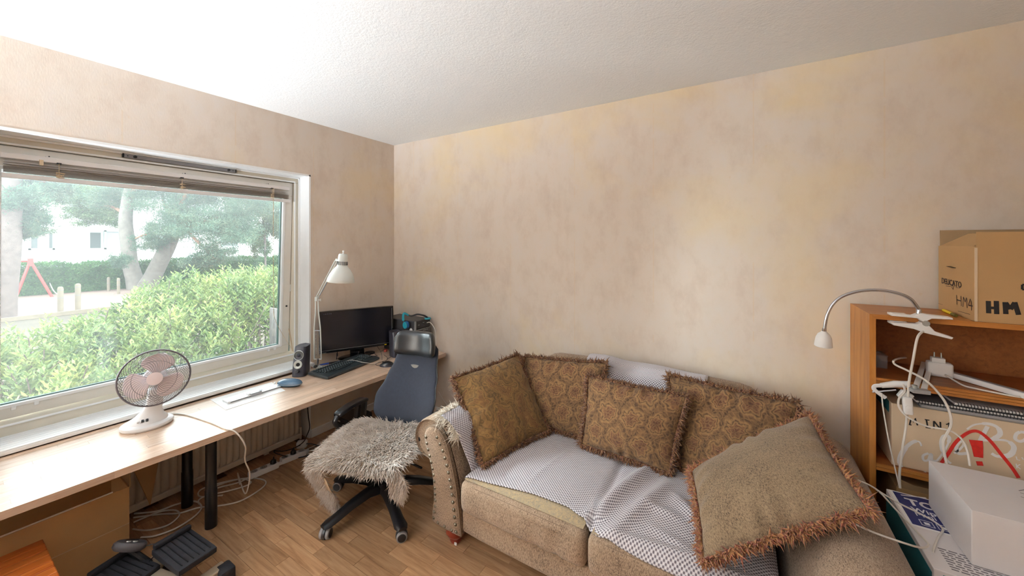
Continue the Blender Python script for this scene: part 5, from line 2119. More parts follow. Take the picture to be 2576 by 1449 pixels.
pstrokes('marker_letters', [([(2486, 757), (2487, 788)], 0.013), ([(2506, 757), (2507, 790)], 0.013), ([(2487, 774), (2507, 775)], 0.010),
                            ([(2528, 760), (2530, 790)], 0.013), ([(2529, 761), (2541, 778)], 0.013), ([(2541, 778), (2553, 761)], 0.013), ([(2552, 760), (2562, 792)], 0.013),
                            ([(2571, 716), (2580, 716)], 0.006), ([(2571, 716), (2571, 728)], 0.006), ([(2571, 728), (2580, 729)], 0.006)], M_ink, ct, 'y', CYF, (0, -1, 0), curve=False)['kind'] = 'stuff'

# yellow marker beside the carton
a, b = atz(2386, 781, BH + 0.0065), atz(2418, 795, BH + 0.0065)
mk = thing('yellow_marker', 'yellow marker pen lying beside the carton on the bookcase', 'pen', (a.x - 0.012, (a.y + b.y) / 2, BH))
off = Vector((-0.014, 0, 0))
MB().tube([a + off, a + off + (b - a) * 0.7], 0.006, 10).build('barrel', M_yellow, mk)
MB().tube([a + off + (b - a) * 0.7, b + off], [0.006, 0.005], 10).build('cap', plain('olive_cap', (110, 100, 30), 0.4), mk)


# --- gooseneck clip lamp
def build_clip_lamp():
    px = 3.462
    yc = -0.352
    l = thing('clip_lamp', 'white clip-on lamp with chrome gooseneck on the bookcase edge', 'lamp', (px, yc, BH))
    # two jaws, gripping the front edge of the top board; handles stick out to the right
    up = [(3.375, 1.2215), (3.380, 1.232), (3.44, 1.228), (3.462, 1.240), (3.485, 1.236), (3.545, 1.232), (3.547, 1.224), (3.49, 1.222), (3.468, 1.205), (3.452, 1.2195)]
    lo = [(3.375, 1.194), (3.382, 1.184), (3.44, 1.176), (3.47, 1.164), (3.543, 1.148), (3.548, 1.156), (3.50, 1.172), (3.482, 1.196), (3.466, 1.205), (3.452, 1.1955)]
    for nm, pl in (('upper_jaw', up), ('lower_jaw', lo)):
        MB().prism(pl, lambda a, b: (a, -0.374, b), lambda a, b: (a, -0.3375, b)).build(nm, M_wplast, l, smooth=30, bevel=0.002)
    MB().box(3.38, 3.43, -0.3375, -0.305, 1.2195, 1.228).build('jaw_pad', M_wplast, l, smooth=0)
    MB().box(3.38, 3.43, -0.3375, -0.305, 1.185, 1.1965).build('jaw_pad', M_wplast, l, smooth=0)
    MB().lathe([(0.011, -0.02), (0.011, 0.02)], 14, (3.474, -0.356, 1.202), (R(90), 0, 0)).build('spring', M_silver, l)
    MB().lathe([(0.0085, 0.0), (0.0085, 0.016), (0.007, 0.018)], 14, (3.459, -0.356, 1.236)).build('socket', M_chrome, l)
    pts = [Vector((3.459, -0.356, 1.25))]
    for (a, b, y) in ((2304, 768, -0.362), (2290, 752, -0.37), (2262, 739, -0.378), (2215, 730, -0.385), (2165, 732, -0.39), (2122, 744, -0.395), (2096, 764, -0.398), (2080, 795, -0.40), (2073, 835, -0.40)):
        pts.append(aty(a, b, y))
    sp = spline(pts, 10)
    MB().tube(sp, 0.0062, 10).build('gooseneck', M_chrome, l)
    e = pts[-1]
    RM = Euler((R(4), R(2), 0)).to_matrix()
    prof = [(0.0085, 0.004), (0.010, 0.0), (0.021, -0.010), (0.0275, -0.026), (0.030, -0.046), (0.0315, -0.062), (0.029, -0.0635), (0.026, -0.045), (0.0, -0.04)]
    MB().lathe(prof, 28, e, RM).build('lamp_head', M_wplast, l)
    MB().lathe([(0.0075, 0.016), (0.0078, -0.002)], 12, e, RM).build('collar', M_chrome, l)
    # flex with its switch
    a = [Vector((3.466, -0.372, 1.17))] + [aty(*q) for q in ((2308, 850, -0.40), (2297, 905, -0.41), (2287, 960, -0.41), (2284, 1000, -0.41), (2283, 1020, -0.41), (2279, 1075, -0.405), (2270, 1130, -0.40), (2263, 1190, -0.40), (2264, 1228, -0.41))]
    MB().tube(spline(a, 8), 0.0042, 8).build('flex', M_cable, l)
    s_ = aty(2283, 1020, -0.41)
    sw = MB().softbox(s_, (0.028, 0.020, 0.068), 0.5, 6, rot=(0, R(-3), 0)).build('flex_switch', M_wplast, l)
    MB().lathe([(0.009, 0.0), (0.009, 0.004), (0.0, 0.005)], 14, s_ + Vector((0, -0.0095, -0.006)), (R(90), 0, 0)).build('rocker', M_wplast, sw)


build_clip_lamp()


# --- white bar lamp with its clamp and power adapter on the middle shelf
def build_bar_lamp():
    zs = 0.953
    j = atz(2312, 985, zs + 0.012)
    l = thing('bar_lamp', 'white folding bar lamp with screw clamp lying on the bookcase shelf', 'lamp', (j.x, j.y + 0.03, zs))
    top = atz(2336, 908, zs + 0.006)
    d = (top - j)
    d.z = 0
    sd = Vector((d.y, -d.x, 0)).normalized()
    for sg in (-1, 1):
        MB().obox((j + top) / 2 + sd * sg * 0.0105 + Vector((0, 0, 0.004)), (d.length * 0.98, 0.016, 0.012), (0, 0, math.atan2(d.y, d.x))).build('arm_rail', M_wplast, l, smooth=0, bevel=0.002)
    MB().obox(j + Vector((0, -0.006, 0.004)), (0.05, 0.028, 0.014), (0, 0, 0.15)).build('joint', M_alu, l, smooth=0, bevel=0.002)
    MB().lathe([(0.008, 0.0), (0.008, 0.012), (0.0, 0.013)], 12, j + Vector((-0.012, 0, 0.01))).build('pivot', M_silver, l)
    MB().obox(top + Vector((0.02, 0.0, 0.008)), (0.05, 0.022, 0.014)).build('joint', M_alu, l, smooth=0, bevel=0.003)
    # screw clamp reaching out to the left in front of the shelf
    yk = BYF - 0.020
    a, b = aty(2288, 967, yk), aty(2216, 970, yk)
    MB().tube([a, (a + b) / 2 + Vector((0, 0, 0.004)), b], [0.013, 0.0135, 0.010], 10).build('clamp_body', M_wplast, l)
    cpts = [aty(*q, yk) for q in ((2216, 970), (2201, 971), (2199, 979), (2212, 990), (2228, 1001))]
    MB().tube(spline(cpts, 6), 0.0048, 8, flat=1.6).build('clamp_hook', M_wplast, l)
    s0, s1 = aty(2194, 986, yk), aty(2254, 981, yk)
    MB().tube([s0, s1], 0.0034, 8).build('clamp_screw', M_chrome, l)
    MB().obox(aty(2277, 995, yk), (0.040, 0.02, 0.034), (0, R(28), 0)).build('clamp_block', M_wplast, l, smooth=0, bevel=0.004)
    # the bar itself runs to the right
    a, b = atz(2392, 941, zs + 0.012), atz(2640, 1012, zs + 0.012)
    dd = b - a
    ang = math.atan2(dd.y, dd.x)
    mid = (a + b) / 2
    MB().obox(mid + Vector((0, 0, 0.006)), (dd.length, 0.020, 0.011), (0, 0, ang)).build('light_bar', M_alu, l, smooth=0, bevel=0.002)
    MB().obox(mid + Vector((0, -0.017, 0.0)), (dd.length, 0.012, 0.020), (0, 0, ang)).build('diffuser', M_wplast, l, smooth=0, bevel=0.002)


build_bar_lamp()


def build_adapter():
    zs = 0.953
    c = (atz(2340, 948, zs) + atz(2397, 953, zs)) / 2
    ad = thing('power_adapter', 'white plug-in power adapter with two pins upright on the shelf', 'adapter', (c.x, c.y + 0.02, zs), R(-6))
    MB().softbox((0, 0, 0.031), (0.074, 0.042, 0.060), 0.35, 8).build('body', M_wplast, ad, world=False)
    MB().softbox((-0.004, 0.002, 0.068), (0.040, 0.030, 0.022), 0.25, 6).build('plug_base', M_wplast, ad, world=False)
    for x in (-0.014, 0.006):
        p = MB().lathe([(0.0026, 0.078), (0.0026, 0.088), (0.0021, 0.089), (0.0021, 0.1), (0.0, 0.101)], 10, (x, 0.002, 0)).build('pin', M_silver, ad, world=False)
    pts = [Vector((0.012, -0.024, 0.016))]
    W = ad.matrix_basis
    wp = [W @ pts[0]] + [atz(*q) for q in ((2420, 968, zs + 0.006), (2456, 978, zs + 0.005), (2500, 987, zs + 0.005), (2560, 998, zs + 0.005), (2620, 1002, zs + 0.005))]
    MB().tube(spline(wp, 8), 0.0032, 8).build('lead', M_cable, ad)


build_adapter()
zs = 0.953
cable('looped_flex', [atz(2350, 905, zs + 0.03), atz(2320, 901, zs + 0.03), atz(2275, 900, zs + 0.03), aty(2250, 906, -0.30), aty(2252, 917, -0.33), aty(2285, 933, -0.37), aty(2330, 958, -0.40), aty(2370, 1000, -0.42), aty(2390, 1040, -0.43), aty(2392, 1070, -0.43), aty(2380, 1095, -0.43), aty(2373, 1115, -0.43), aty(2380, 1160, -0.43), aty(2390, 1178, -0.44)],
      0.0040, M_cable, 'white flex looping from the shelf down in front of the printed box')
cable('looped_flex', [aty(2272, 968, -0.375), aty(2276, 985, -0.40), aty(2262, 1002, -0.41), aty(2262, 1025, -0.41), aty(2285, 1050, -0.42), aty(2330, 1072, -0.42), aty(2385, 1082, -0.425), aty(2415, 1100, -0.43), aty(2432, 1130, -0.43), aty(2440, 1172, -0.44)],
      0.0036, M_cable, 'white flex curving below the lamp clamp across the printed box')
cable('thin_flex', [aty(2218, 990, -0.36), aty(2222, 1030, -0.39), aty(2236, 1110, -0.40), aty(2252, 1180, -0.40), aty(2262, 1222, -0.41)],
      0.0024, M_cable, 'thin white flex hanging down beside the bookcase side panel')


# --- little clear box with bottles at the back of the shelf
def build_clear_box():
    t = NT('clear_plastic')
    t.color(lin(190, 190, 200))
    t.b.inputs['Alpha'].default_value = 0.28
    t.set(0.15)
    a, b = atz(2199, 932, zs), atz(2240, 937, zs)
    yb = -0.12
    cx = 3.372
    c = thing('plastic_tub', 'small clear plastic tub in the back corner of the shelf', 'tub', (cx, yb, zs))
    mb = MB()
    x0, x1, y0, y1, h = cx - 0.032, cx + 0.042, yb - 0.05, yb + 0.04, 0.055
    mb.box(x0, x1, y0, y1, zs + 0.0005, zs + 0.003).box(x0, x0 + 0.002, y0, y1, zs + 0.003, zs + h).box(x1 - 0.002, x1, y0, y1, zs + 0.003, zs + h)
    mb.box(x0, x1, y0, y0 + 0.002, zs + 0.003, zs + h).box(x0, x1, y1 - 0.002, y1, zs + 0.003, zs + h)
    mb.build('walls', t.m, c, smooth=0)
    MB().box(x0 - 0.002, x1 + 0.002, y0 - 0.002, y1 + 0.002, zs + h, zs + h + 0.004).build('lid', t.m, c, smooth=0)
    tag(rebase(MB().lathe([(0.0, 0), (0.014, 0), (0.014, 0.03), (0.008, 0.034), (0.008, 0.045), (0, 0.045)], 16, (cx + 0.012, yb - 0.02, zs + 0.0032)).build('small_bottle', plain('navy_glass', (14, 14, 40), 0.2))),
        'small dark blue bottle inside the clear plastic tub', 'bottle')
    tag(rebase(MB().lathe([(0.0, 0), (0.018, 0), (0.018, 0.065), (0.008, 0.078), (0.008, 0.098), (0.0, 0.098)], 16, (cx - 0.01, yb + 0.075, zs + 0.0005)).build('small_bottle', M_black)),
        'small black bottle standing behind the clear plastic tub', 'bottle')
    tag(rebase(MB().lathe([(0.0, 0), (0.010, 0), (0.010, 0.02), (0.0, 0.02)], 12, (cx + 0.014, yb + 0.012, zs + 0.0032)).build('cork_piece', plain('cork', (190, 150, 90), 0.8))),
        'small tan cork piece inside the clear plastic tub', 'cork')


build_clear_box()


# --- printed carton on the lower shelf with pads on top
KX0, KX1, KYF, KYB, KZ0, KZ1 = 3.390, 3.93, -0.318, -0.05, 0.5935, 0.850
kb = thing('printed_carton', 'pale cardboard box with white script print and red marker arch on the lower shelf', 'carton', ((KX0 + KX1) / 2, (KYF + KYB) / 2, KZ0))
MB().box(KX0, KX1, KYF, KYB, KZ0, KZ1).build('box', M_cardl, kb, smooth=0, bevel=0.003)
MB().box(KX0 - 0.0006, KX0, KYF + 0.03, KYB - 0.02, KZ1 - 0.05, KZ1 - 0.002).build('tape', M_tealcard, kb, smooth=0)
NY = (0, -1, 0)
pstrokes('black_handwriting', [([(2288, 1068), (2292, 1052), (2297, 1062), (2302, 1052), (2308, 1070)], 0.005), ([(2286, 1068), (2293, 1069)], 0.004), ([(2330, 1055), (2334, 1076)], 0.005), ([(2326, 1055), (2338, 1057)], 0.004), ([(2328, 1075), (2341, 1077)], 0.004),
                               ([(2349, 1079), (2349, 1059)], 0.005), ([(2349, 1059), (2366, 1080)], 0.005), ([(2366, 1080), (2365, 1061)], 0.005), ([(2380, 1068), (2387, 1063), (2387, 1082)], 0.005), ([(2380, 1082), (2394, 1084)], 0.004)], M_ink, kb, 'y', KYF, NY, curve=False)
W1 = [0.006, 0.012, 0.016, 0.012, 0.006]
pstrokes('white_script', [([(2318, 1122), (2312, 1111), (2296, 1112), (2275, 1130), (2263, 1158), (2272, 1182), (2298, 1190), (2330, 1188)], W1),
                          ([(2336, 1140), (2322, 1146), (2324, 1158), (2336, 1156), (2342, 1142), (2344, 1158), (2356, 1160)], [0.008, 0.010]),
                          ([(2356, 1160), (2378, 1130), (2388, 1102), (2376, 1096), (2368, 1115), (2376, 1150), (2392, 1166)], [0.006, 0.011, 0.013, 0.008]),
                          ([(2400, 1140), (2412, 1132), (2424, 1118), (2418, 1108), (2406, 1122), (2410, 1140), (2432, 1140)], [0.007, 0.011]),
                          ([(2432, 1080), (2452, 1068), (2486, 1066), (2510, 1076), (2514, 1094), (2488, 1106), (2470, 1106)], [0.006, 0.011, 0.014, 0.010]),
                          ([(2488, 1106), (2530, 1108), (2550, 1124), (2540, 1144), (2510, 1148), (2494, 1140)], [0.008, 0.014, 0.016, 0.010]),
                          ([(2484, 1072), (2466, 1110), (2458, 1150)], [0.012, 0.014, 0.008]),
                          ([(2566, 1086), (2556, 1092), (2554, 1104), (2566, 1110), (2580, 1104), (2582, 1090), (2566, 1086)], [0.010]),
                          ([(2590, 1090), (2600, 1108), (2616, 1088)], [0.010])], M_wink, kb, 'y', KYF, NY)
pstrokes('white_caption', [([(2556, 1148), (2558, 1156), (2566, 1158)], 0.003), ([(2570, 1150), (2574, 1156)], 0.003), ([(2556, 1166), (2558, 1178)], 0.003), ([(2558, 1172), (2566, 1168)], 0.003), ([(2558, 1172), (2567, 1180)], 0.003)], M_wink, kb, 'y', KYF, NY, curve=False)
pstrokes('red_arch', [([(2368, 1164), (2384, 1142), (2404, 1112), (2428, 1092), (2448, 1084), (2466, 1088), (2490, 1108), (2516, 1140), (2545, 1176), (2562, 1202)], 0.0105)], M_redink, kb, 'y', KYF, NY, lift=0.0014)
pstrokes('exclamation_mark', [([(2454, 1107), (2458, 1125), (2461, 1150)], [0.036, 0.030, 0.024]), ([(2456, 1165), (2472, 1166)], 0.016)], M_redink, kb, 'y', KYF, NY, lift=0.0016, curve=False)

zz = KZ1 + 0.0005


def pad(label, x0, x1, y0, y1, z, h, cover, spiral):
    p = thing('spiral_pad', label, 'notebook', ((x0 + x1) / 2, (y0 + y1) / 2, z), group='pads on the printed carton')
    MB().box(x0, x1, y0, y1, z, z + 0.0015).build('back_cover', cover, p, smooth=0)
    MB().box(x0 + 0.002, x1 - 0.002, y0 + 0.003, y1 - 0.002, z + 0.0016, z + h - 0.0016).build('page_block', M_paper, p, smooth=0)
    MB().box(x0, x1, y0, y1, z + h - 0.0015, z + h).build('front_cover', cover, p, smooth=0)
    if spiral:
        n = int((x1 - x0) / 0.0085)
        mb = MB()
        for k in range(n):
            x = x0 + 0.006 + k * 0.0085
            mb.tube([(x + 0.002, y0 - 0.001 + 0.0065 * math.cos(t), z + h / 2 + (h / 2 + 0.003) * math.sin(t)) for t in np.linspace(0, 2 * math.pi, 11)], 0.0011, 4, cap=False)
        o = mb.build('wire_spiral', M_dark, p)
        o['kind'] = 'stuff'
    return z + h + 0.003


fo = thing('ring_binder', 'flat grey folder lying on the printed carton under the pads', 'folder', (3.72, -0.2, zz))
MB().box(3.475, 3.93, -0.318, -0.06, zz, zz + 0.003).build('lower_cover', M_grey, fo, smooth=0)
MB().box(3.475, 3.93, -0.318, -0.06, zz + 0.013, zz + 0.016).build('upper_cover', M_grey, fo, smooth=0)
MB().tube([(3.475, -0.316, zz + 0.008), (3.93, -0.316, zz + 0.008)], 0.008, 10).build('spine', M_alu, fo)
MB().box(3.48, 3.925, -0.308, -0.065, zz + 0.003, zz + 0.013).build('sheets', M_paper, fo, smooth=0)
z1 = pad('lower of the two spiral pads on the printed carton', 3.462, 3.90, -0.316, -0.08, zz + 0.0175, 0.010, M_grey, True)
pad('upper of the two spiral pads on the printed carton', 3.57, 3.92, -0.312, -0.09, z1 + 0.0005, 0.009, M_wbox, True)

# --- torn carton under the lower shelf
LX0, LX1 = 3.405, 3.95
lc = thing('torn_carton', 'brown cardboard box with torn flap in the lowest bookcase bay', 'carton', ((LX0 + LX1) / 2, -0.18, 0.0805))
MB().box(LX0, LX1, -0.315, -0.05, 0.0805, 0.505).build('box', M_card, lc, smooth=0, bevel=0.003)
MB().add([(LX0, -0.316, 0.505), (LX1, -0.316, 0.505), (LX1, -0.318, 0.535), (LX0 + 0.05, -0.318, 0.528), (LX0 + 0.012, -0.318, 0.54),
          (LX0, -0.312, 0.505), (LX1, -0.312, 0.505), (LX1, -0.314, 0.535), (LX0 + 0.05, -0.314, 0.528), (LX0 + 0.012, -0.314, 0.54)],
         [(0, 1, 2, 3, 4), (9, 8, 7, 6, 5), (0, 5, 6, 1), (1, 6, 7, 2), (2, 7, 8, 3), (3, 8, 9, 4), (4, 9, 5, 0)]).build('torn_flap', M_cardd, lc, smooth=0)

# --- cartons on the floor beside the sofa
TZ = 0.53
TX0, TX1, TY0, TY1 = 3.352, 3.84, -0.835, -0.405
tk = thing('paper_roll_carton', 'white carton with blue printed label between sofa and bookcase', 'carton', ((TX0 + TX1) / 2, (TY0 + TY1) / 2, 0))
MB().box(TX0, TX1, TY0, TY1, 0.0, TZ).build('box', M_wbox, tk, smooth=0, bevel=0.003)
MB().box(TX0 - 0.0008, TX0, TY0 + 0.01, TY1 - 0.005, TZ - 0.16, TZ - 0.02).build('side_band', M_tealcard, tk, smooth=0)
MB().box(TX0 + 0.02, TX1, TY0 - 0.0008, TY0, TZ - 0.2, TZ - 0.012).build('front_band', M_tealcard, tk, smooth=0)
lq = [atz(*q, TZ) for q in ((2250, 1240), (2392, 1262), (2392, 1321), (2300, 1304))]
x0 = TX0 + 0.022
MB().box(TX0 + 0.006, TX0 + 0.22, -0.628, -0.409, TZ + 0.0002, TZ + 0.0008).build('label_border', M_paper, tk, smooth=0)
MB().box(x0 - 0.006, TX0 + 0.21, -0.618, -0.416, TZ + 0.0009, TZ + 0.0014).build('label', M_bluecard, tk, smooth=0)
zt = TZ + 0.0016
text_mesh('lettering', 'TORK', 0.058, M_wink, tk, (x0 + 0.018, -0.487, zt), (1, 0, 0), (0, 1, 0), bold=0.0016)
pstrokes('logo_bar', [([(2266, 1246), (2330, 1254)], 0.006)], M_wink, tk, 'z', TZ, (0, 0, 1), lift=0.0018, curve=False)
text_mesh('lettering', 'Wiping', 0.036, M_wink, tk, (x0 + 0.020, -0.527, zt), (1, 0, 0), (0, 1, 0), bold=0.0006)
text_mesh('lettering', 'Mini C', 0.032, M_wink, tk, (x0 + 0.020, -0.555, zt), (1, 0, 0), (0, 1, 0))
for k in range(3):
    xx = x0 + 0.02 + k * 0.042
    mb = MB()
    for (a, b, c, d) in ((xx, xx + 0.034, -0.608, -0.606), (xx, xx + 0.034, -0.578, -0.576), (xx, xx + 0.002, -0.608, -0.576), (xx + 0.032, xx + 0.034, -0.608, -0.576), (xx + 0.010, xx + 0.024, -0.600, -0.586)):
        mb.box(a, b, c, d, zt - 0.0002, zt + 0.0003)
    mb.build('pictogram', M_wink, tk, smooth=0)
# block of small print near the front edge of the lid
rngp = np.random.default_rng(5)
mb = MB()
for r in range(9):
    y = -0.722 - r * 0.0115
    x = TX0 + 0.045
    while x < TX1 - 0.05 - 0.02 * (r % 3):
        w = float(rngp.uniform(0.006, 0.022))
        mb.box(x, x + w, y, y + 0.0045, TZ + 0.0002, TZ + 0.0007)
        x += w + 0.005
o = mb.build('small_print', M_grey, tk, smooth=0)
o['kind'] = 'stuff'

WX0, WX1, WY0_, WY1_, WZ = 3.456, 3.98, -0.760, -0.455, 0.700
wb = thing('white_box', 'plain white box on top of the carton with blue label', 'box', ((WX0 + WX1) / 2, (WY0_ + WY1_) / 2, TZ))
MB().box(WX0, WX1, WY0_, WY1_, TZ + 0.0022, WZ - 0.001).build('box', M_wbox, wb, smooth=0, bevel=0.002)
MB().box(WX0, WX1, WY0_, WY1_, WZ - 0.001, WZ).build('lid', M_wbox, wb, smooth=0)
pstrokes('small_mark', [([(2563, 1235), (2580, 1232)], 0.003), ([(2566, 1240), (2580, 1244)], 0.003), ([(2568, 1250), (2580, 1254)], 0.003)], M_grey, wb, 'z', WZ, (0, 0, 1), curve=False)

# --- flex over the sofa arm
az = 0.604
cable('sofa_arm_flex', [atz(2158, 1208, az), atz(2190, 1222, az), atz(2215, 1240, az - 0.004), atz(2250, 1278, 0.57), atz(2290, 1320, 0.55), atz(2330, 1362, 0.545), atz(2335, 1372, 0.548), atz(2320, 1378, 0.56), atz(2280, 1368, 0.60), atz(2200, 1340, az + 0.004), atz(2150, 1318, az + 0.006)],
      0.0030, M_cable, 'thin white flex looped over the right sofa arm')
cable('carton_flex', [atz(2205, 1232, az), atz(2260, 1265, 0.57), atz(2310, 1290, TZ + 0.02), atz(2350, 1312, TZ + 0.006), atz(2372, 1332, TZ + 0.004), atz(2360, 1352, TZ + 0.004), atz(2348, 1385, TZ + 0.004), atz(2350, 1415, 0.48)],
      0.0030, M_cable, 'thin white flex lying across the carton with blue label')

# ------------------------------------------------------------------ things on the floor under the desk
M_orange = m_wood('orange_stained_slat', lin(150, 72, 24), lin(186, 98, 38), lin(206, 122, 56), (40, 3, 40), 0.4, 0.2)
M_steel = plain('stepper_frame', (176, 160, 138), 0.4, 0.2)
M_pedal = plain('pedal_rubber', (28, 28, 34), 0.75, bump=0.3, bscale=140)
M_consl = plain('console_grey', (74, 72, 76), 0.5)


def build_carton():
    x = 0.345
    yr = -1.905
    h = 0.345
    c = thing('open_carton', 'large open brown cardboard box standing under the desk', 'carton', (0.22, -2.35, 0))
    y0 = -2.85
    th = 0.004
    MB().box(x - th, x, y0, yr, 0.001, h).build('front_panel', M_card, c, smooth=0)
    MB().box(0.06, 0.06 + th, y0, yr, 0.001, h).build('back_panel', M_card, c, smooth=0)
    MB().box(0.06 + th, x - th, yr - th, yr, 0.001, h).build('end_panel', M_card, c, smooth=0)
    MB().box(0.06 + th, x - th, y0, y0 + th, 0.001, h).build('end_panel', M_card, c, smooth=0)
    MB().box(0.06 + th, x - th, y0 + th, yr - th, 0.001, 0.005).build('bottom_panel', M_cardd, c, smooth=0)
    MB().box(x, x + 0.0015, y0, yr, 0.17, 0.1715).build('crease', M_cardl, c, smooth=0)
    # end flap standing up and out
    a = [(x - 0.005, yr + 0.001, h - 0.005), (0.07, yr + 0.001, h - 0.005), (0.10, yr + 0.02, h + 0.16), (0.30, yr + 0.015, h + 0.15)]
    f = [(p[0], p[1] + 0.004, p[2]) for p in a]
    MB().add(a + f, [(0, 1, 2, 3), (7, 6, 5, 4), (0, 4, 5, 1), (1, 5, 6, 2), (2, 6, 7, 3), (3, 7, 4, 0)]).build('end_flap', M_cardd, c, smooth=0)
    a = [(0.20, yr + 0.03, 0.42), (0.12, yr + 0.10, 0.48), (0.05, yr + 0.20, 0.38), (0.17, yr + 0.12, 0.12)]
    f = [(p[0] - 0.004, p[1] - 0.002, p[2]) for p in a]
    MB().add(a + f, [(0, 1, 2, 3), (7, 6, 5, 4), (0, 4, 5, 1), (1, 5, 6, 2), (2, 6, 7, 3), (3, 7, 4, 0)]).build('loose_flap', M_card, c, smooth=0)
    cable('carton_edge_cable', [(x - 0.002, -2.6, h + 0.004), (x - 0.002, -2.28, h + 0.004), (x - 0.002, -2.1, h + 0.004), (x - 0.002, -1.96, h + 0.004)], 0.0036, M_cable, 'white cable lying along the top edge of the open carton')


build_carton()


def build_stool():
    z = 0.30
    x0, x1, y0, y1 = 0.40, 0.84, -2.62, -2.172
    s = thing('slatted_stool', 'low orange stained wooden stool with slatted top under the desk', 'stool', ((x0 + x1) / 2, (y0 + y1) / 2, 0))
    n = 9
    w = (x1 - x0) / n
    for k in range(n):
        a = x0 + k * w
        MB().box(a + 0.0015, a + w - 0.0015, y0, y1, z - 0.022, z).build('slat', M_orange, s, smooth=0, bevel=0.004)
    for y in (y0 + 0.06, y1 - 0.08):
        MB().box(x0 + 0.01, x1 - 0.01, y, y + 0.03, z - 0.062, z - 0.0225).build('rail', M_orange, s, smooth=0, bevel=0.003)
    for x in (x0 + 0.03, x1 - 0.06):
        for y in (y0 + 0.06, y1 - 0.08):
            MB().box(x, x + 0.032, y, y + 0.03, 0.0, z - 0.0625).build('leg', M_orange, s, smooth=0, bevel=0.003)


build_stool()


def build_stepper():
    s = thing('mini_stepper', 'small exercise stepper with two black foot plates under the desk', 'stepper', (0.72, -1.92, 0))

    def pedal(q, z, tilt):
        pts = [atz(*p, z) for p in q]
        mid = sum(pts, Vector()) / 4
        lx = (pts[2] + pts[3] - pts[0] - pts[1]) / 2
        L = lx.length
        ang = math.atan2(lx.y, lx.x)
        wd = ((pts[1] - pts[0]).length + (pts[2] - pts[3]).length) / 2
        RM = Euler((0, tilt, ang)).to_matrix()
        p = MB().softbox(mid + Vector((0, 0, -0.012)), (L, wd, 0.028), 0.45, 8, rot=RM).build('pedal', M_pedal, s)
        MB().obox(mid + RM @ Vector((-L / 2 + 0.012, 0.0, 0.014)), (0.022, wd * 0.96, 0.022), RM).build('toe_stop', M_pedal, p, smooth=0, bevel=0.006)
        for k in range(6):
            MB().obox(mid + RM @ Vector((0.0, -wd * 0.36 + k * wd * 0.145, 0.0018)), (L * 0.84, 0.004, 0.003), RM).build('grip_rib', M_dark, p, smooth=0)
        MB().obox(mid + RM @ Vector((-0.03, 0, -0.045)), (L * 0.7, 0.04, 0.04), RM).build('pedal_arm', M_steel, s, smooth=0, bevel=0.004)
        return mid, ang
    m1, a1 = pedal(((378, 1383), (480, 1336), (548, 1369), (448, 1436)), 0.17, R(4))
    m2, a2 = pedal(((205, 1462), (330, 1394), (404, 1414), (300, 1490)), 0.135, R(6))
    mc = (m1 + m2) / 2
    MB().obox((0.60, mc.y, 0.055), (0.10, 0.34, 0.05), (0, 0, 0.12)).build('front_bar', M_steel, s, smooth=0, bevel=0.006)
    MB().obox((0.72, mc.y, 0.085), (0.30, 0.045, 0.045), (0, R(-8), 0.15)).build('centre_beam', M_steel, s, smooth=0, bevel=0.005)
    MB().obox((0.87, mc.y + 0.02, 0.045), (0.05, 0.36, 0.035), (0, 0, 0.12)).build('rear_bar', M_steel, s, smooth=0, bevel=0.005)
    for y in (mc.y - 0.17, mc.y + 0.19):
        MB().softbox((0.875, y, 0.032), (0.075, 0.06, 0.063), 0.4, 5).build('rubber_foot', M_pedal, s)
    for y in (mc.y - 0.16, mc.y + 0.16):
        MB().softbox((0.60, y, 0.022), (0.07, 0.05, 0.043), 0.4, 5).build('rubber_foot', M_pedal, s)
    for sg, mm in ((1, m1), (-1, m2)):
        MB().tube([(0.64, mc.y + sg * 0.05, 0.05), (mm.x + 0.02, mm.y, mm.z - 0.05)], 0.016, 12).build('piston', M_dark, s)
        MB().tube([(0.70, mc.y + sg * 0.06, 0.075), (mm.x + 0.05, mm.y, mm.z - 0.045)], 0.008, 8).build('piston_rod', M_chrome, s)
    # console
    c = atz(327, 1371, 0.205)
    RM = Euler((R(-18), R(22), R(62))).to_matrix()
    co = MB().lathe([(0.0, -0.018), (0.048, -0.018), (0.058, -0.008), (0.058, 0.006), (0.050, 0.014), (0.0, 0.016)], 32, c, RM, sx=1.0, sy=0.62).build('console', M_consl, s)
    MB().obox(c + RM @ Vector((0.0, 0.012, 0.0155)), (0.046, 0.016, 0.003), RM).build('display', M_black, co, smooth=0)
    for sx_ in (-0.010, 0.012):
        MB().lathe([(0.007, 0.0), (0.006, 0.004), (0.0, 0.0045)], 12, c + RM @ Vector((sx_, -0.012, 0.0145)), RM, sx=1.3, sy=0.8).build('button', M_silver, co)
    MB().tube([c + Vector((0.0, 0, -0.02)), (0.64, mc.y, 0.11)], 0.012, 8).build('console_post', M_dark, s)
    w = c + Vector((0.03, 0.04, -0.02))
    MB().tube(spline([w, w + Vector((0.03, 0.03, 0.0)), w + Vector((0.05, 0.02, -0.03)), w + Vector((0.03, 0.0, -0.06))], 6), 0.002, 6).build('sensor_wire', M_bcable, s)


build_stepper()


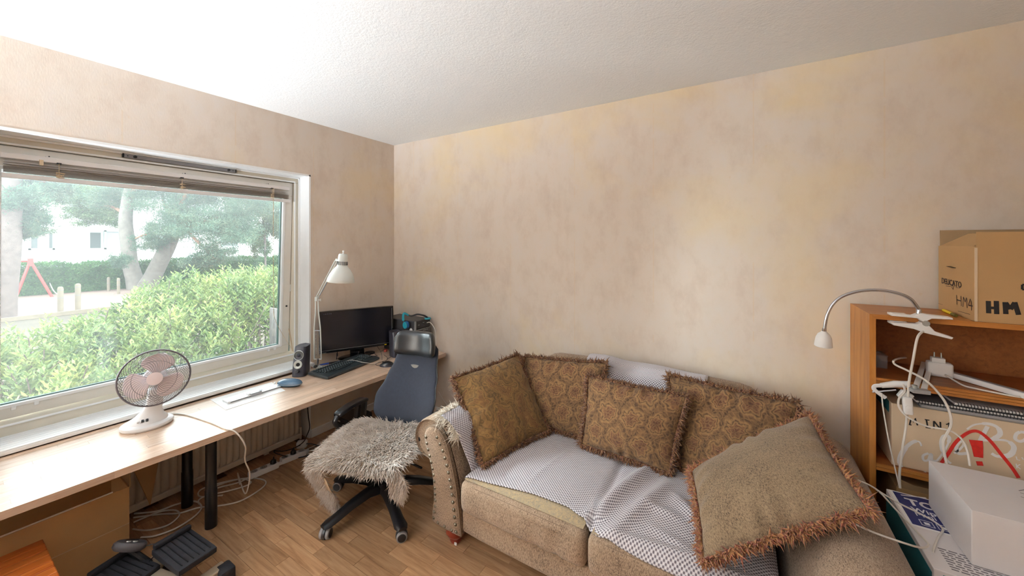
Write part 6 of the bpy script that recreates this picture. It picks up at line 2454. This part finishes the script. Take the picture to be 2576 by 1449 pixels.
def strip(label, a, b, plugs):
    a, b = Vector(a), Vector(b)
    mid = (a + b) / 2
    d = b - a
    L = d.length
    s = thing('power_strip', label, 'power strip', (mid.x, mid.y, 0), math.atan2(d.y, d.x), 'power strips on the floor')
    MB().softbox((0, 0, 0.0185), (L, 0.052, 0.036), 0.35, 8).build('body', M_wplast, s, world=False)
    n = 3
    for k in range(n):
        x = -L / 2 + L * (k + 0.5) / n
        so = MB().lathe([(0.020, 0.0), (0.020, 0.0015), (0.017, 0.0015), (0.016, 0.0008), (0.0, 0.0008)], 20, (x, 0, 0.0365)).build('socket', M_alu, s, world=False)
        if k in plugs:
            MB().lathe([(0.0175, 0.001), (0.018, 0.016), (0.012, 0.024), (0.0, 0.025)], 16, (x, 0, 0.0365)).build('plug', M_black, so, world=False)
            MB().tube([(x, 0.0, 0.056), (x + 0.01, 0.02, 0.066), (x + 0.02, 0.05, 0.05)], 0.004, 6).build('plug_lead', M_bcable, so, world=False)
        else:
            for dx in (-0.0055, 0.0055):
                MB().lathe([(0.0028, 0.0), (0.0028, 0.0012), (0, 0.0012)], 8, (x + dx, 0, 0.0365)).build('pin_hole', M_dark, so, world=False)
    MB().softbox((L / 2 + 0.01, 0, 0.016), (0.03, 0.022, 0.02), 0.5, 5).build('cord_grip', M_wplast, s, world=False)
    return s


strip('white three-way power strip nearest the black desk legs', atz(626, 1205, 0.0), atz(699, 1174, 0.0), (2,))
strip('white three-way power strip nearest the sheepskin chair', atz(706, 1167, 0.0), atz(768, 1142, 0.0), (1,))
c = atz(752, 1139, 0.0)
tag(rebase(MB().softbox((c.x - 0.05, c.y + 0.05, 0.026), (0.07, 0.05, 0.05), 0.5, 6, rot=(0, 0, 0.8)).build('mains_transformer', M_wplast)), 'white mains transformer on the floor behind the power strips', 'transformer')

fz = 0.0045
cable('coiled_cable', [atz(p[0], p[1], fz) for p in ((336, 1302), (400, 1294), (450, 1291), (500, 1277), (545, 1273), (600, 1262), (645, 1238), (668, 1218), (662, 1207), (630, 1203), (590, 1207), (540, 1219), (505, 1232), (499, 1246), (515, 1250), (560, 1246))],
      0.0042, M_cable, 'white cable in a long loop around the front desk leg')
cable('coiled_cable', [atz(p[0], p[1], fz + 0.004) for p in ((334, 1331), (372, 1334), (420, 1322), (446, 1303), (451, 1290), (436, 1283), (400, 1288), (362, 1303), (336, 1314))],
      0.0040, M_cable, 'white cable in a small loop beside the open carton')
cable('coiled_cable', [atz(p[0], p[1], fz + 0.008) for p in ((354, 1352), (390, 1348), (440, 1330), (484, 1303), (506, 1280), (500, 1265), (478, 1261), (440, 1270), (395, 1286), (338, 1292))],
      0.0044, M_cable, 'white cable in a wide loop in front of the rear desk leg')
cable('coiled_cable', [atz(p[0], p[1], fz + 0.004) for p in ((501, 1268), (500, 1258), (520, 1247), (570, 1236), (610, 1225), (630, 1216), (625, 1208), (600, 1206), (555, 1218), (520, 1234), (560, 1224), (610, 1210), (640, 1190), (660, 1178))],
      0.0040, M_cable, 'white cable looping towards the power strips')
cable('black_cable', [atx(773, 1020, 0.10), atx(776, 1050, 0.09), atx(779, 1075, 0.09), atx(772, 1095, 0.09), atz(763, 1112, 0.05), atz(740, 1127, 0.02), atz(712, 1135, 0.02), atz(690, 1134, 0.03), atz(695, 1141, 0.03), atz(720, 1148, 0.05)],
      0.0036, M_bcable, 'black cable hanging down the wall beside the radiator')
cable('black_cable', [atz(735, 1131, 0.02), atz(755, 1120, 0.03), atz(780, 1116, 0.03), atz(810, 1123, 0.01), atz(832, 1118, 0.006), atz(848, 1105, 0.006)],
      0.0036, M_bcable, 'black cable snaking along the baseboard behind the chair')
cable('black_cable', [atz(722, 1150, 0.006), atz(745, 1152, 0.006), atz(775, 1146, 0.006), atz(800, 1135, 0.006), atz(830, 1124, 0.006)],
      0.0034, M_bcable, 'black cable on the floor in front of the power strip')
for k, q in enumerate((((765, 1133), (790, 1122), (815, 1110), (838, 1098), (850, 1080)), ((766, 1136), (800, 1130), (830, 1112), (852, 1092), (860, 1070)), ((770, 1140), (800, 1138), (835, 1128), (860, 1112)))):
    cable('grey_cable', [atz(a, b, 0.008 + k * 0.006) for a, b in q], 0.0034, M_cable, ('pale cable nearest the wall running to the subwoofer', 'pale cable curving up towards the subwoofer', 'pale cable lying lowest behind the sheepskin')[k])
cable('wall_wire', [atx(783, 1075, 0.006), atx(786, 1095, 0.006), atx(789, 1113, 0.016)], 0.0016, M_cable, 'thin pale wire running down the wall corner below the desk')
cable('wall_wire', [aty(1103, 985, -0.006), aty(1112, 1000, -0.006), aty(1125, 1020, -0.006)], 0.0022, M_cable, 'thin pale wire on the back wall between chair and sofa')

SBX = (0.395, 0.565, -0.865, -0.690, 0.285)
sb = thing('subwoofer', 'black subwoofer box on the floor under the desk corner', 'speaker', ((SBX[0] + SBX[1]) / 2, (SBX[2] + SBX[3]) / 2, 0))
MB().box(SBX[0], SBX[1], SBX[2], SBX[3], 0.012, SBX[4]).build('cabinet', M_black, sb, smooth=0, bevel=0.004)
MB().box(SBX[0] + 0.01, SBX[1] - 0.01, SBX[2] - 0.006, SBX[2], 0.025, SBX[4] - 0.01).build('grille', M_dark, sb, smooth=0, bevel=0.003)
MB().box(SBX[0] + 0.02, SBX[0] + 0.06, SBX[2] - 0.0075, SBX[2] - 0.006, SBX[4] - 0.028, SBX[4] - 0.018).build('badge', M_alu, sb, smooth=0)
for a in (SBX[0] + 0.02, SBX[1] - 0.02):
    for b in (SBX[2] + 0.02, SBX[3] - 0.02):
        MB().lathe([(0.010, 0.0), (0.010, 0.012)], 10, (a, b, 0)).build('foot', M_black, sb)

# ------------------------------------------------------------------ the garden outside
GZ = -1.0


def m_leaf(name, dark, mid, light, scale=6.0, trans=0.35):
    t = NT(name)
    v = t.coord('Object')
    a = t.noise(v, scale, 3, 0.6)
    b = t.noise(v, scale * 9, 2, 0.6)
    c = t.ramp(t.math('ADD', t.math('MULTIPLY', a, 0.5), t.math('MULTIPLY', b, 0.5)), [(0.32, dark), (0.5, mid), (0.66, light)])
    t.color(c)
    t.set(0.45, spec=0.35)
    tr = t.n('ShaderNodeBsdfTranslucent')
    t.l(c, tr.inputs[0])
    mx_ = t.n('ShaderNodeMixShader')
    mx_.inputs[0].default_value = trans
    t.l(t.b.outputs[0], mx_.inputs[1])
    t.l(tr.outputs[0], mx_.inputs[2])
    t.l(mx_.outputs[0], t.out.inputs[0])
    return t.m


M_shrub = m_leaf('shrub_leaf', lin(42, 68, 34), lin(92, 112, 60), lin(152, 156, 92), 3.0)
M_hedge = m_leaf('hedge_leaf', lin(26, 60, 30), lin(52, 92, 48), lin(92, 128, 72), 2.0)
M_pine = m_leaf('pine_needle', lin(48, 74, 58), lin(76, 104, 84), lin(118, 128, 100), 1.2)
M_broad = m_leaf('broad_leaf', lin(44, 72, 40), lin(84, 108, 74), lin(122, 132, 92), 1.4)
M_bark = plain('pine_bark', (86, 74, 70), 0.9, var=0.25, scale=6, bump=0.5, bscale=14)
M_barkpale = plain('pale_bark', (96, 90, 84), 0.9, var=0.25, scale=5, bump=0.5, bscale=12)
M_branch = plain('orange_branch', (122, 88, 68), 0.8, var=0.15)
M_sand = plain('sand', (104, 86, 77), 0.95, var=0.08, scale=1.5)
M_soil = plain('soil', (62, 54, 42), 0.95, var=0.2, scale=2)
M_post = plain('weathered_post', (98, 88, 74), 0.85, var=0.15, scale=4)
M_swing = plain('red_steel', (158, 44, 40), 0.5)
M_facade = plain('white_render', (205, 203, 204), 0.85, var=0.02, scale=0.5)
M_base = plain('grey_base', (108, 112, 122), 0.85, var=0.04, scale=0.5)
M_pale = plain('pale_green_joinery', (150, 172, 164), 0.6)
M_pane = plain('far_pane', (58, 66, 66), 0.25)
M_curt = plain('pink_curtain', (140, 118, 122), 0.8)
M_net = plain('net_curtain', (136, 138, 142), 0.8)
M_fence = plain('grey_fence', (96, 92, 90), 0.85, var=0.15)

g = MB().add([(-60, -60, GZ), (-0.3, -60, GZ), (-0.3, 80, GZ), (-60, 80, GZ)], [(0, 1, 2, 3)]).build('ground', M_soil, smooth=0)
struct(g)
q0, q1 = atz(50, 806, GZ), atz(305, 777, GZ)
dirk = (q1 - q0).normalized()
ka, kb_ = q0 - dirk * 12, q1 + dirk * 14
perp = Vector((-dirk.y, dirk.x, 0))
if perp.x > 0:
    perp = -perp
sand = MB().add([ka + Vector((0, 0, 0.01)), kb_ + Vector((0, 0, 0.01)), kb_ + perp * 14 + Vector((0, 0, 0.01)), ka + perp * 14 + Vector((0, 0, 0.01))], [(0, 1, 2, 3)]).build('sand', M_sand, smooth=0)
struct(sand)
for k in range(8):
    a, b = ka + (kb_ - ka) * (k / 8), ka + (kb_ - ka) * ((k + 0.985) / 8)
    mid = (a + b) / 2
    o = MB().obox(mid + Vector((0, 0, 0.07)), ((b - a).length, 0.09, 0.13), (0, 0, math.atan2(dirk.y, dirk.x))).build('kerb_board', M_post, smooth=0)
    tag(rebase(o), 'low timber edging board around the sand playground', 'board', 'timber edging boards')

posts = ((152, 721, 786, 'thick rounded post standing nearest the window on the left'), (196, 713, 780, 'thick rounded post to the right of the nearest one'), (123, 703, 738, 'far post behind the swing frame leg'), (273, 697, 733, 'left of two thin posts in front of the far hedge'),
         (298, 699, 740, 'right of two thin posts in front of the far hedge'))
for (px, t, b, lab) in posts:
    p = atz(px, b, GZ)
    d = (CAM.z - GZ) * FPX / (b - PY)
    h = (b - t) * d / FPX
    r = 0.075 if b > 760 else 0.06
    po = thing('rope_post', 'weathered timber ' + lab, 'post', tuple(p), 0, 'posts round the playground')
    MB().lathe([(r, 0.0), (r, h - 0.06), (r * 0.8, h - 0.02), (r * 0.4, h), (0.0, h)], 12, p).build('shaft', M_post, po)
    for zz in (0.55, 0.85):
        MB().lathe([(r + 0.004, h * zz), (r + 0.004, h * zz + 0.03)], 12, p).build('rope_collar', M_fence, po)
P3 = [atz(x, y, GZ) for x, y in ((123, 738), (152, 786), (196, 780))]
cable('post_rope', [P3[0] + Vector((0, 0, 0.6)), (P3[0] + P3[1]) / 2 + Vector((0, 0, 0.45)), P3[1] + Vector((0, 0, 0.6))], 0.02, M_fence, 'thin rope slung between the playground posts', 'rope')

# swing frame
fa, fb = atz(38, 753, GZ), atz(131, 747, GZ)
d = (CAM.z - GZ) * FPX / (750 - PY)
apex = Vector(((fa.x * 0.6 + fb.x * 0.4), (fa.y * 0.6 + fb.y * 0.4), CAM.z - 46 * d / FPX))
sw = thing('swing_frame', 'red steel swing frame standing on the sand playground', 'swing', tuple((fa + fb) / 2))
beam = apex + Vector((-1.3, -2.4, 0.0))
MB().tube([fa, apex], 0.05, 8).build('leg', M_swing, sw)
MB().tube([fb, apex], 0.05, 8).build('leg', M_swing, sw)
MB().tube([fa + beam - apex, beam], 0.05, 8).build('leg', M_swing, sw)
MB().tube([fb + beam - apex, beam], 0.05, 8).build('leg', M_swing, sw)
MB().tube([apex, beam], 0.055, 8).build('top_beam', M_swing, sw)
MB().obox(apex + Vector((0, 0, -0.06)), (0.16, 0.16, 0.34)).build('apex_bracket', M_swing, sw, smooth=0)


def leaves(name, ctr, dirs, length, width, mat, parent, rng, fold=0.25):
    """folded leaves: two triangles each"""
    n = len(ctr)
    dirs = dirs / np.linalg.norm(dirs, axis=1, keepdims=True)
    rnd = rng.normal(size=(n, 3))
    side = np.cross(dirs, rnd)
    side /= np.linalg.norm(side, axis=1, keepdims=True)
    nr = np.cross(side, dirs)
    L, W = length[:, None], width[:, None]
    V = np.stack([ctr, ctr + dirs * L * 0.5 + side * W * 0.5 + nr * W * fold, ctr + dirs * L - nr * L * 0.15, ctr + dirs * L * 0.5 - side * W * 0.5 + nr * W * fold], axis=1).reshape(-1, 3)
    base = (np.arange(n) * 4)[:, None]
    F = np.concatenate([base + np.array([[0, 1, 2]]), base + np.array([[0, 2, 3]])], axis=0)
    return raw_mesh(name, V, F, mat, parent, kind='stuff')


# big shrub hedge right outside the window: leafy shoots
def shrub_top(x, y):
    pts = ((-9.0, 0.72), (-1.42, 0.72), (-1.15, 0.98), (-0.6, 1.10), (-0.3, 1.15), (9.0, 1.15))
    for (a, b), (c, d) in zip(pts, pts[1:]):
        if y <= c:
            hi = b + (d - b) * (y - a) / (c - a)
            break
    far = max(0.0, min(1.0, (-0.7 - x) / 1.5))
    lo = min(0.56, hi * 0.66)
    return lo + (hi - lo) * far + 0.04 * math.sin(x * 5 + y * 3) + 0.04 * math.sin(y * 7 - x * 2)


rng = np.random.default_rng(31)
shr = thing('shrub_hedge', 'tall leafy green shrub hedge growing right outside the window', 'hedge', (-1.9, -1.0, GZ))
ctr, dr, ln_, wd = [], [], [], []
stems = MB()
for k in range(5200):
    x = -0.72 - 2.6 * rng.random() ** 1.15
    y = -5.0 + 7.6 * rng.random()
    if y > -0.75 and x > -1.45:
        continue
    zt = shrub_top(x, y) - 0.55 * rng.random() ** 2.2 + 0.03 * rng.normal()
    lean = np.array([0.25 + 0.25 * rng.normal(), 0.3 * rng.normal(), 1.0])
    lean /= np.linalg.norm(lean)
    hgt = 0.26
    base = np.array([x, y, zt]) - lean * hgt
    nl = 13
    for j in range(nl):
        t = (j + 0.6) / nl
        a = j * 2.4 + rng.random()
        out = np.array([math.cos(a), math.sin(a), 0.35 + 0.9 * t * t])
        out = out + lean * 0.25
        ctr.append(base + lean * hgt * t)
        dr.append(out)
        sz = (0.075 if t < 0.8 else 0.05) * rng.uniform(0.75, 1.2)
        ln_.append(sz)
        wd.append(sz * 0.34)
    if k % 9 == 0:
        stems.tube([tuple(base - lean * 0.5), tuple(base + lean * hgt)], 0.004, 4)
leaves('foliage', np.array(ctr), np.array(dr), np.array(ln_), np.array(wd), M_shrub, shr, rng)
for k in range(500):
    x = -0.8 - 2.4 * rng.random()
    y = -4.8 + 7.2 * rng.random()
    stems.tube([(x, y, GZ), (x + 0.1 * rng.normal(), y + 0.1 * rng.normal(), shrub_top(x, y) - 0.3)], 0.006, 4)
o = stems.build('stems', M_bark, shr)
o['kind'] = 'stuff'

# grey slatted fence at right, outside
fe = thing('slat_fence', 'grey upright slat fence beside the shrub hedge', 'fence', (-1.0, -0.42, GZ))
for k in range(11):
    x = -0.42 - k * 0.098
    MB().box(x - 0.046, x + 0.046, -0.43, -0.41, GZ, 0.82).build('slat', M_fence, fe, smooth=0)
for zz in (-0.5, 0.5):
    MB().box(-1.5, -0.38, -0.408, -0.37, zz, zz + 0.08).build('rail', M_fence, fe, smooth=0)

# clipped hedge behind the sand
hx = 2.85 - (CAM.z - GZ) / 0.0883
rng = np.random.default_rng(32)
hd = thing('clipped_hedge', 'long clipped green hedge behind the sand playground', 'hedge', (hx - 0.7, 6, GZ))
n = 30000
yy = -9 + 32 * rng.random(n)
side = rng.random(n)
topz = 0.40 + 0.06 * np.sin(yy * 2.1) + 0.05 * np.sin(yy * 5.3)
front = side < 0.6
xx = np.where(front, hx + 0.12 * rng.normal(size=n), hx - 1.5 * rng.random(n))
zz_ = np.where(front, GZ + (topz - GZ) * rng.random(n) ** 0.8, topz + 0.05 * rng.normal(size=n))
leaves('foliage', np.stack([xx, yy, zz_], 1), np.stack([0.6 + 0.5 * rng.normal(size=n), 0.7 * rng.normal(size=n), 0.5 + 0.5 * rng.normal(size=n)], 1), rng.uniform(0.09, 0.16, n), rng.uniform(0.05, 0.08, n), M_hedge, hd, rng)
MB().box(hx - 1.45, hx - 0.12, -9, 23, GZ, 0.28).build('inner_branches', M_hedge, hd, smooth=0)


def px_at(px, py, d):
    """a point seen in direction (px, py) at forward distance d"""
    return CAM + _ray(px, py) * d


def tree_crown(tree, clusters, d0, per, mat, needle, seed, name='foliage'):
    rng = np.random.default_rng(seed)
    C, D, L, W = [], [], [], []
    for (cx, cy, rx, ry, dens, dd) in clusters:
        d = d0 + dd
        c = px_at(cx, cy, d)
        sx, sz = rx * d / FPX, ry * d / FPX
        n = int(per * dens)
        m = 26
        # sub-clumps make the crown uneven
        sub = rng.normal(size=(m, 3)) * 0.5
        rad = np.linalg.norm(sub, axis=1, keepdims=True)
        sub = sub / np.maximum(rad, 1e-6) * np.minimum(rad, 1.0)
        idx = rng.integers(m, size=n)
        p = sub[idx] + rng.normal(size=(n, 3)) * 0.17
        right = np.array([_c, _s, 0.0])
        fwd = np.array([-_s, _c, 0.0])
        P = np.array(c)[None, :] + p[:, :1] * sx * right + p[:, 1:2] * sx * 0.8 * fwd + p[:, 2:3] * sz * np.array([0, 0, 1.0])
        C.append(P)
        if needle:
            D.append(rng.normal(size=(n, 3)) + np.array([0, 0, 0.35]))
            L.append(rng.uniform(0.12, 0.20, n))
            W.append(rng.uniform(0.018, 0.032, n))
        else:
            D.append(rng.normal(size=(n, 3)) + np.array([0, 0, -0.3]))
            L.append(rng.uniform(0.07, 0.12, n))
            W.append(rng.uniform(0.05, 0.08, n))
    o = leaves(name, np.concatenate(C), np.concatenate(D), np.concatenate(L), np.concatenate(W), mat, tree, rng)
    return o


def trunk(tree, path, radii, mat, d0, name='trunk'):
    pts = [px_at(a, b, d0 + dd) for a, b, dd in path]
    sp = spline(pts, 6)
    m = len(sp)
    rs = []
    for i in range(m):
        k = i / (m - 1) * (len(radii) - 1)
        j = min(int(k), len(radii) - 2)
        rs.append(radii[j] + (radii[j + 1] - radii[j]) * (k - j))
    return MB().tube(sp, rs, 12).build(name, mat, tree)


# twin-stemmed pine in the middle distance
DP = (CAM.z - GZ) * FPX / (727 - PY)
bp = px_at(352, 727, DP)
pine = thing('twin_pine', 'large twin stemmed pine tree between the hedge and the white building', 'tree', (bp.x, bp.y, GZ))
trunk(pine, ((347, 730, 0), (338, 700, 0), (327, 660, 0), (322, 610, 0), (316, 560, 0), (322, 500, 0), (335, 430, 0), (330, 350, 0)), (0.46, 0.36, 0.33, 0.31, 0.29, 0.25, 0.2, 0.12), M_barkpale, DP)
trunk(pine, ((366, 730, 0), (382, 700, 0), (402, 660, 0), (424, 615, 0), (440, 570, 0), (450, 520, 0), (458, 470, 0), (470, 380, 0)), (0.46, 0.38, 0.36, 0.34, 0.30, 0.24, 0.18, 0.1), M_barkpale, DP)
for k, br in enumerate((((440, 570, 0), (425, 540, 0.3), (410, 500, 0.5), (412, 455, 0.6)), ((450, 520, 0), (466, 490, -0.3), (470, 450, -0.5)), ((424, 615, 0), (395, 600, -0.6), (370, 590, -1.0), (340, 600, -1.4)),
                        ((445, 550, 0), (480, 590, -0.4), (510, 620, -0.8), (540, 650, -1.2)), ((446, 560, 0), (500, 560, 0.3), (560, 545, 0.6), (610, 540, 0.9)), ((318, 540, 0), (280, 520, 0.4), (240, 520, 0.8)), ((330, 480, 0), (370, 470, -0.4), (400, 470, -0.8)),
                        ((455, 500, 0), (500, 480, 0.4), (540, 470, 0.8)))):
    trunk(pine, br, (0.10, 0.07, 0.03), M_branch, DP, 'branch')
tree_crown(pine, [(420, 490, 90, 45, 1.2, 0), (520, 500, 90, 50, 1.2, 0.8), (490, 570, 80, 38, 1.0, -0.6), (360, 470, 70, 36, 0.8, 0.6), (290, 500, 55, 30, 0.7, 0.4), (590, 560, 60, 36, 0.8, 0.4), (560, 440, 110, 50, 1.1, 0.8),
                  (400, 420, 120, 50, 1.2, 0.4), (540, 640, 46, 26, 0.55, -1.0), (500, 660, 36, 18, 0.35, -1.0), (305, 655, 26, 16, 0.22, -1.2), (375, 610, 36, 22, 0.35, -0.8), (640, 510, 60, 40, 0.7, 0.8), (470, 450, 120, 40, 1.2, 1.2), (620, 450, 90, 45, 1.0, 1.4), (350, 440, 90, 40, 1.0, 1.0), (450, 540, 60, 30, 0.7, -0.3), (540, 560, 70, 36, 0.8, 0.9), (420, 580, 46, 24, 0.4, -0.5), (590, 600, 50, 24, 0.5, -0.4)], DP, 6200, M_pine, True, 41)
# big near trunk at the left with drooping leafy boughs
DL = 12.0
bl_ = px_at(14, 760, DL)
big = thing('leafy_pine', 'thick trunked pine close to the left edge of the window', 'tree', (bl_.x, bl_.y, GZ))
trunk(big, ((2, 805, 0), (8, 760, 0), (14, 700, 0), (22, 620, 0), (26, 540, 0), (28, 440, 0), (30, 330, 0)), (0.34, 0.29, 0.275, 0.265, 0.25, 0.22, 0.16), M_bark, DL)
for br in (((26, 540, 0), (50, 525, 0.3), (72, 500, 0.5), (110, 490, 0.8)), ((28, 470, 0), (70, 470, 0.4), (130, 450, 0.8))):
    trunk(big, br, (0.06, 0.03), M_branch, DL, 'branch')
tree_crown(big, [(60, 500, 60, 36, 0.8, 0.2), (110, 480, 60, 36, 0.8, 0.8), (40, 560, 36, 22, 0.45, 0.2), (90, 545, 40, 24, 0.45, 0.6), (60, 585, 44, 14, 0.35, 0.6), (90, 430, 90, 34, 0.8, 0.6), (20, 480, 50, 40, 0.6, 0.3), (60, 460, 80, 36, 0.8, 1.2)], DL, 5200, M_pine, True, 42)
# broad-leaved tree behind at left and a drooping one at right
DB = 23.5
bb_ = px_at(205, 700, DB)
brd = thing('broadleaf_tree', 'dark green broadleaf tree in front of the white building', 'tree', (bb_.x, bb_.y, GZ))
trunk(brd, ((205, 715, 0), (206, 640, 0.4), (200, 560, 0.4), (205, 460, 0.2), (210, 380, 0)), (0.06, 0.06, 0.07, 0.10, 0.06), M_bark, DB)
tree_crown(brd, [(195, 480, 70, 36, 1.2, 0), (245, 510, 60, 30, 1.0, 0.5), (225, 545, 44, 22, 0.7, 0), (280, 545, 34, 22, 0.5, 0.5), (180, 520, 40, 26, 0.6, 0.3), (240, 450, 80, 34, 1.0, 0.5), (150, 470, 60, 40, 0.9, 0.8), (200, 440, 110, 36, 1.2, 1.0)], DB, 4800, M_broad, False, 43)
DR = 24.0
br_ = px_at(668, 700, DR)
drp = thing('drooping_tree', 'pale green drooping tree at the right of the garden', 'tree', (br_.x, br_.y, GZ))
trunk(drp, ((668, 715, 0), (667, 640, 0.3), (664, 560, 0.3), (655, 470, 0), (650, 380, 0)), (0.05, 0.06, 0.08, 0.12, 0.06), M_bark, DR)
tree_crown(drp, [(670, 520, 60, 44, 1.3, 0), (690, 570, 44, 32, 0.9, 0.4), (640, 590, 40, 30, 0.8, 0.4), (655, 625, 22, 24, 0.45, 0.4), (700, 480, 60, 50, 1.2, 0.3), (620, 460, 70, 40, 1.0, 0.4), (690, 530, 50, 50, 1.0, 0.6), (600, 500, 60, 40, 0.8, 0.8)], DR, 4800, M_broad, False, 44)

# ------------------------------------------------------------------ building across the garden
XB = -33.0
by = lambda px, py: atx(px, py, XB)
zb = 0.13
bd = thing('apartment_building', 'long white apartment block with grey base beyond the trees', 'building', (XB - 3, 8, GZ))
MB().box(XB - 6, XB, -14, 34, zb, 9.5).build('upper_wall', M_facade, bd, smooth=0)
MB().box(XB - 6, XB - 0.05, -14, 34, GZ, zb).build('base_wall', M_base, bd, smooth=0)
for k in range(60):
    y = -13.5 + k * 0.8
    MB().box(XB, XB + 0.012, y, y + 0.03, zb + 0.02, 9.4).build('cover_batten', M_facade, bd, smooth=0)


def far_window(px0, px1, py0, py1, curtain=None, inset=0.12, plane=XB):
    a, b = atx(px0, py1, plane), atx(px1, py0, plane)
    w = MB()
    f = 0.10
    y0, y1, z0, z1 = a.y, b.y, min(a.z, b.z), max(a.z, b.z)
    for (c, d, e, g_) in ((y0, y1, z0, z0 + f), (y0, y1, z1 - f, z1), (y0, y0 + f, z0, z1), (y1 - f, y1, z0, z1)):
        w.box(plane - 0.02, plane + 0.06, c, d, e, g_)
    o = w.build('window', M_pale, bd, smooth=0)
    MB().box(plane - 0.03, plane + 0.015, y0 + f, y1 - f, z0 + f, z1 - f).build('pane', M_pane, o, smooth=0)
    if curtain is not None:
        ya, yb, m = curtain
        MB().box(plane + 0.016, plane + 0.022, y0 + f + (y1 - y0 - 2 * f) * ya, y0 + f + (y1 - y0 - 2 * f) * yb, z0 + f, z1 - f).build('curtain', m, o, smooth=0)
    return o


far_window(71, 138, 583, 629, (0.3, 0.85, M_curt))
far_window(262, 312, 580, 627, (0.0, 1.0, M_net))
far_window(384, 424, 596, 626)
far_window(556, 600, 590, 622)
far_window(640, 676, 588, 616)
far_window(600, 650, 660, 691, None, plane=XB - 0.04)
a, b = by(218, 660), by(259, 581)
dr_ = MB().box(XB - 0.01, XB + 0.05, a.y, b.y, a.z, b.z).build('door', M_pale, bd, smooth=0)
MB().box(XB + 0.05, XB + 0.06, a.y + (b.y - a.y) * 0.2, a.y + (b.y - a.y) * 0.85, a.z + (b.z - a.z) * 0.45, b.z - 0.12).build('door_glass', M_pane, dr_, smooth=0)
for k in range(5):
    y = a.y + (b.y - a.y) * (0.1 + 0.16 * k)
    MB().box(XB + 0.05, XB + 0.065, y, y + 0.02, a.z + 0.1, a.z + (b.z - a.z) * 0.42).build('door_board', M_pale, dr_, smooth=0)
lp = atx(685, 663, XB)
MB().lathe([(0.16, 0.0), (0.16, 0.06), (0.1, 0.14), (0.0, 0.16)], 14, lp, (0, R(90), 0)).build('bulkhead_lamp', M_wplast, bd)
lamp_m = NT('lit_orange_lamp')
lamp_m.b.inputs['Emission Color'].default_value = lin(255, 130, 40)
lamp_m.b.inputs['Emission Strength'].default_value = 2.0
lpo = atx(627, 679, XB)
MB().lathe([(0.0, -0.08), (0.12, -0.06), (0.12, 0.06), (0.0, 0.08)], 12, lpo + Vector((0.03, 0, 0))).build('window_lamp', lamp_m.m, bd)
# slim white pole with a red board in front of the building
pp_ = px_at(461, 700, 26.0)
pl = thing('sign_pole', 'slim white pole with a red board near the building', 'pole', (pp_.x, pp_.y, GZ))
MB().tube([(pp_.x, pp_.y, GZ), (pp_.x, pp_.y, 1.7)], 0.045, 8).build('pole', M_facade, pl)
pr = px_at(454, 690, 26.0)
MB().obox((pr.x, pr.y, -0.55), (0.05, 0.30, 0.9)).build('red_board', M_swing, pl, smooth=0)

# ------------------------------------------------------------------ added uplighter, unseen behind the camera, to fill the room with light
def build_fill_uplighter():
    x, y = 0.24, -4.25
    u = thing('added_fill_uplighter', 'added low white uplighter out of view behind the viewer as room fill', 'lamp', (x, y, 0))
    MB().lathe([(0.0, 0.0), (0.14, 0.0), (0.145, 0.012), (0.13, 0.022), (0.0, 0.028)], 32, (x, y, 0)).build('base', M_lampwhite, u)
    MB().lathe([(0.014, 0.025), (0.014, 0.56)], 14, (x, y, 0)).build('pole', M_lampwhite, u)
    MB().lathe([(0.02, 0.55), (0.06, 0.57), (0.14, 0.64), (0.18, 0.72), (0.182, 0.725), (0.176, 0.722), (0.135, 0.65), (0.055, 0.585), (0.0, 0.58)], 36, (x, y, 0)).build('bowl', M_lampwhite, u)
    d = bpy.data.lights.new('added_fill_spot', 'SPOT')
    d.energy = 780
    d.spot_size = R(165)
    d.spot_blend = 0.6
    d.shadow_soft_size = 0.10
    d.color = (0.84, 0.93, 1.0)
    o = bpy.data.objects.new('added_fill_spot', d)
    o.location = (0, 0, 0.76)
    o.rotation_euler = (R(180), 0, 0)
    o.parent = u
    COL.objects.link(o)


build_fill_uplighter()
